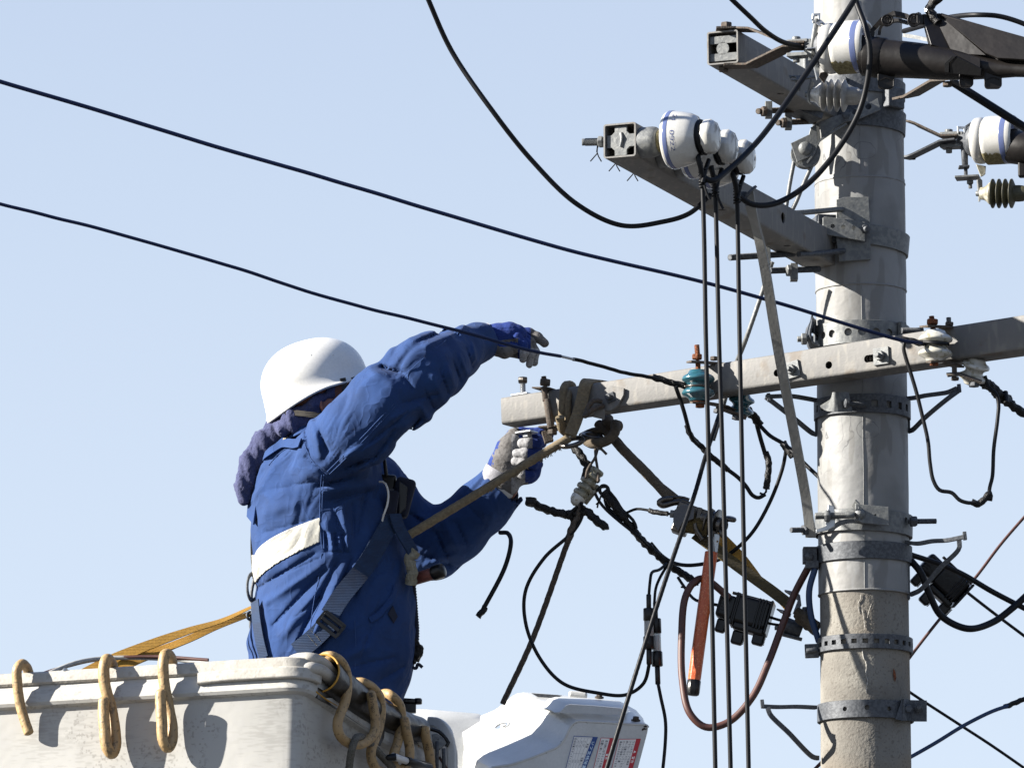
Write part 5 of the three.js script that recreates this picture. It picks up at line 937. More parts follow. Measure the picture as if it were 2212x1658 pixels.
// ================= slings round the crossarm end =================
{
  const t = thing('rope_sling', 'tan fibre sling wound round the crossarm end and pulled toward the worker\'s chest', 'sling', zG(680, 860, -0.2));
  const wrap = (x, y0, y1, r, slant) => { const zf0 = MZ(1025.6 + x / 3.4133), f = zf0 + 0.008, k = zf0 - 0.085; return sweep([zG(x + slant, y0, f), zG(x + slant * 0.5, (y0 + y1) / 2, f + 0.006), zG(x, y1 + 30, f), zG(x + 15, y1, f - 0.03), zG(x + 40, y1 - 2, (f + k) / 2), zG(x + 62, y1 + 10, k)], r * U, { k: 14, n: 50, flat: 0.75, rf: (th, s) => 1 + 0.08 * N3(s * 50, th, x) }); };
  mk('turn', wrap(655, 850, 545, 12.5, -15), M.sling, t);
  mk('turn', wrap(690, 850, 590, 10.5, -10), M.sling, t);
  const f = MZ(1260) + 0.012;
  mk('turn', strapG(pl(zG, [f - 0.09, f - 0.04, f, f + 0.01, f + 0.02, f + 0.03], 935, 520, 870, 508, 818, 530, 790, 640, 750, 780, 700, 905), 27, 10, [V(0, 0.9, 0.2), V(0, 0.9, 0.5), V(0, 0.2, 1), V(0, 0, 1), V(0, 0, 1)], { n: 50, crease: false }), M.sling, t);
  mk('turn', sweep(pl(zG, [f + 0.0, f - 0.02, f - 0.06], 625, 770, 640, 850, 680, 890), 10 * U, { k: 12 }), M.sling, t);
  mk('leg', sweep(pl(P, [f + 0.02, -0.04], 1228, 946, 1142, 998, 1055, 1051, 968, 1104, 880, 1157), 12 * U, { k: 16, n: 90, flat: 0.8, rf: (th, s) => 1 + 0.05 * N3(s * 40, Math.cos(th), Math.sin(th)) }), M.sling, t);
  // worn fuzzy edge
  const r = rng(5), fz = []; for (let i = 0; i < 46; i++) { const u = r() * 0.5, p = P(1228 - 348 * u, 946 + 211 * u + 11, f + 0.03 - (f + 0.06) * u); fz.push(sweep([p, p.clone().add(V((r() - 0.6) * 9 * U, -(2 + 4 * r()) * U, 0))], 0.8 * U, { k: 4, n: 2 })); }
  mk('frayed_edge', fz, M.sling, t);
  const t2 = thing('rope_sling', 'tan fibre sling running from under the crossarm down to the ratchet hook', 'sling', zV(2000, 1200, -0.15));
  mk('leg', sweep(pl(zV, [-0.28, -0.24, -0.2, -0.16, -0.13, -0.11], 980, 150, 1160, 330, 1330, 520, 1600, 790, 1800, 1000, 1960, 1190), 12.5 * U, { k: 16, n: 60, flat: 0.85, rf: (th, s) => 1 + 0.05 * N3(s * 40, Math.cos(th), Math.sin(th)) }), M.slingDk, t2);
  mk('leg', sweep(pl(zV, [-0.18, -0.15, -0.12, -0.1], 1560, 760, 1760, 950, 1900, 1060, 2050, 1180), 9 * U, { k: 14, n: 40 }), M.slingDk, t2);
  mk('eye', sweep(pl(zV, [-0.2, -0.18, -0.17, -0.17, -0.18, -0.22], 820, 380, 900, 415, 1000, 405, 1110, 360, 1190, 270, 1200, 150), 11 * U, { k: 14, n: 40 }), M.slingDk, t2);
  mk('eye', sweep(pl(zV, [-0.3, -0.28, -0.26, -0.25], 750, 330, 900, 260, 1050, 235, 1200, 190), 10 * U, { k: 12 }), M.slingDk, t2);
  mk('turn', sweep(pl(zV, [-0.28, -0.25, -0.28], 1100, 90, 1120, 170, 1240, 180), 13 * U, { k: 12 }), M.slingDk, t2);
  const rg = thing('steel_ring', 'worn dark steel ring joining the slings under the crossarm', 'ring', zV(700, 500, -0.2));
  mk('ring', torus(zV(620, 395, f + 0.035), V(-0.25, 0.85, 0.45), 25, 5.5, { sq: 0.95 }), M.steel, rg);
  const sh = thing('steel_ring', 'second dark ring half hidden behind the slings under the crossarm', 'ring', zV(900, 370, -0.28));
  mk('ring', torus(zV(890, 320, -0.25), V(0.1, 0.9, 0.4), 20, 6), M.steel, sh);
}
// ================= dead-end cluster below the arm =================
{
  const t = thing('strain_clamp', 'black taped strain clamp from under the crossarm to the ribbed ceramic guy insulator', 'cable', zV(850, 780, -0.2));
  mk('lead', taped(pl(zV, [-0.22, -0.2, -0.18], 640, 450, 720, 540, 800, 660, 880, 770), 9, 61), M.tape, t);
  mk('tail', taped(pl(zV, [-0.18, -0.17], 830, 700, 790, 800, 770, 890), 5, 63), M.tape, t);
  const z = -0.15, g = thing('guy_insulator', 'dirty ribbed ceramic guy insulator hanging on wire below the crossarm', 'insulator', zV(680, 1240, z));
  const d = zV(960, 800, z).sub(zV(660, 1230, z)).normalize(), o = zV(650, 1220, z);
  mk('bulb', lathe([[0, -3], [9, 0], [15, 8], [17, 18], [14, 26], [10, 30]], o, d, 28, true), M.porcDirty, g);
  mk('core', lathe([[13, 14], [14, 92], [8, 94]], o, d, 24), M.cream, g);
  for (const [h, r] of [[28, 19], [43, 20], [58, 19.5], [73, 18], [88, 16]]) mk('rib', lathe([[12, h - 6], [r - 2, h - 5.5], [r, h - 2], [r, h + 2], [r - 2, h + 5.5], [12, h + 6]], o, d, 32, true), M.cream, g);
  mk('spine', sweep([zV(790, 1200, z - 0.01), zV(860, 1110, z - 0.005), zV(975, 980, z - 0.01)], 7 * U, { k: 10 }), M.cream, g);
  const w = thing('tie_loop', 'grey wire loop crossing itself above the ceramic guy insulator', 'wire', zV(930, 900, z));
  mk('loop', [sweep(pl(zV, [-0.18, -0.16, -0.14, -0.12], 930, 430, 940, 600, 965, 760, 972, 920), 3 * U), sweep(pl(zV, [-0.18, -0.16, -0.13, -0.12], 1040, 400, 970, 480, 930, 600, 830, 760, 808, 870), 3 * U), sweep(pl(zV, [-0.17, -0.17], 990, 460, 1030, 500, 1085, 555), 3 * U)], M.rusty, w);
  mk('knot', [torus(zV(990, 462, -0.17), V(0.5, 0.5, 0.7), 5, 2.5)], M.rusty, w);
  const L = thing('taped_cable', 'lumpy taped branch sticking out left and right below the ceramic guy insulator', 'cable', zV(700, 1400, z));
  mk('branch', taped(pl(zV, [-0.12, -0.14, -0.15, -0.15, -0.14, -0.13, -0.12], 40, 1190, 130, 1215, 300, 1290, 560, 1350, 800, 1310, 950, 1430, 1075, 1520), 9, 71), M.tape, L);
  mk('stub', taped(pl(zV, [-0.12, -0.12], 20, 1190, 90, 1170, 100, 1130), 10, 73), M.tape, L);
  mk('end', taped(pl(zV, [-0.12, -0.12], 1030, 1480, 1075, 1530, 1075, 1550), 8, 74), M.tape, L);
  mk('wrap', [torus(zV(610, 1370, -0.15), V(1, 0.4, 0), 11, 2.5), torus(zV(590, 1375, -0.15), V(1, 0.5, 0), 12, 2.5), sweep(pl(zV, [-0.14, -0.13, -0.14], 570, 1410, 620, 1310, 690, 1255), 3.5 * U)], M.tape, L);
  const D = thing('dead_end_grip', 'taped dead-end grip and cable slanting from the ceramic insulator down to the ratchet side', 'cable', zV(1520, 1650, z));
  mk('grip', taped(pl(zV, [-0.15, -0.15], 1040, 1050, 1130, 1160, 1250, 1310, 1330, 1420), 9.5, 75), M.tape, D);
  mk('thimble', [torus(zV(1050, 1030, -0.15), V(0.3, 0, 1), 10, 4), sweep(pl(zV, -0.15, 950, 1040, 1000, 990, 1080, 985, 1120, 1040), 3.5 * U)], M.tape, D);
  mk('conductor', sweep(pl(zV, [-0.14, -0.15], 930, 1070, 980, 1170, 1070, 1280, 1250, 1440, 1400, 1560, 1540, 1680).concat([P(1405, 1185, -0.18)]), 3.5 * U), M.wire, D);
  mk('conductor', sweep(pl(zV, [-0.15, -0.15], 1120, 1050, 1210, 1160, 1290, 1290, 1380, 1370, 1450, 1450, 1480, 1540), 3.6 * U), M.wire, D);
  mk('conductor', sweep(pl(zV, [-0.16, -0.15], 1060, 1110, 1070, 1210, 1160, 1320, 1280, 1440), 3.4 * U), M.wire, D);
  mk('cable', taped(pl(P, [-0.15, -0.16, -0.18, -0.2, -0.22], 1348, 1118, 1372, 1150, 1400, 1180, 1440, 1215, 1490, 1250), 8, 77), M.tape, D);
  mk('cable', taped(pl(P, [-0.22, -0.2], 1448, 1222, 1478, 1240, 1500, 1256), 7, 79), M.tape, D);
  mk('wire_tail', [sweep(pl(zV, -0.14, 1020, 1080, 1000, 1130, 970, 1210, 960, 1265), 2 * U), sweep(pl(zV, -0.14, 1000, 1140, 985, 1180, 945, 1222), 2 * U)], M.tape, D);
}
wire('short wire with a taped lug joining the ratchet from the left', pl(zV, [-0.15, -0.1], 1350, 1330, 1440, 1290, 1500, 1278, 1600, 1290, 1700, 1310, 1800, 1335, 1930, 1345), 3, M.wire);
single('taped_joint', 'taped lug at the end of the short wire beside the ratchet', 'cable joint', taped(pl(zV, [-0.12, -0.1], 1650, 1300, 1750, 1325, 1900, 1345), 5.5, 81), M.tape);
// hanging strand cable to the bottom, loop of wire, loose stub
single('guy_strand', 'brown stranded stay running from the taped branch down behind the white hood', 'guy wire', [strand(pl(P, [-0.14, -0.2, -0.3, -0.35], 1255, 1100, 1228, 1165, 1150, 1380, 1085, 1520), 5.5, { tw: 40 }), taped(pl(P, [-0.14, -0.16], 1258, 1090, 1240, 1130, 1225, 1170), 8, 83)], M.rusty, 'twisted guy strands');
wire('loose wire hanging in a wide loop from the ceramic insulator to the fuse holders', pl(P, [-0.12, -0.14, -0.15, -0.16, -0.17, -0.18, -0.18, -0.18, -0.16, -0.14, -0.12, -0.1], 1255, 1085, 1258, 1110, 1240, 1145, 1175, 1205, 1135, 1275, 1135, 1345, 1165, 1420, 1215, 1475, 1290, 1496, 1352, 1500, 1390, 1475, 1404, 1425), 4, M.wire, undefined, { step: 0.006 });
wire('cut cable end dangling below the worker\'s far sleeve', pl(P, [-0.3, -0.25, -0.2, -0.2, -0.2], 1080, 1150, 1097, 1152, 1103, 1175, 1090, 1225, 1038, 1325), 5, M.wire);
single('taped_joint', 'taped tip of the cut cable dangling below the far sleeve', 'cable joint', taped(pl(P, [-0.2, -0.2], 1048, 1310, 1040, 1322, 1032, 1332), 7, 85), M.tape);
// in-line fuse holders
function fuse(label, a, b, mats, r) {
  const d = b.clone().sub(a), L = d.length() / U, t = thing('fuse_holder', label, 'fuse holder', b.clone(), 'in-line fuse holders');
  const seg = (n, f0, f1, rr, m) => mk(n, lathe([[rr - 1.2, f0 * L], [rr, f0 * L + 1.5], [rr, f1 * L - 1.5], [rr - 1.2, f1 * L]], a, d, 24), m, t);
  seg('boot', 0, 0.22, r * 0.45, M.blackP); seg('cap', 0.2, 0.38, r, M.blackP); seg('barrel', 0.38, 0.62, r * 0.85, mats); seg('cap', 0.6, 0.78, r * 1.05, M.blackP); seg('boot', 0.78, 1, r * 0.5, M.blackP);
  return t;
}
fuse('left in-line fuse holder with a pale grey barrel below the cable bundle', P(1401, 1283, -0.1), P(1402, 1435, -0.1), M.silicone, 12);
fuse('right in-line fuse holder with a clear barrel and printed paper inside', P(1415, 1300, -0.12), P(1421, 1478, -0.12), M.clear, 11.5);
mk('paper', lathe([[6, 0], [6, 38]], P(1417.5, 1372, -0.12), V(0.04, -1, 0), 16), M.white, scene.children[scene.children.length - 1]);
wire('thin lead bending up from the left fuse holder to the cable bundle', pl(P, [-0.1, -0.1, -0.12, -0.15, -0.18], 1401, 1290, 1404, 1255, 1408, 1236, 1424, 1230, 1440, 1217), 3.4, M.wire, 'leads of the fuse holders');
wire('thin lead curving up from the right fuse holder to the cable bundle', pl(P, [-0.12, -0.14, -0.16, -0.18], 1413, 1305, 1416, 1272, 1424, 1250, 1440, 1222), 3.2, M.wire, 'leads of the fuse holders');
wire('lead from the right fuse holder down to the lower edge', pl(P, [-0.12, -0.1, -0.1, -0.1], 1420, 1470, 1427, 1505, 1437, 1555, 1437, 1600, 1425, 1720), 3.8, M.wire, 'leads of the fuse holders');
wire('thin wire from the cable bundle into the left closure', pl(zH, [-0.18, -0.16, -0.14, -0.13], 760, 755, 800, 815, 880, 915, 960, 940, 1090, 965), 3.4);
single('wire_tie', 'black wire ties binding the brown hose to the cable bundle', 'wire tie', [torus(zH(872, 770, -0.05), V(0.8, 0.4, 0.3), 10.5, 2), torus(zH(885, 778, -0.05), V(0.8, 0.5, 0.2), 11, 2), sweep(pl(zH, -0.04, 780, 825, 860, 830, 905, 800, 920, 790), 2 * U)], M.tape);
// ================= aerial bucket =================
const BC = P(660, 1421, 0.5), BA = P(0, 1461, 0.3), BB = P(940, 1612, -0.2);
const e1 = BA.clone().sub(BC).normalize(), e2 = BB.clone().sub(BC).normalize(), bUp = e2.clone().cross(e1).normalize(); if (bUp.y < 0) bUp.negate();
const bL1 = 1.25, bL2 = BB.distanceTo(BC) + 0.05;
function perimeter(r, n = 10) {                              // rounded outline: [point, outward]
  const c = [BC, BC.clone().addScaledVector(e1, bL1), BC.clone().addScaledVector(e1, bL1).addScaledVector(e2, bL2), BC.clone().addScaledVector(e2, bL2)], outp = [];
  for (let i = 0; i < 4; i++) {
    const p = c[i], a = c[(i + 3) % 4].clone().sub(p).normalize(), b = c[(i + 1) % 4].clone().sub(p).normalize(), s = p.clone().addScaledVector(a, r), e = p.clone().addScaledVector(b, r);
    for (let k = 0; k <= n; k++) { const t = k / n; outp.push(s.clone().multiplyScalar((1 - t) * (1 - t)).addScaledVector(p, 2 * t * (1 - t)).addScaledVector(e, t * t)); }
    const nx = c[(i + 1) % 4]; for (let k = 1; k < 8; k++) outp.push(e.clone().lerp(nx.clone().addScaledVector(b, -r), k / 8));
  }
  const ctr = outp.reduce((s, p) => s.add(p), V(0, 0, 0)).divideScalar(outp.length);
  return outp.map((p, i) => { const t = outp[(i + 1) % outp.length].clone().sub(outp[(i + outp.length - 1) % outp.length]); const nn = t.cross(bUp).normalize(); if (nn.dot(p.clone().sub(ctr)) < 0) nn.negate(); return [p, nn]; });
}
function loftRim(prof, r = 0.055, wob = 0) { const pr = perimeter(r); return toCreasedNormals(grid(prof.map(([o, h]) => pr.map(([p, n], i) => p.clone().addScaledVector(n, (o + wob * N3(i * 0.3, h * 0.05, 2)) * U).addScaledVector(bUp, h * U))), true), 0.5); }
const bz = x => 0.5 - (x - 660) * 0.0025;                    // depth of the right-hand rim
const zTz = (x, y, d = 0) => zT(x, y, bz(647.8 + x / 5.8966) + d);
{
  const t = thing('aerial_bucket', 'grimy white fibreglass bucket of the lift truck in which the worker stands', 'lift bucket', BC.clone().addScaledVector(e1, bL1 / 2).addScaledVector(e2, bL2 / 2).addScaledVector(bUp, -0.98));
  mk('shell', loftRim([[-44, -800], [-40, -40], [-36, -20], [-4, -18], [0, -22], [0, -30], [2, -34], [4, -38], [4, -62], [0, -68], [-12, -72], [-14, -76], [-16, -850], [-44, -855], [-44, -800]]), M.frp, t);
  mk('rim_trim', loftRim([[-14, -20], [-14, 0], [-8, 5], [2, 5], [7, 1], [8, -6], [7, -20], [3, -24], [-1, -20]], 0.055, 1.2), M.lip, t);
  // lower soft edging that starts part way along the front
  const pr = perimeter(0.055).filter(([p]) => { const q = proj(p); return q[0] > 428 && p.z > 0.2 && q[0] < 700; }).map(([p, n]) => p.clone().addScaledVector(n, 9 * U).addScaledVector(bUp, -31 * U));
  pr.sort((a, b) => proj(a)[0] - proj(b)[0]);
  mk('soft_edging', sweep([zB(1095, 575, 0.445), ...pr], U, { prof: rrect(12, 26, 5), nrm: bUp, crease: false }), M.lip, t);
  mk('floor', plate(perimeter(0.055).map(([p, n]) => p.clone().addScaledVector(n, -30 * U).addScaledVector(bUp, -842 * U)), 8, bUp), M.frpEnd, t);
  mk('rim_trim', sweep([zT(-90, 300, 0.40), zT(-10, 275, 0.455), zT(110, 268, 0.475), zT(210, 290, 0.465), zT(310, 350, 0.43), zT(420, 480, 0.37)], 13 * U, { k: 18, n: 40 }), M.lip, t);
  mk('rim_trim', sweep([zT(-110, 420, 0.41), zT(-10, 395, 0.465), zT(120, 388, 0.485), zT(230, 405, 0.47), zT(330, 470, 0.43), zT(420, 560, 0.38)], 13 * U, { k: 18, n: 40 }), M.lip, t);
  // scuffs and scrapes rubbed into the skin by hanging hooks and tools
  const fn = e1.clone().cross(bUp).normalize(); if (fn.z < 0) fn.negate();
  const fo = BC.clone().addScaledVector(fn, -15.4 * U), r = rng(23), sc = [], onFace = (x, y) => { const d = rayDir(x, y); return CAM.clone().addScaledVector(d, fo.clone().sub(CAM).dot(fn) / d.dot(fn)); };
  for (let i = 0; i < 330; i++) {
    const k = r(); let x, y; if (k < 0.55) { x = r() * 590; y = 1588 - x * 0.045 + (r() + r() - 1) * 12; } else if (k < 0.75) { x = 610 + (r() - 0.5) * 16; y = 1520 + r() * 140; } else { x = r() * 600; y = 1500 + r() * 150; }
    const L = 0.8 + r() * r() * 9; sc.push(box(onFace(x, y), L, 0.35 + r() * 0.9, 0.5, e1.clone().addScaledVector(bUp, (r() - 0.5) * 0.5), bUp, 0.1));
  }
  mk('scuff_marks', sc, M.dark, t).userData.kind = 'stuff';
  // small fitting on the rim
  mk('rim_bolt', lathe([[5, 0], [5, 8], [3, 9]], zB(355, 528, 0.34), V(0.3, 0, 1), 16), M.bright, t);
}
{ // rubber sleeve over the right-hand rim
  const t = thing('rim_sleeve', 'glossy black rubber sleeve with amber edges over the right end of the bucket rim', 'rim cover', zTz(800, 1100));
  const c = [zTz(265, 455), zTz(420, 580), zTz(700, 800), zTz(950, 960), zTz(1250, 1100), zTz(1500, 1180)], T = c[1].clone().sub(c[0]).normalize();
  mk('sleeve', sweep(c, t0 => U * (41 - 12 * t0), { k: 36, n: 50, caps: false, rf: (th, s) => 1 + 0.025 * N3(s * 25, Math.cos(th) * 2, Math.sin(th) * 2) }), M.sleeve, t);
  mk('amber_edge', torus(c[0], T, 41, 2.2, { n: 50, k: 8 }), M.amber, t);
  mk('amber_edge', sweep([zTz(200, 690, 0.02), zTz(330, 790, 0.02), zTz(500, 890, 0.02), zTz(780, 1060, 0.02), zTz(900, 1130, 0.02)], 2 * U, { k: 6 }), M.amber, t);
  mk('flap', sweep([zTz(210, 700, 0.015), zTz(500, 880, 0.015), zTz(850, 1110, 0.015), zTz(1100, 1230, 0.015), zTz(1520, 1290, 0.015)], U, { prof: rect(5, 22), nrm: V(0, 1, 0) }), M.sleeve, t);
}
// insulated hooks
function hook(label, pts, r, print) {
  const t = thing('hook', label, 'hook', pts.reduce((a, b) => a.y < b.y ? a : b).clone(), 'tan insulated hooks on the bucket rim');
  mk('rod', sweep(pts, u => { const q = Math.min(u, 1 - u) / 0.022; return U * r * (q < 1 ? Math.sqrt(Math.max(0.06, 1 - (1 - q) * (1 - q))) : 1); }, { k: 18, n: 150, rf: (th, s) => 1 + 0.03 * N3(s * 30, Math.cos(th), Math.sin(th)) }), M.hook, t);
  if (print) { // stamped H22 on the upright leg
    const [a, b] = print, cv = document.createElement('canvas'); cv.width = 256; cv.height = 64; const g = cv.getContext('2d'); g.fillStyle = '#000'; g.fillRect(0, 0, 256, 64); g.fillStyle = '#fff'; g.strokeStyle = '#fff'; g.lineWidth = 5;
    glyphs(g, '絶縁フック', 4, 8, 34, 44); g.font = '46px sans-serif'; g.fillText('H22', 176, 50);
    const d = b.clone().sub(a).normalize(), n = V(0, 0, 1).addScaledVector(d, -d.z).normalize(), s = d.clone().cross(n), pos = [], uv = [], idx = [];
    for (let i = 0; i <= 8; i++) for (let j = 0; j <= 6; j++) { const th = (j / 6 - 0.5) * 1.1, p = a.clone().lerp(b, i / 8).addScaledVector(n, Math.cos(th) * (r + 0.7) * U).addScaledVector(s, Math.sin(th) * (r + 0.7) * U); pos.push(p.x, p.y, p.z); uv.push(i / 8, 1 - j / 6); }
    for (let i = 0; i < 8; i++) for (let j = 0; j < 6; j++) { const q = i * 7 + j; idx.push(q, q + 1, q + 7, q + 1, q + 8, q + 7); }
    const gg = new THREE.BufferGeometry(); gg.setAttribute('position', new THREE.Float32BufferAttribute(pos, 3)); gg.setAttribute('uv', new THREE.Float32BufferAttribute(uv, 2)); gg.setIndex(idx); gg.computeVertexNormals();
    mk('stamp', gg, std({ color: 0x3a332a, roughness: 0.8, alphaMap: new THREE.CanvasTexture(cv), transparent: true }), t, { uv: true });
  }
}
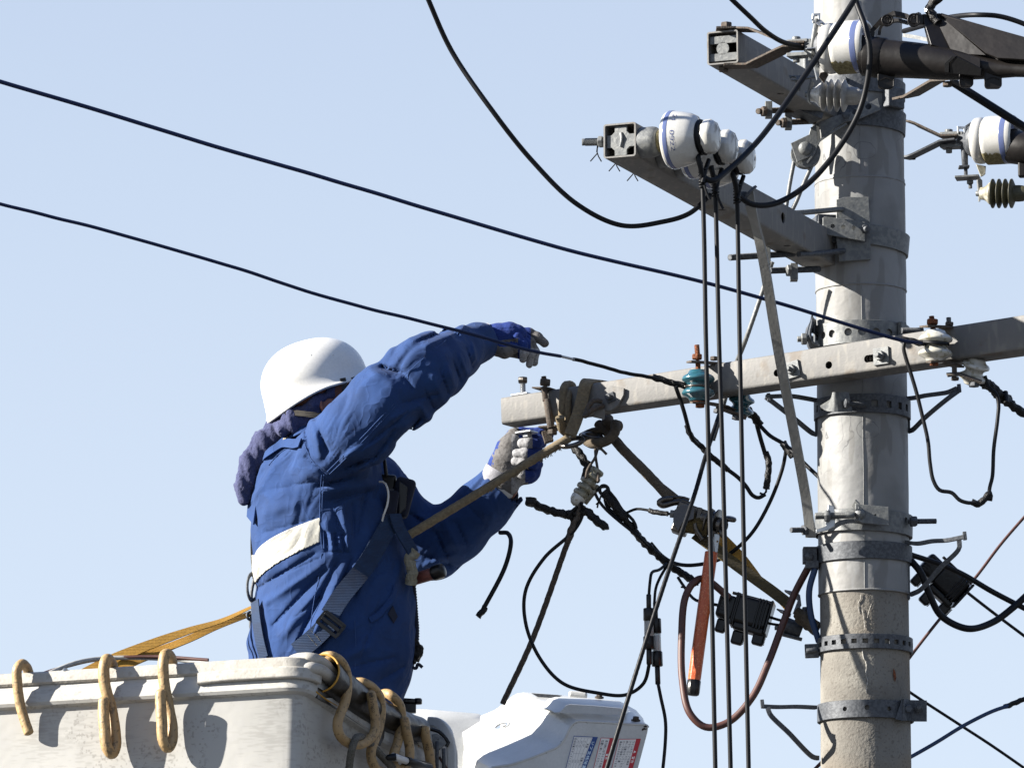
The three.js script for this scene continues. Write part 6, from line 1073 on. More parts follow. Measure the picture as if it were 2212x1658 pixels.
// stroke shapes of the Japanese characters that the labels use, on a 10 x 10 grid
const GL = {
  'ジ': '1 2 3 3;1 5 3 6;1 9 5 8 9 4;6 1 7 2.5;8 0.5 9 2', 'ブ': '1 2 7 2 6 6 2 9;8 0 8.6 1.2;9.4 0 10 1.2', '定': '5 0 5 1.5;1 3.5 1 2 9 2 9 3.5;3 4 7 4;5 4 5 9;5 6.5 8 6.5;3 5.5 2 8 1 9.5;2 8 5 9 9.5 9.3', '格': '2 0 2 10;0 3 4 3;2 3.5 0 7;2.5 4 4 5.5;6 0 4.5 3;5.5 1 9 1 7 4 4 6;5.5 3 9.5 5.5;5.5 6 9 6 9 9.5 5.5 9.5 5.5 6', '荷': '0 1.5 10 1.5;3 0 3 3;7 0 7 3;2.5 3 0.5 6;1.5 5 1.5 10;3.5 4.5 10 4.5;8.5 4.5 8.5 9.5 7 9.5;4 6 6.5 6 6.5 8 4 8 4 6', '重': '2 0.8 8 0.3;0 2 10 2;2 3.5 8 3.5 8 6.5 2 6.5 2 3.5;2 5 8 5;5 1 5 9.5;1 8 9 8;0 9.5 10 9.5',
  '角': '4 0 1.5 2.5;4 1 7 1 6 2.5;2 2.5 8 2.5 8 9.5 7 9.5;2 2.5 2 7 1 9.5;2 4.7 8 4.7;2 7 8 7;5 2.5 5 7', '度': '5 0 5 1.2;1 1.2 9 1.2;1.5 1.2 1.5 6 0.5 9.5;3 3 9 3;4.5 2 4.5 5 7.5 5 7.5 2;3 6.5 8 6.5 5 9 2.5 9.8;4 7 9 9.8', 'を': '2 2 8 2;5 0 3 5 6 4.5;9 4 4 6.5 4 8.5 9 9', '守': '5 0 5 1.5;1 3.5 1 2 9 2 9 3.5;1 5 9 5;6.5 3 6.5 9.5 5 9.5;3 6.5 4 8', 'っ': '2 6 7 5 8 7 5 9.5', 'て': '1 2 9 1.5;7 2 4 5 5 8 8 9', 'く': '7 0.5 2.5 5 7 9.5', 'だ': '1 3 6 3;3.5 0.5 1.5 9.5;5 5.5 8 5.5;5 8.5 9 9;7.5 0.5 8.2 2;9 0.5 9.6 2', 'さ': '1 3 9 2.5;4 0.5 7 6;2 6.5 4 9.2 8 9.2', 'い': '2 2 2 7 3.5 8.5;7 2.5 9 6.5', '。': '1.5 8 2.5 7.5 3.2 8.3 2.4 9.2 1.5 8',
  '走': '5 0 5 4;1.5 1.8 8.5 1.8;0.5 4 9.5 4;5 4 5 8.5;5 6 8 6;2.5 5 1 9.5;2 7.5 5 9 10 9.3', '行': '2.5 0 0.5 2.5;3 2.5 0.5 5.5;2 4.5 2 10;4.5 1.5 9 1.5;4 4.5 10 4.5;7.5 4.5 7.5 9.5 6 9.5', '時': '0.5 1.5 3 1.5 3 8.5 0.5 8.5 0.5 1.5;0.5 5 3 5;4.5 2 9.5 2;7 0 7 4;4 4 10 4;4 6 10 6;8 4.8 8 9.5 6.5 9.5', 'に': '1.5 1.5 1 6 1.5 9;4.5 3 8.5 3;4.5 7.5 6 8.8 9 8.6', 'は': '1.5 1 1 6 1.5 9;4 3.5 9.5 3.2;7 1 7 8.5 5 9 5 7.5 9 9', 'ウ': '5 0 5 2;1 4.5 1 2 9 2 8 6 4 9.8', 'イ': '8 0.5 5 4 1 6;5.5 4 5.5 10', 'ン': '1 2 3 3.5;1 9 6 7.5 9 3', 'チ': '8 0.5 2 2;0.5 4.5 9.5 4.5;5.2 1.5 5 7 3 10', '納': '2.5 0 1 3 3 3 0.5 6.5 4 6;2.2 6 2.2 10;5 3 5 10;5 3 9.5 3 9.5 9.5;7.2 0.5 7 5 5.8 7.5;7.2 4.5 8.5 7', '位': '3 0 1 4;2 3 2 10;6.5 0.5 6.5 2.5;4 2.8 10 2.8;5 4 5.8 8;8.8 4 7.8 9;3.8 9.3 10 9.3', '置': '1 0.5 9 0.5 9 2.5 1 2.5 1 0.5;3.7 0.5 3.7 2.5;6.3 0.5 6.3 2.5;1.5 3.8 9 3.8;5 2.5 5 5;3 5 8 5 8 8.5 3 8.5 3 5;3 6.7 8 6.7;1 5 1 9.8 9.5 9.8', '戻': '1 0.8 9 0.8;1.8 2.2 8.5 2.2 8.5 4.2 1.8 4.2;1.8 2.2 1.5 7 0.5 10;3 6 9 6;5.7 4.5 5.5 7 3 9.8;6 7 9.5 9.8', 'し': '3 0.5 3 7.5 5 9.2 8.5 7',
  '警': '0.5 1 5 1;2 0 2 1.8;1 2.4 4.5 2.4 4.2 4.4;6.5 0 5.5 2.5;6.2 1.2 9.5 1.2 7 4;6.5 2 9.5 4.4;1.5 5.4 8.5 5.4;2 6.5 8 6.5;2 7.5 8 7.5;2.5 8.5 7.5 8.5 7.5 10 2.5 10 2.5 8.5', '告': '2.5 0.5 1.5 3;2 2 8.5 2;5 0 5 4.2;0.5 4.2 9.5 4.2;2 6 8 6 8 9.5 2 9.5 2 6', 'ロ': '1.5 2 8.5 2 8.5 9 1.5 9 1.5 2', 'ー': '1 5 9 5', 'プ': '1 2 7.5 2 6.5 6 2 9.5;8.5 0.8 9.3 0.3 9.6 1.2 8.8 1.6 8.5 0.8', 'が': '0.5 3 6 3 6 9 4.5 9;3.2 0.5 0.8 9.5;7.5 3.5 9 6.5;7.5 0.5 8.2 1.8;9 0.3 9.6 1.6', 'あ': '1.5 2 8 1.8;4 0.3 4.2 8;7 3.5 4 8.5 1.5 8.5 2 5.5 6 4.2 9 6 8.5 8.8 6 9.6', 'り': '3 1 2.8 5.5;7 0.5 7.4 6 4.5 9.6', 'ま': '1.5 2 8.5 2;1.8 4.5 8.2 4.5;5 0.3 5.2 8 3.5 9.3 1.8 8.3 4 7.2 8.5 9', 'す': '0.5 2.2 9.5 2.2;6 0.3 6 6 4.5 7 4 5 6 4.8;6 6 4 9.8', 'フ': '1 1.5 9 1.5 7.5 6 3 9.5', 'ッ': '1.5 4 2.5 6;4.5 3.5 5.2 5.5;8.5 4 7 8 4 9.8', 'ク': '4 0.5 1 5;3.5 2 8.5 2 7.5 6 3 9.8', '絶': '2.5 0 1 3 3 3 0.5 6 4 5.6;2.2 6 2.2 10;6 0 4.8 2;5.5 1.2 8 1.2 7.2 3;5 3 9 3 9 6 5 6 5 3;7 3 7 6;5 6 5 9.3 9.6 9.3 9.6 7.8', '縁': '2.5 0 1 3 3 3 0.5 6 4 5.6;2.2 6 2.2 10;6 0 5.5 1;5.5 1 9 1 8 3.5;5 2.3 8.5 2.3;4.7 3.6 10 3.6;7 3.6 5 6;6 5 7.2 9.6 6 9.6;9 5 7 6.5;7 6.5 9.6 9', '損': '1.8 0 1.8 9.5 0.8 9;0.3 2.5 3.5 2.5;0.3 6.5 3.5 5.3;5 0.5 9 0.5 9 2.2 5 2.2 5 0.5;4.8 3.5 9.2 3.5 9.2 8 4.8 8 4.8 3.5;4.8 5 9.2 5;4.8 6.5 9.2 6.5;6 8.2 4.5 9.8;8 8.2 9.6 9.8', '傷': '2.5 0 0.5 4;1.8 3 1.8 10;5.5 0 4 2;5 1 9.5 1;5 2.2 9 2.2 9 4.5 5 4.5 5 2.2;4 5.6 10 5.6;5.5 6 4 8.5;5 7 9.5 7 9 9.6;7 7.4 5 9.8', '事': '0.5 1.2 9.5 1.2;2.5 2.3 7.5 2.3 7.5 4 2.5 4 2.5 2.3;1.5 5.2 8.5 5.2 8.5 8 1.5 8;0.3 6.6 9.8 6.6;5 0 5 9.6 3.8 9.6', '故': '0.3 2.5 5 2.5;2.6 0.3 2.6 5;0.8 5 4.5 5 4.5 9 0.8 9 0.8 5;6.8 0.3 5.3 4;6.2 2.5 10 2.5;8.8 2.5 7.5 7 5 10;6 4.5 9.8 9.8', 'の': '5.5 1.5 4 7.5 2 8 1 5.5 3 2 6.5 1.5 9 4.5 7.5 8.5 5.5 9.5', 'お': '1 2.5 6 2.3;3.5 0.5 3.5 8.5 1.5 8 2 6.5 6 4.8 8.8 6.2 8 8.8 6 9;7.5 1.5 9 3', 'そ': '2.5 1 7.5 1 2 4.8 9.5 4.5;6 4.8 4.5 7 5.5 9.2 8 9.3', 'れ': '2.5 0.5 2.5 10;0.8 2.5 4 2.5 0.8 7.5;2.5 5 6.5 2 6.8 8 8 8.8 9.6 7.5', 'せ': '0.5 3.5 9.8 3.2;7 0.8 7 6 5.8 5.8;3 1 3.2 8 4.5 9.2 8.5 9', 'な': '0.8 2.2 5.5 2;3.5 0.5 1.2 5;7 2 9 3.2;6.5 4 6.5 8.8 4 9.4 3.8 7.8 6 7.4 9 9.2', 'で': '1 2 9 1.5;7 2 4 5 5 8 8 9;8 3.5 8.6 4.8;9.3 3 9.9 4.3',
};
function glyphs(g, text, x, y, w, h) {
  for (const ch of text) {
    if (GL[ch]) { g.beginPath(); for (const st of GL[ch].split(';')) { const n = st.split(' ').map(Number); for (let i = 0; i < n.length; i += 2) { const X = x + n[i] / 10 * w * 0.88, Y = y + n[i + 1] / 10 * h; i ? g.lineTo(X, Y) : g.moveTo(X, Y); } } g.stroke(); }
    x += w;
  }
}
{
  const f = (x, y, d) => zB(x, y, 0.305 + x / 2.561 / 660 * 0.2 + d);
  hook('leftmost tan hook on the bucket front, showing one straight leg', [f(152, 620, -0.05), f(155, 545, -0.03), f(140, 505, 0.0), f(115, 492, 0.025), f(93, 520, 0.035), f(93, 600, 0.035), f(112, 730, 0.03), f(160, 885, 0.03)], 10.5);
  hook('middle tan hook on the bucket front, looped at the bottom', [f(625, 610, -0.05), f(622, 520, -0.03), f(605, 475, 0.0), f(585, 468, 0.025), f(572, 510, 0.035), f(578, 610, 0.035), f(610, 730, 0.03), f(632, 860, 0.035), f(636, 945, 0.045), f(615, 988, 0.06), f(588, 950, 0.07), f(576, 850, 0.07), f(570, 750, 0.065), f(574, 672, 0.06)], 12);
  hook('right-hand tan hook of the three on the bucket front, looped like a paper clip', [f(955, 580, -0.05), f(950, 490, -0.03), f(935, 445, 0.0), f(910, 440, 0.025), f(900, 490, 0.035), f(905, 590, 0.035), f(928, 720, 0.03), f(950, 840, 0.035), f(948, 920, 0.045), f(925, 955, 0.06), f(900, 915, 0.07), f(892, 800, 0.07), f(886, 700, 0.065), f(888, 630, 0.06)], 11.5);
  const r = (x, y, d) => zTz(x, y, d > 0.015 ? d + 0.025 : d);
  hook('large tan hook over the black sleeve at the bucket corner, holding a grey rope', [r(260, 330, -0.05), r(300, 255, -0.02), r(400, 240, 0.02), r(510, 300, 0.045), r(580, 420, 0.055), r(600, 600, 0.06), r(575, 800, 0.06), r(515, 960, 0.055), r(475, 1090, 0.06), r(490, 1210, 0.065), r(570, 1315, 0.07), r(700, 1365, 0.09), r(850, 1320, 0.11), r(945, 1200, 0.12), r(958, 1060, 0.12), r(925, 850, 0.11), r(896, 670, 0.1)], 10.5, [r(896, 700, 0.1), r(935, 960, 0.115)]);
  hook('second tan hook over the black sleeve, partly behind the large one', [r(640, 640, -0.05), r(690, 585, -0.02), r(790, 575, 0.02), r(920, 640, 0.045), r(1010, 760, 0.055), r(1030, 930, 0.055), r(1010, 1110, 0.05), r(960, 1270, 0.05), r(905, 1430, 0.05), r(905, 1540, 0.05), r(960, 1660, 0.055), r(1080, 1730, 0.06)], 10.5);
  hook('third tan hook over the black sleeve with a second leg beside it', [r(1000, 760, -0.05), r(1070, 715, -0.02), r(1160, 740, 0.02), r(1255, 840, 0.045), r(1290, 970, 0.05), r(1280, 1150, 0.05), r(1235, 1350, 0.05), r(1190, 1500, 0.05), r(1200, 1640, 0.06), r(1290, 1680, 0.08), r(1385, 1560, 0.1), r(1392, 1400, 0.1), r(1355, 1200, 0.1), r(1320, 1000, 0.09)], 10.2);
  hook('rightmost tan hook, a straight leg stamped H22 next to the white hood', [r(1575, 1120, 0.06), r(1600, 1270, 0.065), r(1640, 1450, 0.065), r(1660, 1600, 0.065), r(1655, 1720, 0.05), r(1560, 1800, 0.02), r(1480, 1700, -0.01), r(1460, 1500, -0.02), r(1450, 1250, -0.02)], 10.5, [r(1590, 1160, 0.062), r(1625, 1430, 0.066)]);
  const rp = thing('rope', 'grey braided rope hanging through the large hook at the bucket corner', 'rope', r(620, 1700, 0.05));
  mk('strand', strand([r(610, 1800, 0.06), r(630, 1600, 0.08), r(660, 1420, 0.11), r(700, 1300, 0.12), r(760, 1265, 0.1), r(830, 1300, 0.07), r(920, 1380, 0.05), r(1040, 1510, 0.06), r(1180, 1660, 0.06)], 7, { tw: 90 }), M.rope, rp);
  const sp = thing('striped_stick', 'black and white taped stick lying across the hooks at the lower edge', 'stick', r(1350, 1640, 0.1));
  mk('white_section', cyl(r(1180, 1510, 0.12), r(1360, 1575, 0.11), 7.5), M.white, sp); mk('black_section', cyl(r(1350, 1572, 0.112), r(1640, 1650, 0.09), 10), M.blackP, sp); mk('black_tip', lathe([[0, -4], [6, 0], [8, 12], [8, 20]], r(1105, 1530, 0.12), V(1, 0.1, 0), 18), M.blackP, sp);
  const fl = thing('black_flap', 'torn black rubber flap hanging behind the second hook', 'flap', r(1020, 1370, 0.03));
  mk('sheet', facet([r(1030, 1080, 0.02), r(1070, 1140, 0.02), r(1060, 1290, 0.03), r(1010, 1380, 0.03), r(945, 1345, 0.03), r(985, 1260, 0.03)], 2), M.sleeve, fl);
}
// ================= white hood beside the bucket =================
{
  const t = thing('boom_hood', 'white moulded hood of the boom tip with printed labels, beside the bucket', 'machine cover', zU(1300, 900, -0.45));
  const zf0 = -0.22, zb0 = -0.62;
  const F = [[690, 900], [770, 676], [850, 662], [930, 650], [1100, 595], [1250, 535], [1330, 498], [1385, 435], [1435, 335], [1465, 300], [1500, 286], [1600, 290], [1800, 300], [2000, 312], [2075, 318], [2092, 335], [2085, 380], [2000, 700], [1950, 900]];
  const Bk = [[430, 900], [445, 520], [448, 420], [452, 312], [600, 258], [700, 230], [800, 188], [880, 130], [950, 70], [985, 50], [1045, 40], [1180, 48], [1380, 66], [1700, 95], [1850, 112], [1990, 190], [2050, 260], [1990, 700], [1930, 900]];
  const NC = 8, NR = 90, rows = [], shellAt = (u, s) => { const i = Math.min(F.length - 2, Math.floor(u)), f = u - i, mix = (A, k) => A[i][k] + (A[i + 1][k] - A[i][k]) * f, w = n => n > 2 && n < 7 ? 1 : n >= 7 && n < 9 ? 0.4 : 0, q = (w(i) * (1 - f) + w(i + 1) * f) * 25 * Math.sin(s * Math.PI); return zU(mix(F, 0) + (mix(Bk, 0) - mix(F, 0)) * s, mix(F, 1) + (mix(Bk, 1) - mix(F, 1)) * s + q, zf0 + (zb0 - zf0) * s); };
  for (let k = 0; k <= NR; k++) { const r = []; for (let c = 0; c <= (F.length - 1) * NC; c++) r.push(shellAt(Math.min(F.length - 1.0001, c / NC), k / NR)); rows.push(r); }
  // the round port is a true opening: leave out the faces inside it
  let pc = null, pn = null, best = 1e9; rows.forEach((r, k) => r.forEach((v, c) => { const [x, y] = proj(v), d = Math.hypot(x - (863.7 + 864 / 3.9026), y - (1484.5 + 322 / 3.9026)); if (d < best && k > 1 && k < NR - 1 && c > 1 && c < r.length - 2) { best = d; pc = v.clone(); pn = rows[k + 1][c].clone().sub(rows[k - 1][c]).cross(r[c + 1].clone().sub(r[c - 1])).normalize(); if (pn.z < 0) pn.negate(); } }));
  const sg = grid(rows, false), si = sg.index.array, keep = [], tv = V(), tc = V();
  for (let i = 0; i < si.length; i += 3) { tc.set(0, 0, 0); for (let k = 0; k < 3; k++) tc.add(tv.fromBufferAttribute(sg.attributes.position, si[i + k])); if (tc.divideScalar(3).distanceTo(pc) > 16.5 * U) keep.push(si[i], si[i + 1], si[i + 2]); }
  sg.setIndex(keep); mk('shell', toCreasedNormals(sg, 0.7), M.hood, t);
  const ff = mk('front_face', facet(F.map(([x, y]) => zU(x, y, zf0)), 1.5), M.hood, t);
  mk('edge_bead', sweep(F.slice(1, 16).map(([x, y]) => zU(x, y, zf0 + 0.001)), 3.2 * U, { k: 10, n: 90 }), M.hood, t);
  // raised ridge on the top
  const rg = (x, y, z) => zU(x, y, z);
  mk('ridge', (() => { const a = [[1300, 210], [1345, 205], [1400, 150], [1430, 140], [1640, 152], [1860, 172], [1905, 190], [1905, 225], [1890, 240]], b = [[1180, 170], [1215, 140], [1250, 95], [1310, 78], [1600, 90], [1820, 110], [1860, 120], [1920, 180], [1930, 215]]; return toCreasedNormals(grid([0, 0.15, 0.5, 1].map(s => a.map(([x, y], i) => rg(x + (b[i][0] - x) * s, y + (b[i][1] - y) * s - (s > 0 && s < 1 ? 10 : 0), -0.27 - 0.16 * s))), false), 0.8); })(), M.hood, t);
  mk('ridge_face', facet([[1300, 212], [1345, 207], [1400, 152], [1430, 142], [1640, 154], [1860, 174], [1905, 192], [1905, 230], [1800, 232], [1600, 225], [1400, 218]].map(([x, y]) => rg(x, y, -0.268)), 1), M.hood, t);
  mk('top_bump', box(zU(1500, 62, -0.55), 42, 14, 30, V(1, -0.1, 0), V(0, 1, 0), 6), M.hood, t);
  for (const [x, y, z] of [[1988, 275, -0.26], [1680, 82, -0.45]]) { mk('bolt', [hexN(zU(x, y, z), V(0.05, 1, 0.3), 7.5, 8), lathe([[10, -2], [10, 1]], zU(x, y, z), V(0.05, 1, 0.3), 20)], M.rusty, t); }
  // round port on the sunlit side
  mk('port_rim', torus(pc, pn, 16.8, 2.2, { n: 36 }), M.hood, t);
  mk('port_pin', cyl(pc.clone().addScaledVector(pn, -0.03).add(V(-0.006, -0.004, 0)), pc.clone().addScaledVector(pn, 0.002).add(V(0.004, 0.002, 0)), 6.5), M.white, t);
  // chipped edges
  const r = rng(11), ch = []; for (let i = 0; i < 42; i++) { const k = 3 + Math.floor(r() * 12), u = r(), a = F[k], b = F[k + 1], x = a[0] + (b[0] - a[0]) * u, y = a[1] + (b[1] - a[1]) * u; const p = zU(x + (r() - 0.5) * 12, y + (r() - 0.3) * 14, zf0 + 0.0035); const L = 1 + r() * 4; ch.push(box(p, L, 0.5 + r() * 1.2, 0.6, V(1, (r() - 0.5) * 0.8, 0))); }
  for (let i = 0; i < 8; i++) ch.push(box(zU(2045 + r() * 35, 322 + r() * 34, zf0 + 0.004), 2 + r() * 4, 2 + r() * 3, 0.8, V(1, r() - 0.5, 0)));
  mk('paint_chips', ch, M.rusty, t).userData.kind = 'stuff';
  // printed labels
  const label = (corners, cw, chh, draw) => {
    const cv = document.createElement('canvas'); cv.width = cw; cv.height = chh; const g = cv.getContext('2d'); draw(g, cw, chh); const tx = new THREE.CanvasTexture(cv); tx.colorSpace = THREE.SRGBColorSpace;
    const [tr, br, bl, tl] = corners.map(([x, y]) => zS(x, y, zf0 + 0.0045)); // label turned a quarter clockwise: its top edge lies to the right
    const gg = new THREE.BufferGeometry(); gg.setAttribute('position', new THREE.Float32BufferAttribute([tl, tr, br, bl].flatMap(p => [p.x, p.y, p.z]), 3)); gg.setAttribute('uv', new THREE.Float32BufferAttribute([0, 0, 0, 1, 1, 1, 1, 0], 2)); gg.setIndex([0, 2, 1, 0, 3, 2]); gg.computeVertexNormals();
    mk('label_sheet', gg, std({ map: tx, roughness: 0.5 }), ff, { uv: true });
  };
  label([[945, 480], [680, 1180], [290, 1160], [470, 455]], 720, 470, (g, w, h) => {
    g.fillStyle = '#d9d8d4'; g.fillRect(0, 0, w, h); g.fillStyle = '#1d3f7c'; g.fillRect(0, 0, w, 100); g.fillRect(0, 0, 14, h); g.fillRect(w - 14, 0, 14, h); g.fillRect(0, h - 14, w, 14);
    g.strokeStyle = '#cfe3ee'; g.lineWidth = 8; glyphs(g, 'ジブ定格荷重', 90, 22, 96, 60);
    g.strokeStyle = '#3a3a44'; g.lineWidth = 3; for (let i = 0; i < 5; i++) { g.beginPath(); g.moveTo(30, 116 + i * 64); g.lineTo(w - 30, 116 + i * 64); g.stroke(); } g.strokeRect(30, 116, w - 60, h - 146); g.beginPath(); g.moveTo(350, 116); g.lineTo(350, 372); g.stroke();
    g.lineWidth = 5; glyphs(g, '角度', 140, 126, 46, 42); glyphs(g, '荷重', 420, 126, 46, 42); g.fillStyle = '#3a3a44'; g.font = '40px sans-serif'; g.fillText('(kg)', 520, 164);
    [['0°~30°', '250'], ['30°~45°', '300'], ['45°~90°', '490']].forEach(([a, b], i) => { g.fillText(a, 90, 228 + i * 64); g.fillText(b, 470, 228 + i * 64); }); glyphs(g, '定格荷重を守ってください。', 40, 388, 50, 46);
  });
  label([[1262, 500], [1075, 1180], [835, 1170], [1000, 492]], 720, 270, (g, w, h) => {
    g.fillStyle = '#d8d6d2'; g.fillRect(0, 0, w, h); g.fillStyle = '#b21f2c'; g.fillRect(0, 0, w, 84); g.fillRect(0, 0, 12, h); g.fillRect(w - 12, 0, 12, h); g.fillRect(0, h - 12, w, 12);
    g.strokeStyle = '#e8e6e0'; g.lineWidth = 7; glyphs(g, '警告', 320, 18, 70, 50); g.strokeStyle = '#35333a'; g.lineWidth = 6; glyphs(g, '走行時にはウインチを格納', 50, 104, 52, 56); glyphs(g, '位置に戻してください。', 50, 184, 52, 56);
  });
  label([[1790, 512], [1605, 1180], [1195, 1170], [1352, 520]], 720, 440, (g, w, h) => {
    g.fillStyle = '#d8d6d2'; g.fillRect(0, 0, w, h); g.fillStyle = '#b21f2c'; g.fillRect(0, 0, w, 92); g.fillRect(0, 0, 12, h); g.fillRect(w - 12, 0, 12, h); g.fillRect(0, h - 12, w, 12);
    g.strokeStyle = '#e8e6e0'; g.fillStyle = '#e8e6e0'; g.lineWidth = 7; g.beginPath(); g.moveTo(250, 70); g.lineTo(280, 20); g.lineTo(310, 70); g.fill(); glyphs(g, '警告', 370, 20, 80, 52); g.strokeStyle = '#35333a'; g.lineWidth = 5;
    ['ウインチロープを損傷', 'させないでください。', '時に位置を守ってください', 'ロープが損傷して重', '事故のおそれがあります。'].forEach((s, i) => glyphs(g, s, 44, 108 + i * 62, 52, 48));
  });
  // rear fin of the hood and the grey notice on its top
  mk('rear_fin', toCreasedNormals(grid([[[130, 180], [210, 182], [310, 190], [660, 220], [700, 245]], [[120, 230], [200, 232], [300, 235], [600, 262], [690, 290]], [[150, 330], [260, 300], [330, 320], [480, 400], [560, 420]], [[200, 420], [300, 420], [400, 470], [520, 520], [600, 600]], [[230, 900], [330, 900], [420, 900], [530, 900], [620, 900]]].map((r0, k) => r0.map(([x, y]) => zU(x, y, -0.62 + k * 0.035))), false), 0.9), M.hood, t);
  mk('top_notice', facet([[1105, 47], [1330, 62], [1370, 68], [1230, 120]].map(([x, y]) => zU(x, y, -0.56)), 0.8), M.dark, t);
  const k = thing('lever_knob', 'glossy black knob standing behind the sleeve next to the worker', 'knob', zT(1400, 930, -0.22));
  mk('cap', [box(zT(1370, 815, -0.2), 36, 12, 30, V(1, -0.06, 0), V(0, 1, 0), 4), lathe([[8, 0], [9, 2], [9, 10], [7, 13]], zT(1500, 850, -0.19), V(0, 1, 0), 20)], M.blackP, k);
  mk('stem', box(zT(1400, 890, -0.2), 26, 24, 22), M.blackP, k);
  const m = thing('bucket_mount', 'white curved mounting frame with a grey lever between the hooks and the hood', 'bracket', zT(1800, 1658, -0.2));
  mk('frame', [sweep(pl(zT, [-0.22, -0.2, -0.18, -0.18, -0.18], 1640, 1075, 1760, 1090, 1870, 1200, 1930, 1400, 1940, 1700), U, { prof: rrect(14, 22, 4), nrm: V(0.5, 0.8, 0.2), crease: false }), plate(pl(zT, -0.24, 1640, 1090, 1760, 1100, 1850, 1220, 1900, 1400, 1900, 1900, 1440, 1900, 1440, 1350, 1600, 1300), 3, V(0, 0, 1))], M.hood, m);
  mk('rubber_edge', sweep(pl(zT, -0.165, 1650, 1165, 1760, 1195, 1850, 1280, 1890, 1340, 1860, 1390), 4 * U), M.blackP, m);
  mk('lever', plate(pl(zT, -0.16, 1670, 1240, 1740, 1230, 1830, 1290, 1850, 1370, 1780, 1430, 1700, 1425), 7, V(0.1, 0.1, 1), [[zT(1752, 1308, -0.16), 2.2]]), M.galv, m);
  mk('link', [cyl(zT(1745, 1320, -0.14), zT(1740, 1700, -0.14), 4), cyl(zT(1828, 1410, -0.15), zT(1830, 1700, -0.15), 4)], M.dark, m);
  mk('link', sweep(pl(zT, -0.16, 1770, 1520, 1850, 1640, 1900, 1720), 3 * U), M.brown, m);
}
// ================= the worker =================
const ZT = -0.12;                                            // depth of the trunk's middle
const trunk = [[668, 990, 62], [684, 1024, 117], [686, 1065, 138], [694, 1120, 146], [711, 1195, 158], [720, 1265, 162], [724, 1340, 168], [716, 1405, 176], [702, 1500, 160], [700, 1560, 150]].map(([x, y, r]) => [P(x, y, ZT), r * U]);
const armR = chain(728, 962, 74, 0.04, 776, 926, 80, 0.11, 828, 876, 79, 0.14, 905, 812, 79, 0.12, 940, 790, 70, 0.06, 985, 762, 55, -0.05, 1030, 738, 40, -0.14, 1044, 734, 37, -0.16);
const armL = chain(740, 1005, 76, -0.32, 800, 1060, 80, -0.42, 880, 1145, 74, -0.44, 930, 1178, 74, -0.42, 985, 1148, 66, -0.4, 1040, 1095, 60, -0.38, 1088, 1048, 53, -0.37);
const neckC = P(655, 915, -0.12);
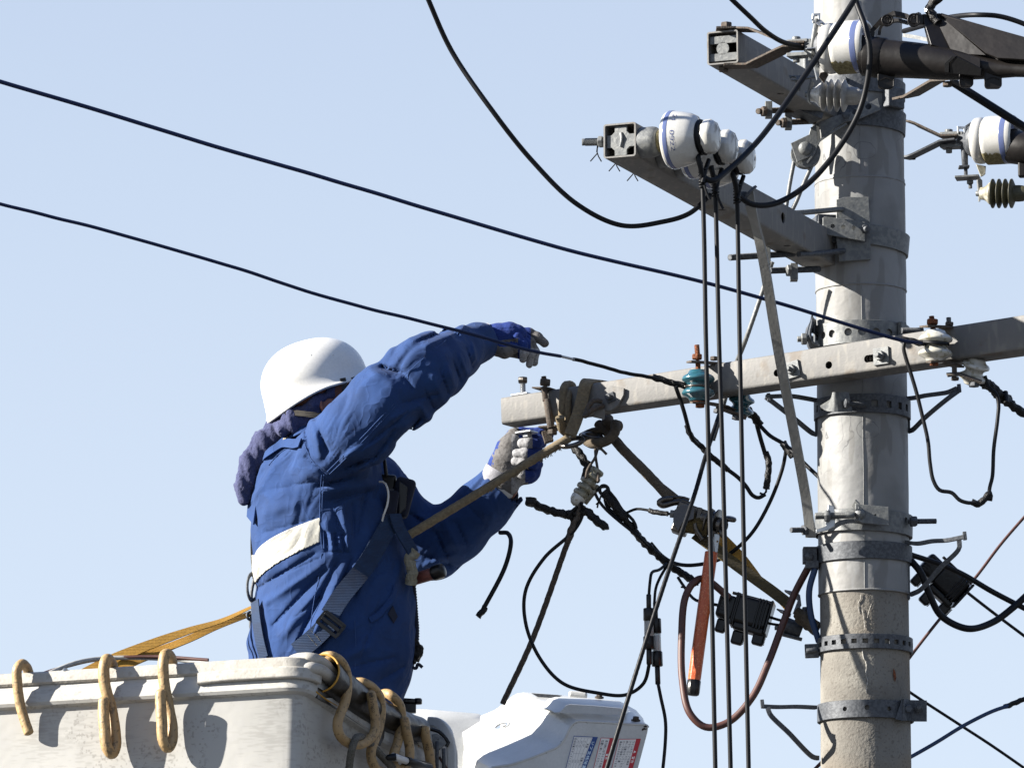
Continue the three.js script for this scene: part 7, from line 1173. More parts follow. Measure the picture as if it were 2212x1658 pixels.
// hand-placed folds: x1, y1, x2, y2, width, height (mm; negative = crease)
const folds = [
  [560, 1268, 680, 1196, 9, -7], [575, 1300, 690, 1222, 8, 6], [590, 1350, 700, 1232, 9, -9], [612, 1370, 715, 1235, 10, 8], [640, 1392, 728, 1212, 9, -10], [676, 1372, 742, 1225, 12, 13], [712, 1345, 758, 1210, 10, -13], [735, 1330, 770, 1205, 9, 5], [765, 1290, 790, 1190, 9, -6],
  [640, 1330, 690, 1290, 8, -6], [660, 1395, 700, 1335, 12, 10], [690, 1398, 720, 1340, 9, -9], [600, 1245, 690, 1205, 8, -4],
  [690, 1048, 760, 1030, 10, -14], [700, 1062, 820, 1046, 9, 7], [705, 1082, 800, 1062, 8, -6], [720, 1100, 735, 1150, 8, -7], [740, 1095, 748, 1155, 8, 6], [760, 1090, 765, 1160, 9, -7], [705, 1130, 720, 1180, 7, 6], [790, 1060, 770, 1150, 12, -7],
  [702, 1150, 706, 1192, 4, -7], [714, 1152, 718, 1194, 4, 6], [722, 1154, 726, 1192, 4, -8], [731, 1155, 735, 1190, 4, 6], [739, 1155, 743, 1190, 4, -8], [748, 1156, 752, 1188, 4, 5], [700, 1150, 752, 1156, 4, -4], [700, 1192, 752, 1192, 4, -4],
  [655, 905, 668, 980, 10, -6], [668, 900, 690, 985, 9, 7], [690, 930, 708, 975, 8, -6], [660, 985, 700, 1020, 6, -6], [560, 1000, 600, 985, 8, -5], [572, 1060, 680, 1040, 14, -4], [565, 1110, 660, 1080, 12, 4], [570, 1150, 680, 1120, 12, -4],
  [745, 1010, 815, 985, 10, -12], [770, 1018, 830, 975, 8, 7], [740, 990, 830, 945, 9, 6], [800, 1000, 850, 930, 10, -9], [860, 955, 905, 905, 9, -16], [838, 925, 880, 890, 9, -9], [850, 905, 900, 880, 8, 7], [780, 970, 830, 930, 8, -7], [880, 925, 930, 905, 12, 8],
  [825, 792, 868, 806, 9, -15], [800, 800, 850, 830, 10, 6], [868, 800, 890, 840, 9, -6], [890, 735, 935, 720, 9, 6], [905, 735, 985, 705, 7, -8], [920, 745, 1000, 712, 7, 5], [975, 712, 992, 724, 5, -7],
  [935, 880, 918, 845, 7, -7], [955, 862, 935, 815, 7, 7], [968, 850, 950, 800, 6, -7], [982, 836, 965, 790, 6, 6], [993, 822, 978, 780, 6, -6], [1008, 806, 993, 765, 5, 6], [1020, 793, 1008, 755, 5, -5], [1030, 782, 1020, 745, 4, 4], [870, 870, 950, 850, 9, -6], [905, 870, 925, 905, 8, 7],
  [885, 1110, 925, 1135, 8, -7], [905, 1115, 945, 1140, 8, 6], [940, 1150, 970, 1215, 9, -8], [960, 1130, 995, 1200, 9, 7], [985, 1130, 1010, 1180, 8, -5], [890, 1190, 985, 1225, 10, -7], [920, 1220, 980, 1200, 8, 6], [1010, 1090, 1045, 1130, 10, -4],
  [800, 1330, 840, 1300, 6, -5], [830, 1330, 870, 1210, 9, 5], [780, 1420, 800, 1360, 9, -5], [820, 1470, 870, 1440, 12, -7], [745, 1420, 790, 1400, 10, 8], [760, 1440, 850, 1420, 12, -6],
].map(([a, b, c, d, w, h]) => [a, b, c, d, w, h / 1000, Math.min(a, c) - 2.6 * w, Math.max(a, c) + 2.6 * w, Math.min(b, d) - 2.6 * w, Math.max(b, d) + 2.6 * w]);
function foldD(p) {
  const [x, y] = proj(p); let s = 0;
  for (const [a, b, c, d, w, h, x0, x1, y0, y1] of folds) {
    if (x < x0 || x > x1 || y < y0 || y > y1) continue;
    const ux = c - a, uy = d - b, t = Math.max(0, Math.min(1, ((x - a) * ux + (y - b) * uy) / (ux * ux + uy * uy))), q = Math.hypot(x - a - ux * t, y - b - uy * t) / w;
    if (q < 2.6) s += h * (h < 0 ? Math.exp(-1.7 * q) * 1.25 : Math.exp(-q * q)) * (0.35 + 0.65 * Math.sin(Math.PI * (0.15 + 0.7 * t)));
  }
  return s;
}
function coverBase(p) {
  let d = 1; _q.copy(p); _q.z = ZT + (p.z - ZT) * 1.12;
  for (let i = 0; i + 1 < trunk.length; i++) d = smin(d, segd(_q, trunk[i][0], trunk[i + 1][0], trunk[i][1], trunk[i + 1][1]), 0.03);
  d = smin(d, segd(p, P(716, 990, 0.02), P(730, 1005, -0.26), 76 * U, 76 * U), 0.05);
  return d;
}
const LEGS = [[P(735, 1540, -0.03), P(745, 1820, 0.0)], [P(690, 1540, -0.22), P(690, 1820, -0.2)]];
const floorY = BC.clone().addScaledVector(bUp, -0.96).y;
function coverall(p, detail = true) {
  let d = coverBase(p);
  const r = chainD(p, armR, 0.02); d = smin(d, r, 0.035);
  const l = chainD(p, armL, 0.02); d = smin(d, l, 0.03);
  for (const [a, b] of LEGS) { const k = b.clone(); d = smin(d, segd(p, a, k, 0.115, 0.1), 0.05); const f = V(b.x, floorY + 0.1, b.z); d = smin(d, segd(p, k, f, 0.1, 0.075), 0.03); }
  // open sleeve ends
  const nR = V(0.80, 0.32, -0.5), eR = P(1050, 731, -0.165); d = Math.max(d, nR.dot(_q.copy(p).sub(eR)) - (p.distanceTo(eR) > 0.12 ? 1 : 0));
  const nL = V(0.66, 0.6, 0.45).normalize(), eL = P(1094, 1047, -0.37), dl = p.distanceTo(eL);
  if (dl < 0.12) { d = Math.max(d, nL.dot(_q.copy(p).sub(eL))); const inner = segd(p, P(1050, 1085, -0.375), P(1110, 1030, -0.37), 46 * U, 49 * U); if (nL.dot(_q.copy(p).sub(eL)) > -0.05) d = Math.max(d, -inner); }
  if (detail && d < 0.03 && d > -0.03) {
    const w1 = 0.6 * N3(p.x * 5, p.y * 5, p.z * 5), al = p.x * 0.62 + p.y * 0.78, ac = p.x * 0.78 - p.y * 0.62;
    const n = fbm(p.x * 7, p.y * 7, p.z * 7, 2) * 0.005 + 0.0042 * N3(ac * 17 + w1, al * 4 + w1, p.z * 9) + 0.002 * Math.abs(N3(ac * 30 + w1 * 2, al * 7, p.z * 14 + 3));
    d -= n * 0.8 + (p.z > -0.42 ? 1.25 * foldD(p) * (p.z > ZT - 0.12 || proj(p)[0] > 870 ? 1 : 0.2) : 0);
  }
  return d;
}
const person = thing('person', 'lineworker in blue coveralls, white helmet and harness reaching over the crossarm end', 'person', V(P(712, 1500, ZT).x, floorY, ZT));
const eye = P(705, 845, -0.12);
// head frame: looks right, up and a little away
const hf = V(0.86, 0.32, -0.28).normalize(), hs = V(0.25, -0.0, 1).addScaledVector(hf, -V(0.25, 0, 1).dot(hf)).normalize(), hu = hs.clone().cross(hf).normalize(); if (hu.y < 0) hu.negate();
const HC = P(688, 851, -0.10);                               // middle of the head
const hp = (f, u, s) => HC.clone().addScaledVector(hf, f).addScaledVector(hu, u).addScaledVector(hs, s);
{
  // body: head, neck, trunk and limbs in one surface; only head and a wrist show
  const sk = [[hp(-0.02, 0.01, 0), hp(0.02, 0.02, 0), 0.088, 0.088], [hp(0.03, -0.03, 0), hp(0.055, -0.075, 0), 0.066, 0.042], [hp(-0.02, -0.05, 0), P(680, 1000, -0.12), 0.055, 0.06], [P(690, 1040, -0.12), P(712, 1400, ZT), 0.1, 0.13]];
  const limbs = [...armR, ...armL].map(([a, b, ra, rb]) => [a, b, ra * 0.6, rb * 0.6]).concat([[P(1085, 1055, -0.37), P(1100, 1030, -0.35), 0.032, 0.03], [P(1044, 734, -0.16), P(1062, 730, -0.17), 0.026, 0.026]]);
  const ear = hp(-0.012, -0.012, 0.088);
  const f = p => {
    let d = chainD(p, sk, 0.04); d = smin(d, chainD(p, limbs, 0.02), 0.03);
    for (const [a, b] of LEGS) d = smin(d, segd(p, a, b, 0.085, 0.06), 0.04);
    d = smin(d, segd(p, hp(0.1, -0.005, 0), hp(0.118, -0.03, 0), 0.012, 0.016), 0.012); // nose
    for (const s of [-1, 1]) { d = Math.max(d, -segd(p, hp(0.1, 0.012, s * 0.033), hp(0.1, 0.01, s * 0.038), 0.012, 0.012)); d = Math.min(d, segd(p, hp(0.09, 0.01, s * 0.034), hp(0.091, 0.01, s * 0.035), 0.0105, 0.0105)); }
    d = smin(d, segd(p, hp(0.098, -0.062, -0.018), hp(0.098, -0.062, 0.018), 0.008, 0.008), 0.006); // lips
    for (const s of [-1, 1]) { const c = hp(-0.018, -0.042, s * 0.086), q = p.clone().sub(c), a = q.dot(hf), b = q.dot(hu), e = q.dot(hs) * s; const rr = Math.hypot(a / 0.7, b) ; d = smin(d, Math.max(Math.hypot(rr - 0.026, e - 0.004 + a * 0.3) - 0.0065, -1), 0.004); d = smin(d, Math.max(rr - 0.026, Math.abs(e) - 0.004), 0.004); }
    return d;
  };
  const bb = new THREE.Box3(V(-0.75, floorY + 0.3, -0.62), V(0.12, 9.3, 0.3));
  mk('body', [nets(f, P(560, 990, -0.3).setZ(-0.3), P(800, 740, 0.1).setZ(0.06), 0.0055), nets(p => Math.max(f(p), p.y - P(0, 985, -0.12).y), V(-0.75, floorY + 0.2, -0.6), V(0.12, P(0, 975, -0.12).y, 0.3), 0.02)], M.skin, person);
  mk('coverall', nets(coverall, V(-0.72, P(0, 1640, 0).y, -0.62), V(0.06, P(0, 670, 0).y, 0.34), 0.0056), M.cloth, person);
  mk('trousers', nets(p => coverall(p, false), V(-0.72, floorY + 0.06, -0.4), V(-0.2, P(0, 1632, 0).y, 0.2), 0.015), M.cloth, person);
  for (const [a, b] of LEGS) mk('boot', nets(p => { const q = V(b.x, floorY + 0.05, b.z); return Math.max(smin(segd(p, q, q.clone().add(V(0.15, -0.01, 0)), 0.055, 0.045), segd(p, q, q.clone().add(V(0, 0.12, 0)), 0.055, 0.06), 0.03), floorY - p.y); }, V(b.x - 0.1, floorY - 0.02, b.z - 0.1), V(b.x + 0.24, floorY + 0.25, b.z + 0.1), 0.008), M.clothDk, person);
}
const onBody = (x, y, up = 0.004) => { let h = hit(coverall, x, y); for (let i = 0; !h && i < 30; i++) { x += (705 - x) * 0.03; h = hit(coverall, x, y); } if (!h) throw new Error('no cloth at ' + x + ' ' + y); return [h[0].addScaledVector(h[1], up), h[1]]; };
const smoothBody = p => coverall(p, false), onSmooth = (x, y, up) => { let h = hit(smoothBody, x, y); for (let i = 0; !h && i < 30; i++) { x += (705 - x) * 0.03; h = hit(smoothBody, x, y); } return [h[0].addScaledVector(h[1], up + 0.009), h[1]]; };
const ribbon = (pts, w, t, up = 0.004, o = {}) => { const hs2 = pts.map(([x, y]) => onSmooth(x, y, up)); return strapG(hs2.map(a => a[0]), w, t, hs2.map(a => a[1].clone().lerp(V(0, 0.1, 1), 0.35)), { n: 60, ...o }); };
// back yoke vent, reflective tape, seams, pocket
{
  const y0 = (x) => 0;
  const tapeF = p => { const d = coverall(p); if (d > 0.02) return d; const [x, y] = proj(p); const u = (x - 550) / 140, c = 1232 - 88 * Math.pow(Math.max(0, Math.min(1.2, u)), 0.6) , hw = 30 - 6 * u; return Math.max(d - 0.0035, -(d + 0.004), Math.abs(y - c) * U * 0.9 - hw * U, (x - 691) * U); };
  mk('reflective_tape', nets(tapeF, V(P(535, 1200, 0).x, P(0, 1280, 0).y, -0.34), V(P(698, 1200, 0).x, P(0, 1110, 0).y, 0.16), 0.0042), M.reflect, person);
  const seam = (pts, r = 0.7, up = 0.0013) => mk('seam', sweep(pts.map(([x, y]) => onBody(x, y, up)[0]), r * U, { k: 6, n: 70 }), M.seam, person);
  seam([[706, 1018], [740, 985], [780, 945], [815, 908], [850, 872]]); seam([[711, 1023], [745, 990], [785, 950], [820, 913], [853, 877]]);
  seam([[655, 948], [662, 972], [675, 995], [693, 1012], [703, 1022]]); seam([[694, 1025], [692, 1060], [690, 1100], [692, 1150], [694, 1185]], 0.8); seam([[699, 1025], [697, 1060], [695, 1100], [697, 1150], [699, 1185]], 0.8);
  seam([[694, 1195], [688, 1240], [678, 1290], [672, 1340], [670, 1360]], 0.8); seam([[648, 957], [625, 965], [600, 982], [580, 1005]], 0.9); seam([[765, 1340], [768, 1390], [766, 1440], [764, 1480]], 0.8);
  seam([[868, 815], [905, 782], [950, 745], [985, 718]], 0.7);
  // yoke flap standing off the back
  const yk = [[566, 995], [585, 978], [612, 962], [640, 958], [652, 958]];
  mk('yoke_flap', strapG(yk.map(([x, y]) => onBody(x, y, 0.007)[0]), 20, 3, yk.map(([x, y]) => onBody(x, y)[1]), { n: 30 }), M.cloth, person);
  mk('back_flap', facet([P(551, 1040, -0.1), P(556, 1085, -0.06), P(551, 1134, -0.05), P(534, 1116, -0.1), P(541, 1070, -0.12)], 3), M.cloth, person);
  const pk = [[797, 1340], [815, 1330], [832, 1312], [845, 1290], [852, 1265]];
  mk('pocket_welt', strapG(pk.map(([x, y]) => onBody(x, y, 0.003)[0]), 12, 3, pk.map(([x, y]) => onBody(x, y)[1]), { n: 30 }), M.cloth, person);
  const patch = [[836, 1325], [846, 1308], [857, 1332], [848, 1346]].map(([x, y]) => onBody(x, y, 0.002)[0]);
  mk('pocket_patch', facet(patch, 1.2), M.clothDk, person);
  // collar
  mk('collar', sweep([P(610, 952, -0.12), P(628, 936, -0.03), P(650, 925, 0.0), P(680, 918, -0.01)], U, { prof: rect(30, 4), nrm: V(-0.6, 0.5, 0.6), crease: false }), M.cloth, person);
  mk('shirt_edge', sweep([P(575, 988, -0.07), P(592, 970, -0.06), P(608, 955, -0.05), P(625, 942, -0.03)], U, { prof: rect(10, 6), nrm: V(-0.6, 0.5, 0.6), crease: false }), M.knot, person);
  const cf = P(1088, 1050, -0.37); mk('sleeve_lining', nets(p => Math.max(Math.abs(segd(p, P(1055, 1082, -0.372), P(1100, 1038, -0.37), 37 * U, 40 * U)) - 0.003, V(0.66, 0.6, 0.45).normalize().dot(_q.copy(p).sub(P(1091, 1050, -0.37))), -(V(0.66, 0.6, 0.45).normalize().dot(_q.copy(p).sub(P(1050, 1085, -0.37))))), P(1000, 1140, -0.45).setZ(-0.46), P(1150, 980, -0.3).setZ(-0.28), 0.0045), M.clothDk, person);
}
// ---------- helmet ----------
{
  const prof = (th, ph) => { // th around (0 = front), ph 0 brim .. 1 crown
    const a = 0.137 * (1 + 0.02 * Math.cos(th)), b = 0.106; const c = Math.cos(ph * Math.PI / 2), s = Math.sin(ph * Math.PI / 2); const cc = Math.pow(c, 0.82);
    const ridge = 0.004 * Math.exp(-Math.pow(Math.sin(th) * cc * 4, 2)) * ph;
    return hp(Math.cos(th) * a * cc - 0.004, 0.03 + 0.106 * Math.pow(s, 0.95) + ridge, Math.sin(th) * b * cc);
  };
  const rows = [], n = 64; for (let k = 0; k <= 22; k++) { const r = []; for (let j = 0; j < n; j++) r.push(prof(j / n * 2 * Math.PI, Math.min(0.999, k / 22))); rows.push(r); }
  const low = (th) => 0.0 - 0.034 * Math.pow(Math.max(0, -Math.cos(th)), 1.6) - 0.004 * Math.cos(th); // nape drops lower
  const skirt = (th, o, u) => { const a = 0.137 * (1 + 0.02 * Math.cos(th)) + o, b = 0.106 + o; return hp(Math.cos(th) * a - 0.004, u, Math.sin(th) * b); };
  const brim = []; for (const [o, f] of [[0.0, 1], [0.002, 0.7], [0.005, 0.3], [0.011, 0.06], [0.014, 0], [0.011, -0.04], [0.004, 0.0], [-0.003, 0.3], [-0.005, 1]]) { const r = []; for (let j = 0; j < n; j++) { const th = j / n * 2 * Math.PI; r.push(skirt(th, o, f >= 0 ? 0.03 * f + low(th) * (1 - f) : low(th) - 0.004)); } brim.push(r); }
  const h = mk('helmet', grid([...brim.slice().reverse(), ...rows.slice(1)], true), M.helmet, person);
  const rs = rng(31), sl = []; for (let i = 0; i < 9; i++) { const a = 0.9 + rs() * 1.9, b = 0.15 + rs() * 0.6, da = (rs() - 0.3) * 0.12, db = (rs() - 0.5) * 0.06; sl.push(sweep([prof(a, b), prof(a + da * 0.5, b + db * 0.5), prof(a + da, b + db)].map(q => q.addScaledVector(q.clone().sub(HC).normalize(), 0.0004)), 0.22 * U, { k: 5, n: 6 })); }
  mk('scratches', sl, M.galv, h).userData.kind = 'stuff';
  const inn = []; for (let k = 0; k <= 10; k++) { const r = []; for (let j = 0; j < n; j++) { const q = prof(j / n * 2 * Math.PI, Math.min(0.999, k / 10)); r.push(q.lerp(hp(0, 0, 0), 0.04)); } inn.push(r); }
  mk('liner', grid(inn, true), M.helmetIn, h);
  mk('front_peak', sweep([hp(0.06, 0.0, 0.105), hp(0.11, 0.004, 0.08), hp(0.145, 0.006, 0.03), hp(0.145, 0.006, -0.03), hp(0.11, 0.004, -0.08)], U, { prof: rect(4, 9), nrm: hu, n: 30 }), M.blackP, h);
  mk('visor_edge', sweep([hp(0.05, -0.012, 0.112), hp(0.11, -0.012, 0.088), hp(0.15, -0.012, 0.03), hp(0.15, -0.012, -0.03)], U, { prof: rect(3, 10), nrm: hu, n: 30 }), M.blackP, h);
  mk('chin_strap', strapG([hp(0.035, 0.01, 0.112), hp(0.03, -0.04, 0.11), hp(0.03, -0.09, 0.095), hp(0.05, -0.12, 0.05)], 13, 2, hs, { n: 24 }), M.webbing, h);
  mk('chin_strap', strapG([hp(-0.12, -0.025, 0.07), hp(-0.075, -0.052, 0.106), hp(-0.03, -0.075, 0.112), hp(0.02, -0.092, 0.1), hp(0.05, -0.118, 0.055)], 13, 2, hs.clone().addScaledVector(hu, 0.2), { n: 30 }), M.webbing, h);
  mk('nape_band', sweep([hp(-0.128, -0.06, -0.05), hp(-0.132, -0.085, 0.0), hp(-0.118, -0.1, 0.045), hp(-0.1, -0.1, 0.065)], U, { prof: rect(26, 3), nrm: hf.clone().negate(), n: 24, crease: false }), M.white, h);
  mk('glasses_arm', sweep([hp(-0.01, -0.002, 0.094), hp(0.04, 0.0, 0.094), hp(0.09, 0.002, 0.075)], 2.5 * U, { k: 8 }), M.blackP, person);
}
// ---------- towel ----------
{
  const c1 = chain(640, 884, 24, -0.06, 605, 922, 24, -0.07, 572, 958, 27, -0.09, 545, 1000, 25, -0.1, 528, 1045, 20, -0.1, 527, 1078, 13, -0.1), c2 = chain(612, 925, 20, -0.02, 640, 905, 24, -0.02, 672, 895, 22, -0.03), c3 = [[hp(-0.1, -0.05, 0.045), hp(-0.06, -0.06, 0.07), 0.026, 0.022], [hp(-0.055, -0.03, 0.085), hp(0.05, 0.004, 0.09), 0.014, 0.015], [hp(-0.085, -0.08, 0.06), hp(-0.055, -0.105, 0.07), 0.022, 0.02]];
  const f = p => { let d = Math.min(1, chainD(p, c1, 0.02)); d = smin(d, chainD(p, c2, 0.02), 0.02); d = smin(d, chainD(p, c3, 0.012), 0.012); if (d < 0.03) d -= 0.011 * fbm(p.x * 22 + p.y * 10, p.y * 9, p.z * 20, 2) + 0.0008 * N3(p.x * 120, p.y * 90, p.z * 120); return d; };
  mk('towel', nets(f, V(P(500, 0, -0.1).x, P(0, 1105, -0.1).y, -0.2), V(P(730, 0, -0.1).x, P(0, 820, -0.1).y, 0.06), 0.0036), M.towel, person);
}
// ---------- harness ----------
{
  const st = mk('harness_strap', ribbon([[838, 1128], [826, 1148], [783, 1226], [736, 1290], [712, 1330]], 40, 3, 0.006), M.strap, person);
  mk('harness_strap', ribbon([[716, 1340], [690, 1370], [665, 1392], [645, 1408]], 42, 3.5, 0.007), M.strap, person);
  mk('harness_strap', ribbon([[561, 1300], [563, 1340], [570, 1385], [578, 1420]], 22, 3, 0.005), M.strap, person);
  mk('harness_strap', sweep([P(546, 1138, -0.12), P(545, 1180, -0.12), P(547, 1225, -0.12), P(550, 1255, -0.11)], U, { prof: rect(9, 22), nrm: V(0, 0, 1) }), M.webbing, person);
  const b0 = onSmooth(715, 1350, 0.01), n = b0[1].clone().lerp(V(0, 0, 1), 0.4).normalize(), d = V(-0.62, -0.78, 0).addScaledVector(n, -V(-0.62, -0.78, 0).dot(n)).normalize(), s = n.clone().cross(d);
  const q = (a, b, c = 0) => b0[0].clone().addScaledVector(s, a * U).addScaledVector(d, b * U).addScaledVector(n, c * U);
  const bk = mk('buckle', [sweep([q(-26, -14), q(-26, 16), q(26, 16), q(26, -14), q(-26, -14)], U, { prof: rect(7, 4), nrm: n, line: true, n: 40 }), box(q(0, 2, 2), 48, 8, 5, s, d), box(q(0, -10, 1), 50, 6, 5, s, d)], M.blackP, person);
  // stitching
  const sti = []; for (let i = 0; i < 9; i++) { const a = onSmooth(676 + i * 2.2, 1366 + i * 2.4, 0.0095)[0]; sti.push(box(a, 2.6, 0.9, 0.6, V(0.5, i % 2 ? 0.8 : -0.6, 0))); const b = onSmooth(668 + i * 2.2, 1374 + i * 2.4, 0.0095)[0]; sti.push(box(b, 2.6, 0.9, 0.6, V(0.5, i % 2 ? 0.8 : -0.6, 0))); } 
  mk('stitching', sti, M.knot, person);
  // rings at the back
  mk('back_ring', [torus(P(544, 1268, -0.1), V(0.8, 0, 0.6), 17, 3, { sq: 1.7, n: 30 }), torus(P(541, 1330, -0.1), V(0.4, 0.2, 1), 9, 3), sweep(pl(P, -0.1, 548, 1250, 542, 1285, 545, 1315, 540, 1345, 543, 1370, 541, 1392), 3.5 * U)], M.dark, person);
  // pouch and chest gear
  mk('pouch', [box(P(868, 1075, -0.1), 44, 86, 40, V(0.95, -0.25, 0), V(0.25, 0.95, 0), 10), box(P(845, 1090, -0.04), 26, 60, 24, V(0.97, -0.15, 0), V(0.15, 0.97, 0), 5)], M.clothDk, person);
  mk('pouch_flap', facet([P(862, 1040, -0.06), P(880, 1052, -0.06), P(876, 1098, -0.06), P(862, 1110, -0.06)], 3), M.blackP, person);
  mk('front_strap', strapG([P(852, 1110, -0.02), P(862, 1140, -0.01), P(880, 1172, -0.01), P(893, 1196, -0.02)], 30, 4, V(0.5, 0.3, 0.8), { n: 30 }), M.strap, person);
  mk('knot', taped([P(898, 1190, -0.02), P(884, 1208, -0.02), P(890, 1230, -0.02), P(886, 1262, -0.03)], 12, 91), M.knot, person);
  mk('cord', sweep(pl(P, [0.0, 0.02, 0.02, 0.0], 819, 1040, 830, 1042, 838, 1062, 836, 1090, 828, 1112, 824, 1130), 2.2 * U, { k: 8 }), M.white, person);
}
{
  const t = thing('radio', 'small black radio with a stub antenna clipped on the worker\'s chest', 'radio', P(838, 1090, -0.05));
  mk('case', box(P(836, 1058, -0.12), 34, 66, 30, V(0.98, -0.1, 0), V(0.1, 0.98, 0), 6), M.blackP, t); mk('antenna', cyl(P(834, 1030, -0.1), P(829, 989, -0.1), 4.2, 3.6), M.blackP, t); mk('clip', box(P(846, 1075, -0.09), 14, 40, 8, V(1, -0.1, 0)), M.dark, t);
  const h = thing('hammer', 'hammer with brown handle and dark rubber end hanging at the worker\'s waist', 'hammer', P(925, 1262, -0.08));
  mk('handle', cyl(P(890, 1252, -0.08), P(936, 1238, -0.04), 13, 13.5), M.handle, h); mk('rubber_end', lathe([[14, 0], [16.5, 3], [17, 22], [14, 27], [6, 29], [0, 29.5]], P(934, 1239, -0.04), V(0.9, 0.26, 0.45), 28, true), M.blackP, h);
  const c = thing('spiral_lanyard', 'dark ribbed lanyard tube with a torn rag down the worker\'s front', 'lanyard', P(900, 1440, -0.08));
  mk('tube', sweep(pl(P, -0.1, 890, 1258, 893, 1290, 896, 1330, 898, 1360, 897, 1395), 7 * U, { k: 12, n: 90, rf: (th, s) => 1 + 0.12 * Math.sin(s * 900) }), M.clothDk, c);
  const ragC = chain(893, 1385, 11, -0.1, 899, 1402, 11, -0.1, 896, 1420, 10, -0.1, 904, 1414, 8, -0.1);
  mk('rag', nets(p => { let d = chainD(p, ragC, 0.01); if (d < 0.03) d -= 0.008 * fbm(p.x * 50, p.y * 50, p.z * 50, 3); return d; }, P(870, 1460, -0.1).setZ(-0.16), P(935, 1350, -0.1).setZ(-0.04), 0.0035), M.tape, c);
  mk('rag_tip', sweep(pl(P, -0.1, 888, 1440, 898, 1443, 902, 1434, 912, 1441), U, { prof: rect(7, 1.5), nrm: V(0, 0.3, 1), n: 16 }), M.clothDk, c);
}
// yellow lanyard webbing from the harness to the bucket
{
  const t = thing('lanyard_strap', 'doubled yellow webbing lanyard from the worker\'s back down into the bucket', 'strap', zB(600, 520, 0.1));
  mk('upper_web', sweep(pl(zB, [-0.1, -0.05, 0.0, 0.05, 0.08, 0.1], 1400, 172, 1230, 250, 1050, 305, 800, 395, 600, 480, 420, 580), u => U * (10 + 22 * u), { prof: [[-0.5, -0.06], [0.5, -0.06], [0.5, 0.06], [-0.5, 0.06]], nrms: [V(0, 0.9, 0.5), V(0, 0.5, 0.9), V(0, 0.35, 1)], n: 50 }), M.yellow, t);
  mk('lower_web', sweep(pl(zB, [-0.1, -0.06, -0.01, 0.04, 0.09, 0.12], 1380, 215, 1200, 282, 1050, 350, 850, 430, 700, 490, 560, 590), u => U * (12 + 20 * u), { prof: [[-0.5, -0.06], [0.5, -0.06], [0.5, 0.06], [-0.5, 0.06]], nrms: [V(0, 0.2, 1), V(0, 0.7, 0.7), V(0, 0.4, 1)], n: 50 }), M.yellow, t);
  single('hose', 'pale blue hose curving just above the bucket rim', 'hose', wireG(pl(zB, [0.2, 0.15, 0.1, 0.1, 0.15], 230, 560, 400, 490, 560, 462, 900, 462, 1150, 490), 5), M.silicone);
  single('hose', 'thin brown hose curving just above the bucket rim', 'hose', wireG(pl(zB, [0.2, 0.15, 0.1, 0.1, 0.15], 190, 560, 330, 515, 520, 470, 840, 452, 1150, 470), 4), M.brown);
}
// ---------- gloves ----------
function glove(name, parts, cuff, mn, mx, split, extra) {
  const f = p => { let d = 1; for (const [k, c] of parts) { const q = chainD(p, c, 0.006); d = smin(d, q, k); } if (d < 0.02) d -= 0.0008 * fbm(p.x * 70, p.y * 70, p.z * 70, 2); return d; };
  const g = nets(f, mn, mx, 0.0028), ix = g.index.array, ps = g.attributes.position, out2 = new Map(); const c = V();
  for (let i = 0; i < ix.length; i += 3) { c.set(0, 0, 0); for (let k = 0; k < 3; k++) c.add(V().fromBufferAttribute(ps, ix[i + k])); c.divideScalar(3); const nn = V().fromBufferAttribute(g.attributes.normal, ix[i]); const key = split(c, nn); if (!out2.has(key)) out2.set(key, []); out2.get(key).push(ix[i], ix[i + 1], ix[i + 2]); }
  let root = null;
  for (const [key, id, mat] of [['glove', 0, M.gloveBlue], ['leather_palm', 1, M.gloveGrey], ['fingertip', 2, M.gloveTip]]) { if (!out2.has(id)) continue; const q = g.clone(); q.setIndex(out2.get(id)); const m = mk(key, q.toNonIndexed(), mat, root || person); if (!root) root = m; }
  mk('cuff', cuff, M.gloveCuff, root);
}
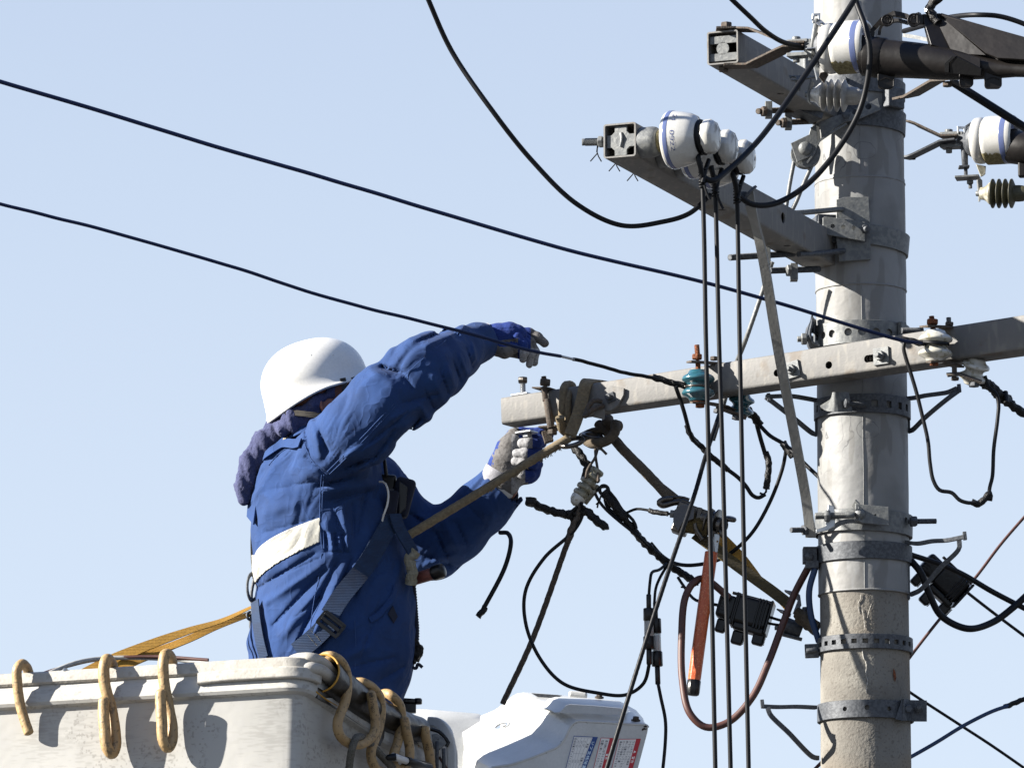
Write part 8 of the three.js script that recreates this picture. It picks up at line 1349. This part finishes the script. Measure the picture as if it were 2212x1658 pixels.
{
  const z = -0.175;
  glove('glove', [[0.012, chain(1052, 733, 32, z, 1075, 728, 30, z, 1100, 722, 27, z, 1116, 722, 22, z)], [0.008, chain(1060, 752, 15, z + 0.02, 1090, 758, 16, z + 0.025, 1108, 752, 13, z + 0.02)],
    [0.003, chain(1116, 728, 12, z + 0.02, 1130, 744, 9.5, z + 0.02, 1131, 762, 9.5, z + 0.018, 1129, 776, 8, z + 0.012)], [0.003, chain(1118, 724, 12, z + 0.0, 1138, 742, 9.5, z + 0.002, 1146, 764, 9.5, z + 0.0, 1143, 787, 8, z - 0.006)],
    [0.003, chain(1120, 720, 12, z - 0.02, 1146, 738, 9.5, z - 0.018, 1156, 760, 9.5, z - 0.018, 1154, 783, 8, z - 0.022)], [0.003, chain(1118, 716, 12, z - 0.035, 1142, 719, 11, z - 0.04, 1160, 728, 11, z - 0.038, 1176, 741, 9.5, z - 0.034)], [0.003, chain(1085, 745, 14, z - 0.03, 1105, 760, 11, z - 0.035, 1122, 766, 10, z - 0.03)]],
    [sweep([P(1050, 734, z), P(1057, 732, z), P(1064, 730, z)], t => U * (37 - 2 * t), { k: 28, n: 6 })], V(P(1010, 0, z).x, P(0, 815, z).y, z - 0.1), V(P(1200, 0, z).x, P(0, 670, z).y, z + 0.09),
    (c, n) => { const [x, y] = proj(c); if (x > 1122 && y > 752) return 2; if (x > 1146 && y < 754) return 1; if (y > 738 + (x - 1055) * -0.12 && x < 1118 && n.y < 0.35) return 1; return 0; });
  const w = -0.34;
  glove('glove', [[0.012, chain(1088, 1040, 36, w - 0.01, 1090, 1005, 36, w - 0.01, 1100, 970, 30, w - 0.02, 1112, 945, 22, w - 0.03)], [0.01, chain(1140, 985, 34, w - 0.02, 1138, 1015, 30, w - 0.02, 1100, 1025, 30, w - 0.01)],
    [0.002, chain(1168, 956, 13, w - 0.02, 1158, 958, 12, w + 0.025, 1140, 958, 12, w + 0.04, 1128, 957, 11.5, w + 0.035)], [0.002, chain(1165, 981, 13, w - 0.02, 1155, 981, 11.5, w + 0.025, 1135, 980, 11.5, w + 0.04, 1116, 979, 10.5, w + 0.034)],
    [0.002, chain(1160, 1003, 13, w - 0.02, 1150, 1003, 11, w + 0.022, 1130, 1000, 11, w + 0.036, 1114, 996, 10.5, w + 0.03)], [0.002, chain(1152, 1024, 12, w - 0.02, 1145, 1026, 10, w + 0.018, 1128, 1024, 9.5, w + 0.03, 1114, 1018, 9, w + 0.025)], [0.004, chain(1100, 960, 20, w - 0.03, 1125, 935, 13, w - 0.05, 1165, 935, 12, w - 0.05, 1185, 940, 11, w - 0.04)]],
    [sweep([P(1062, 1054, w - 0.02), P(1072, 1038, w - 0.015), P(1083, 1018, w - 0.01)], t => U * (36 + 2 * t), { k: 28, n: 14 }), sweep([P(1088, 1058, w - 0.01), P(1098, 1048, w - 0.01)], U * 20, { k: 20, n: 6 })], V(P(1030, 0, w).x, P(0, 1095, w).y, -0.46), V(P(1215, 0, w).x, P(0, 905, w).y, -0.24),
    (c, n) => { const [x, y] = proj(c); const fing = x > 1104 && c.z > w - 0.005; if (fing) return x < (y < 968 ? 1150 : y < 992 ? 1139 : 1134) ? 2 : 0; if (x > 1120) return y > 1015 && x < 1140 ? 1 : 0; return n.x < -0.75 ? 0 : 1; });
  mk('inner_sleeve', sweep([P(1060, 1085, -0.36), P(1085, 1052, -0.35)], 30 * U, { k: 24 }), M.white, person);
}
renderer.render(scene, camera);
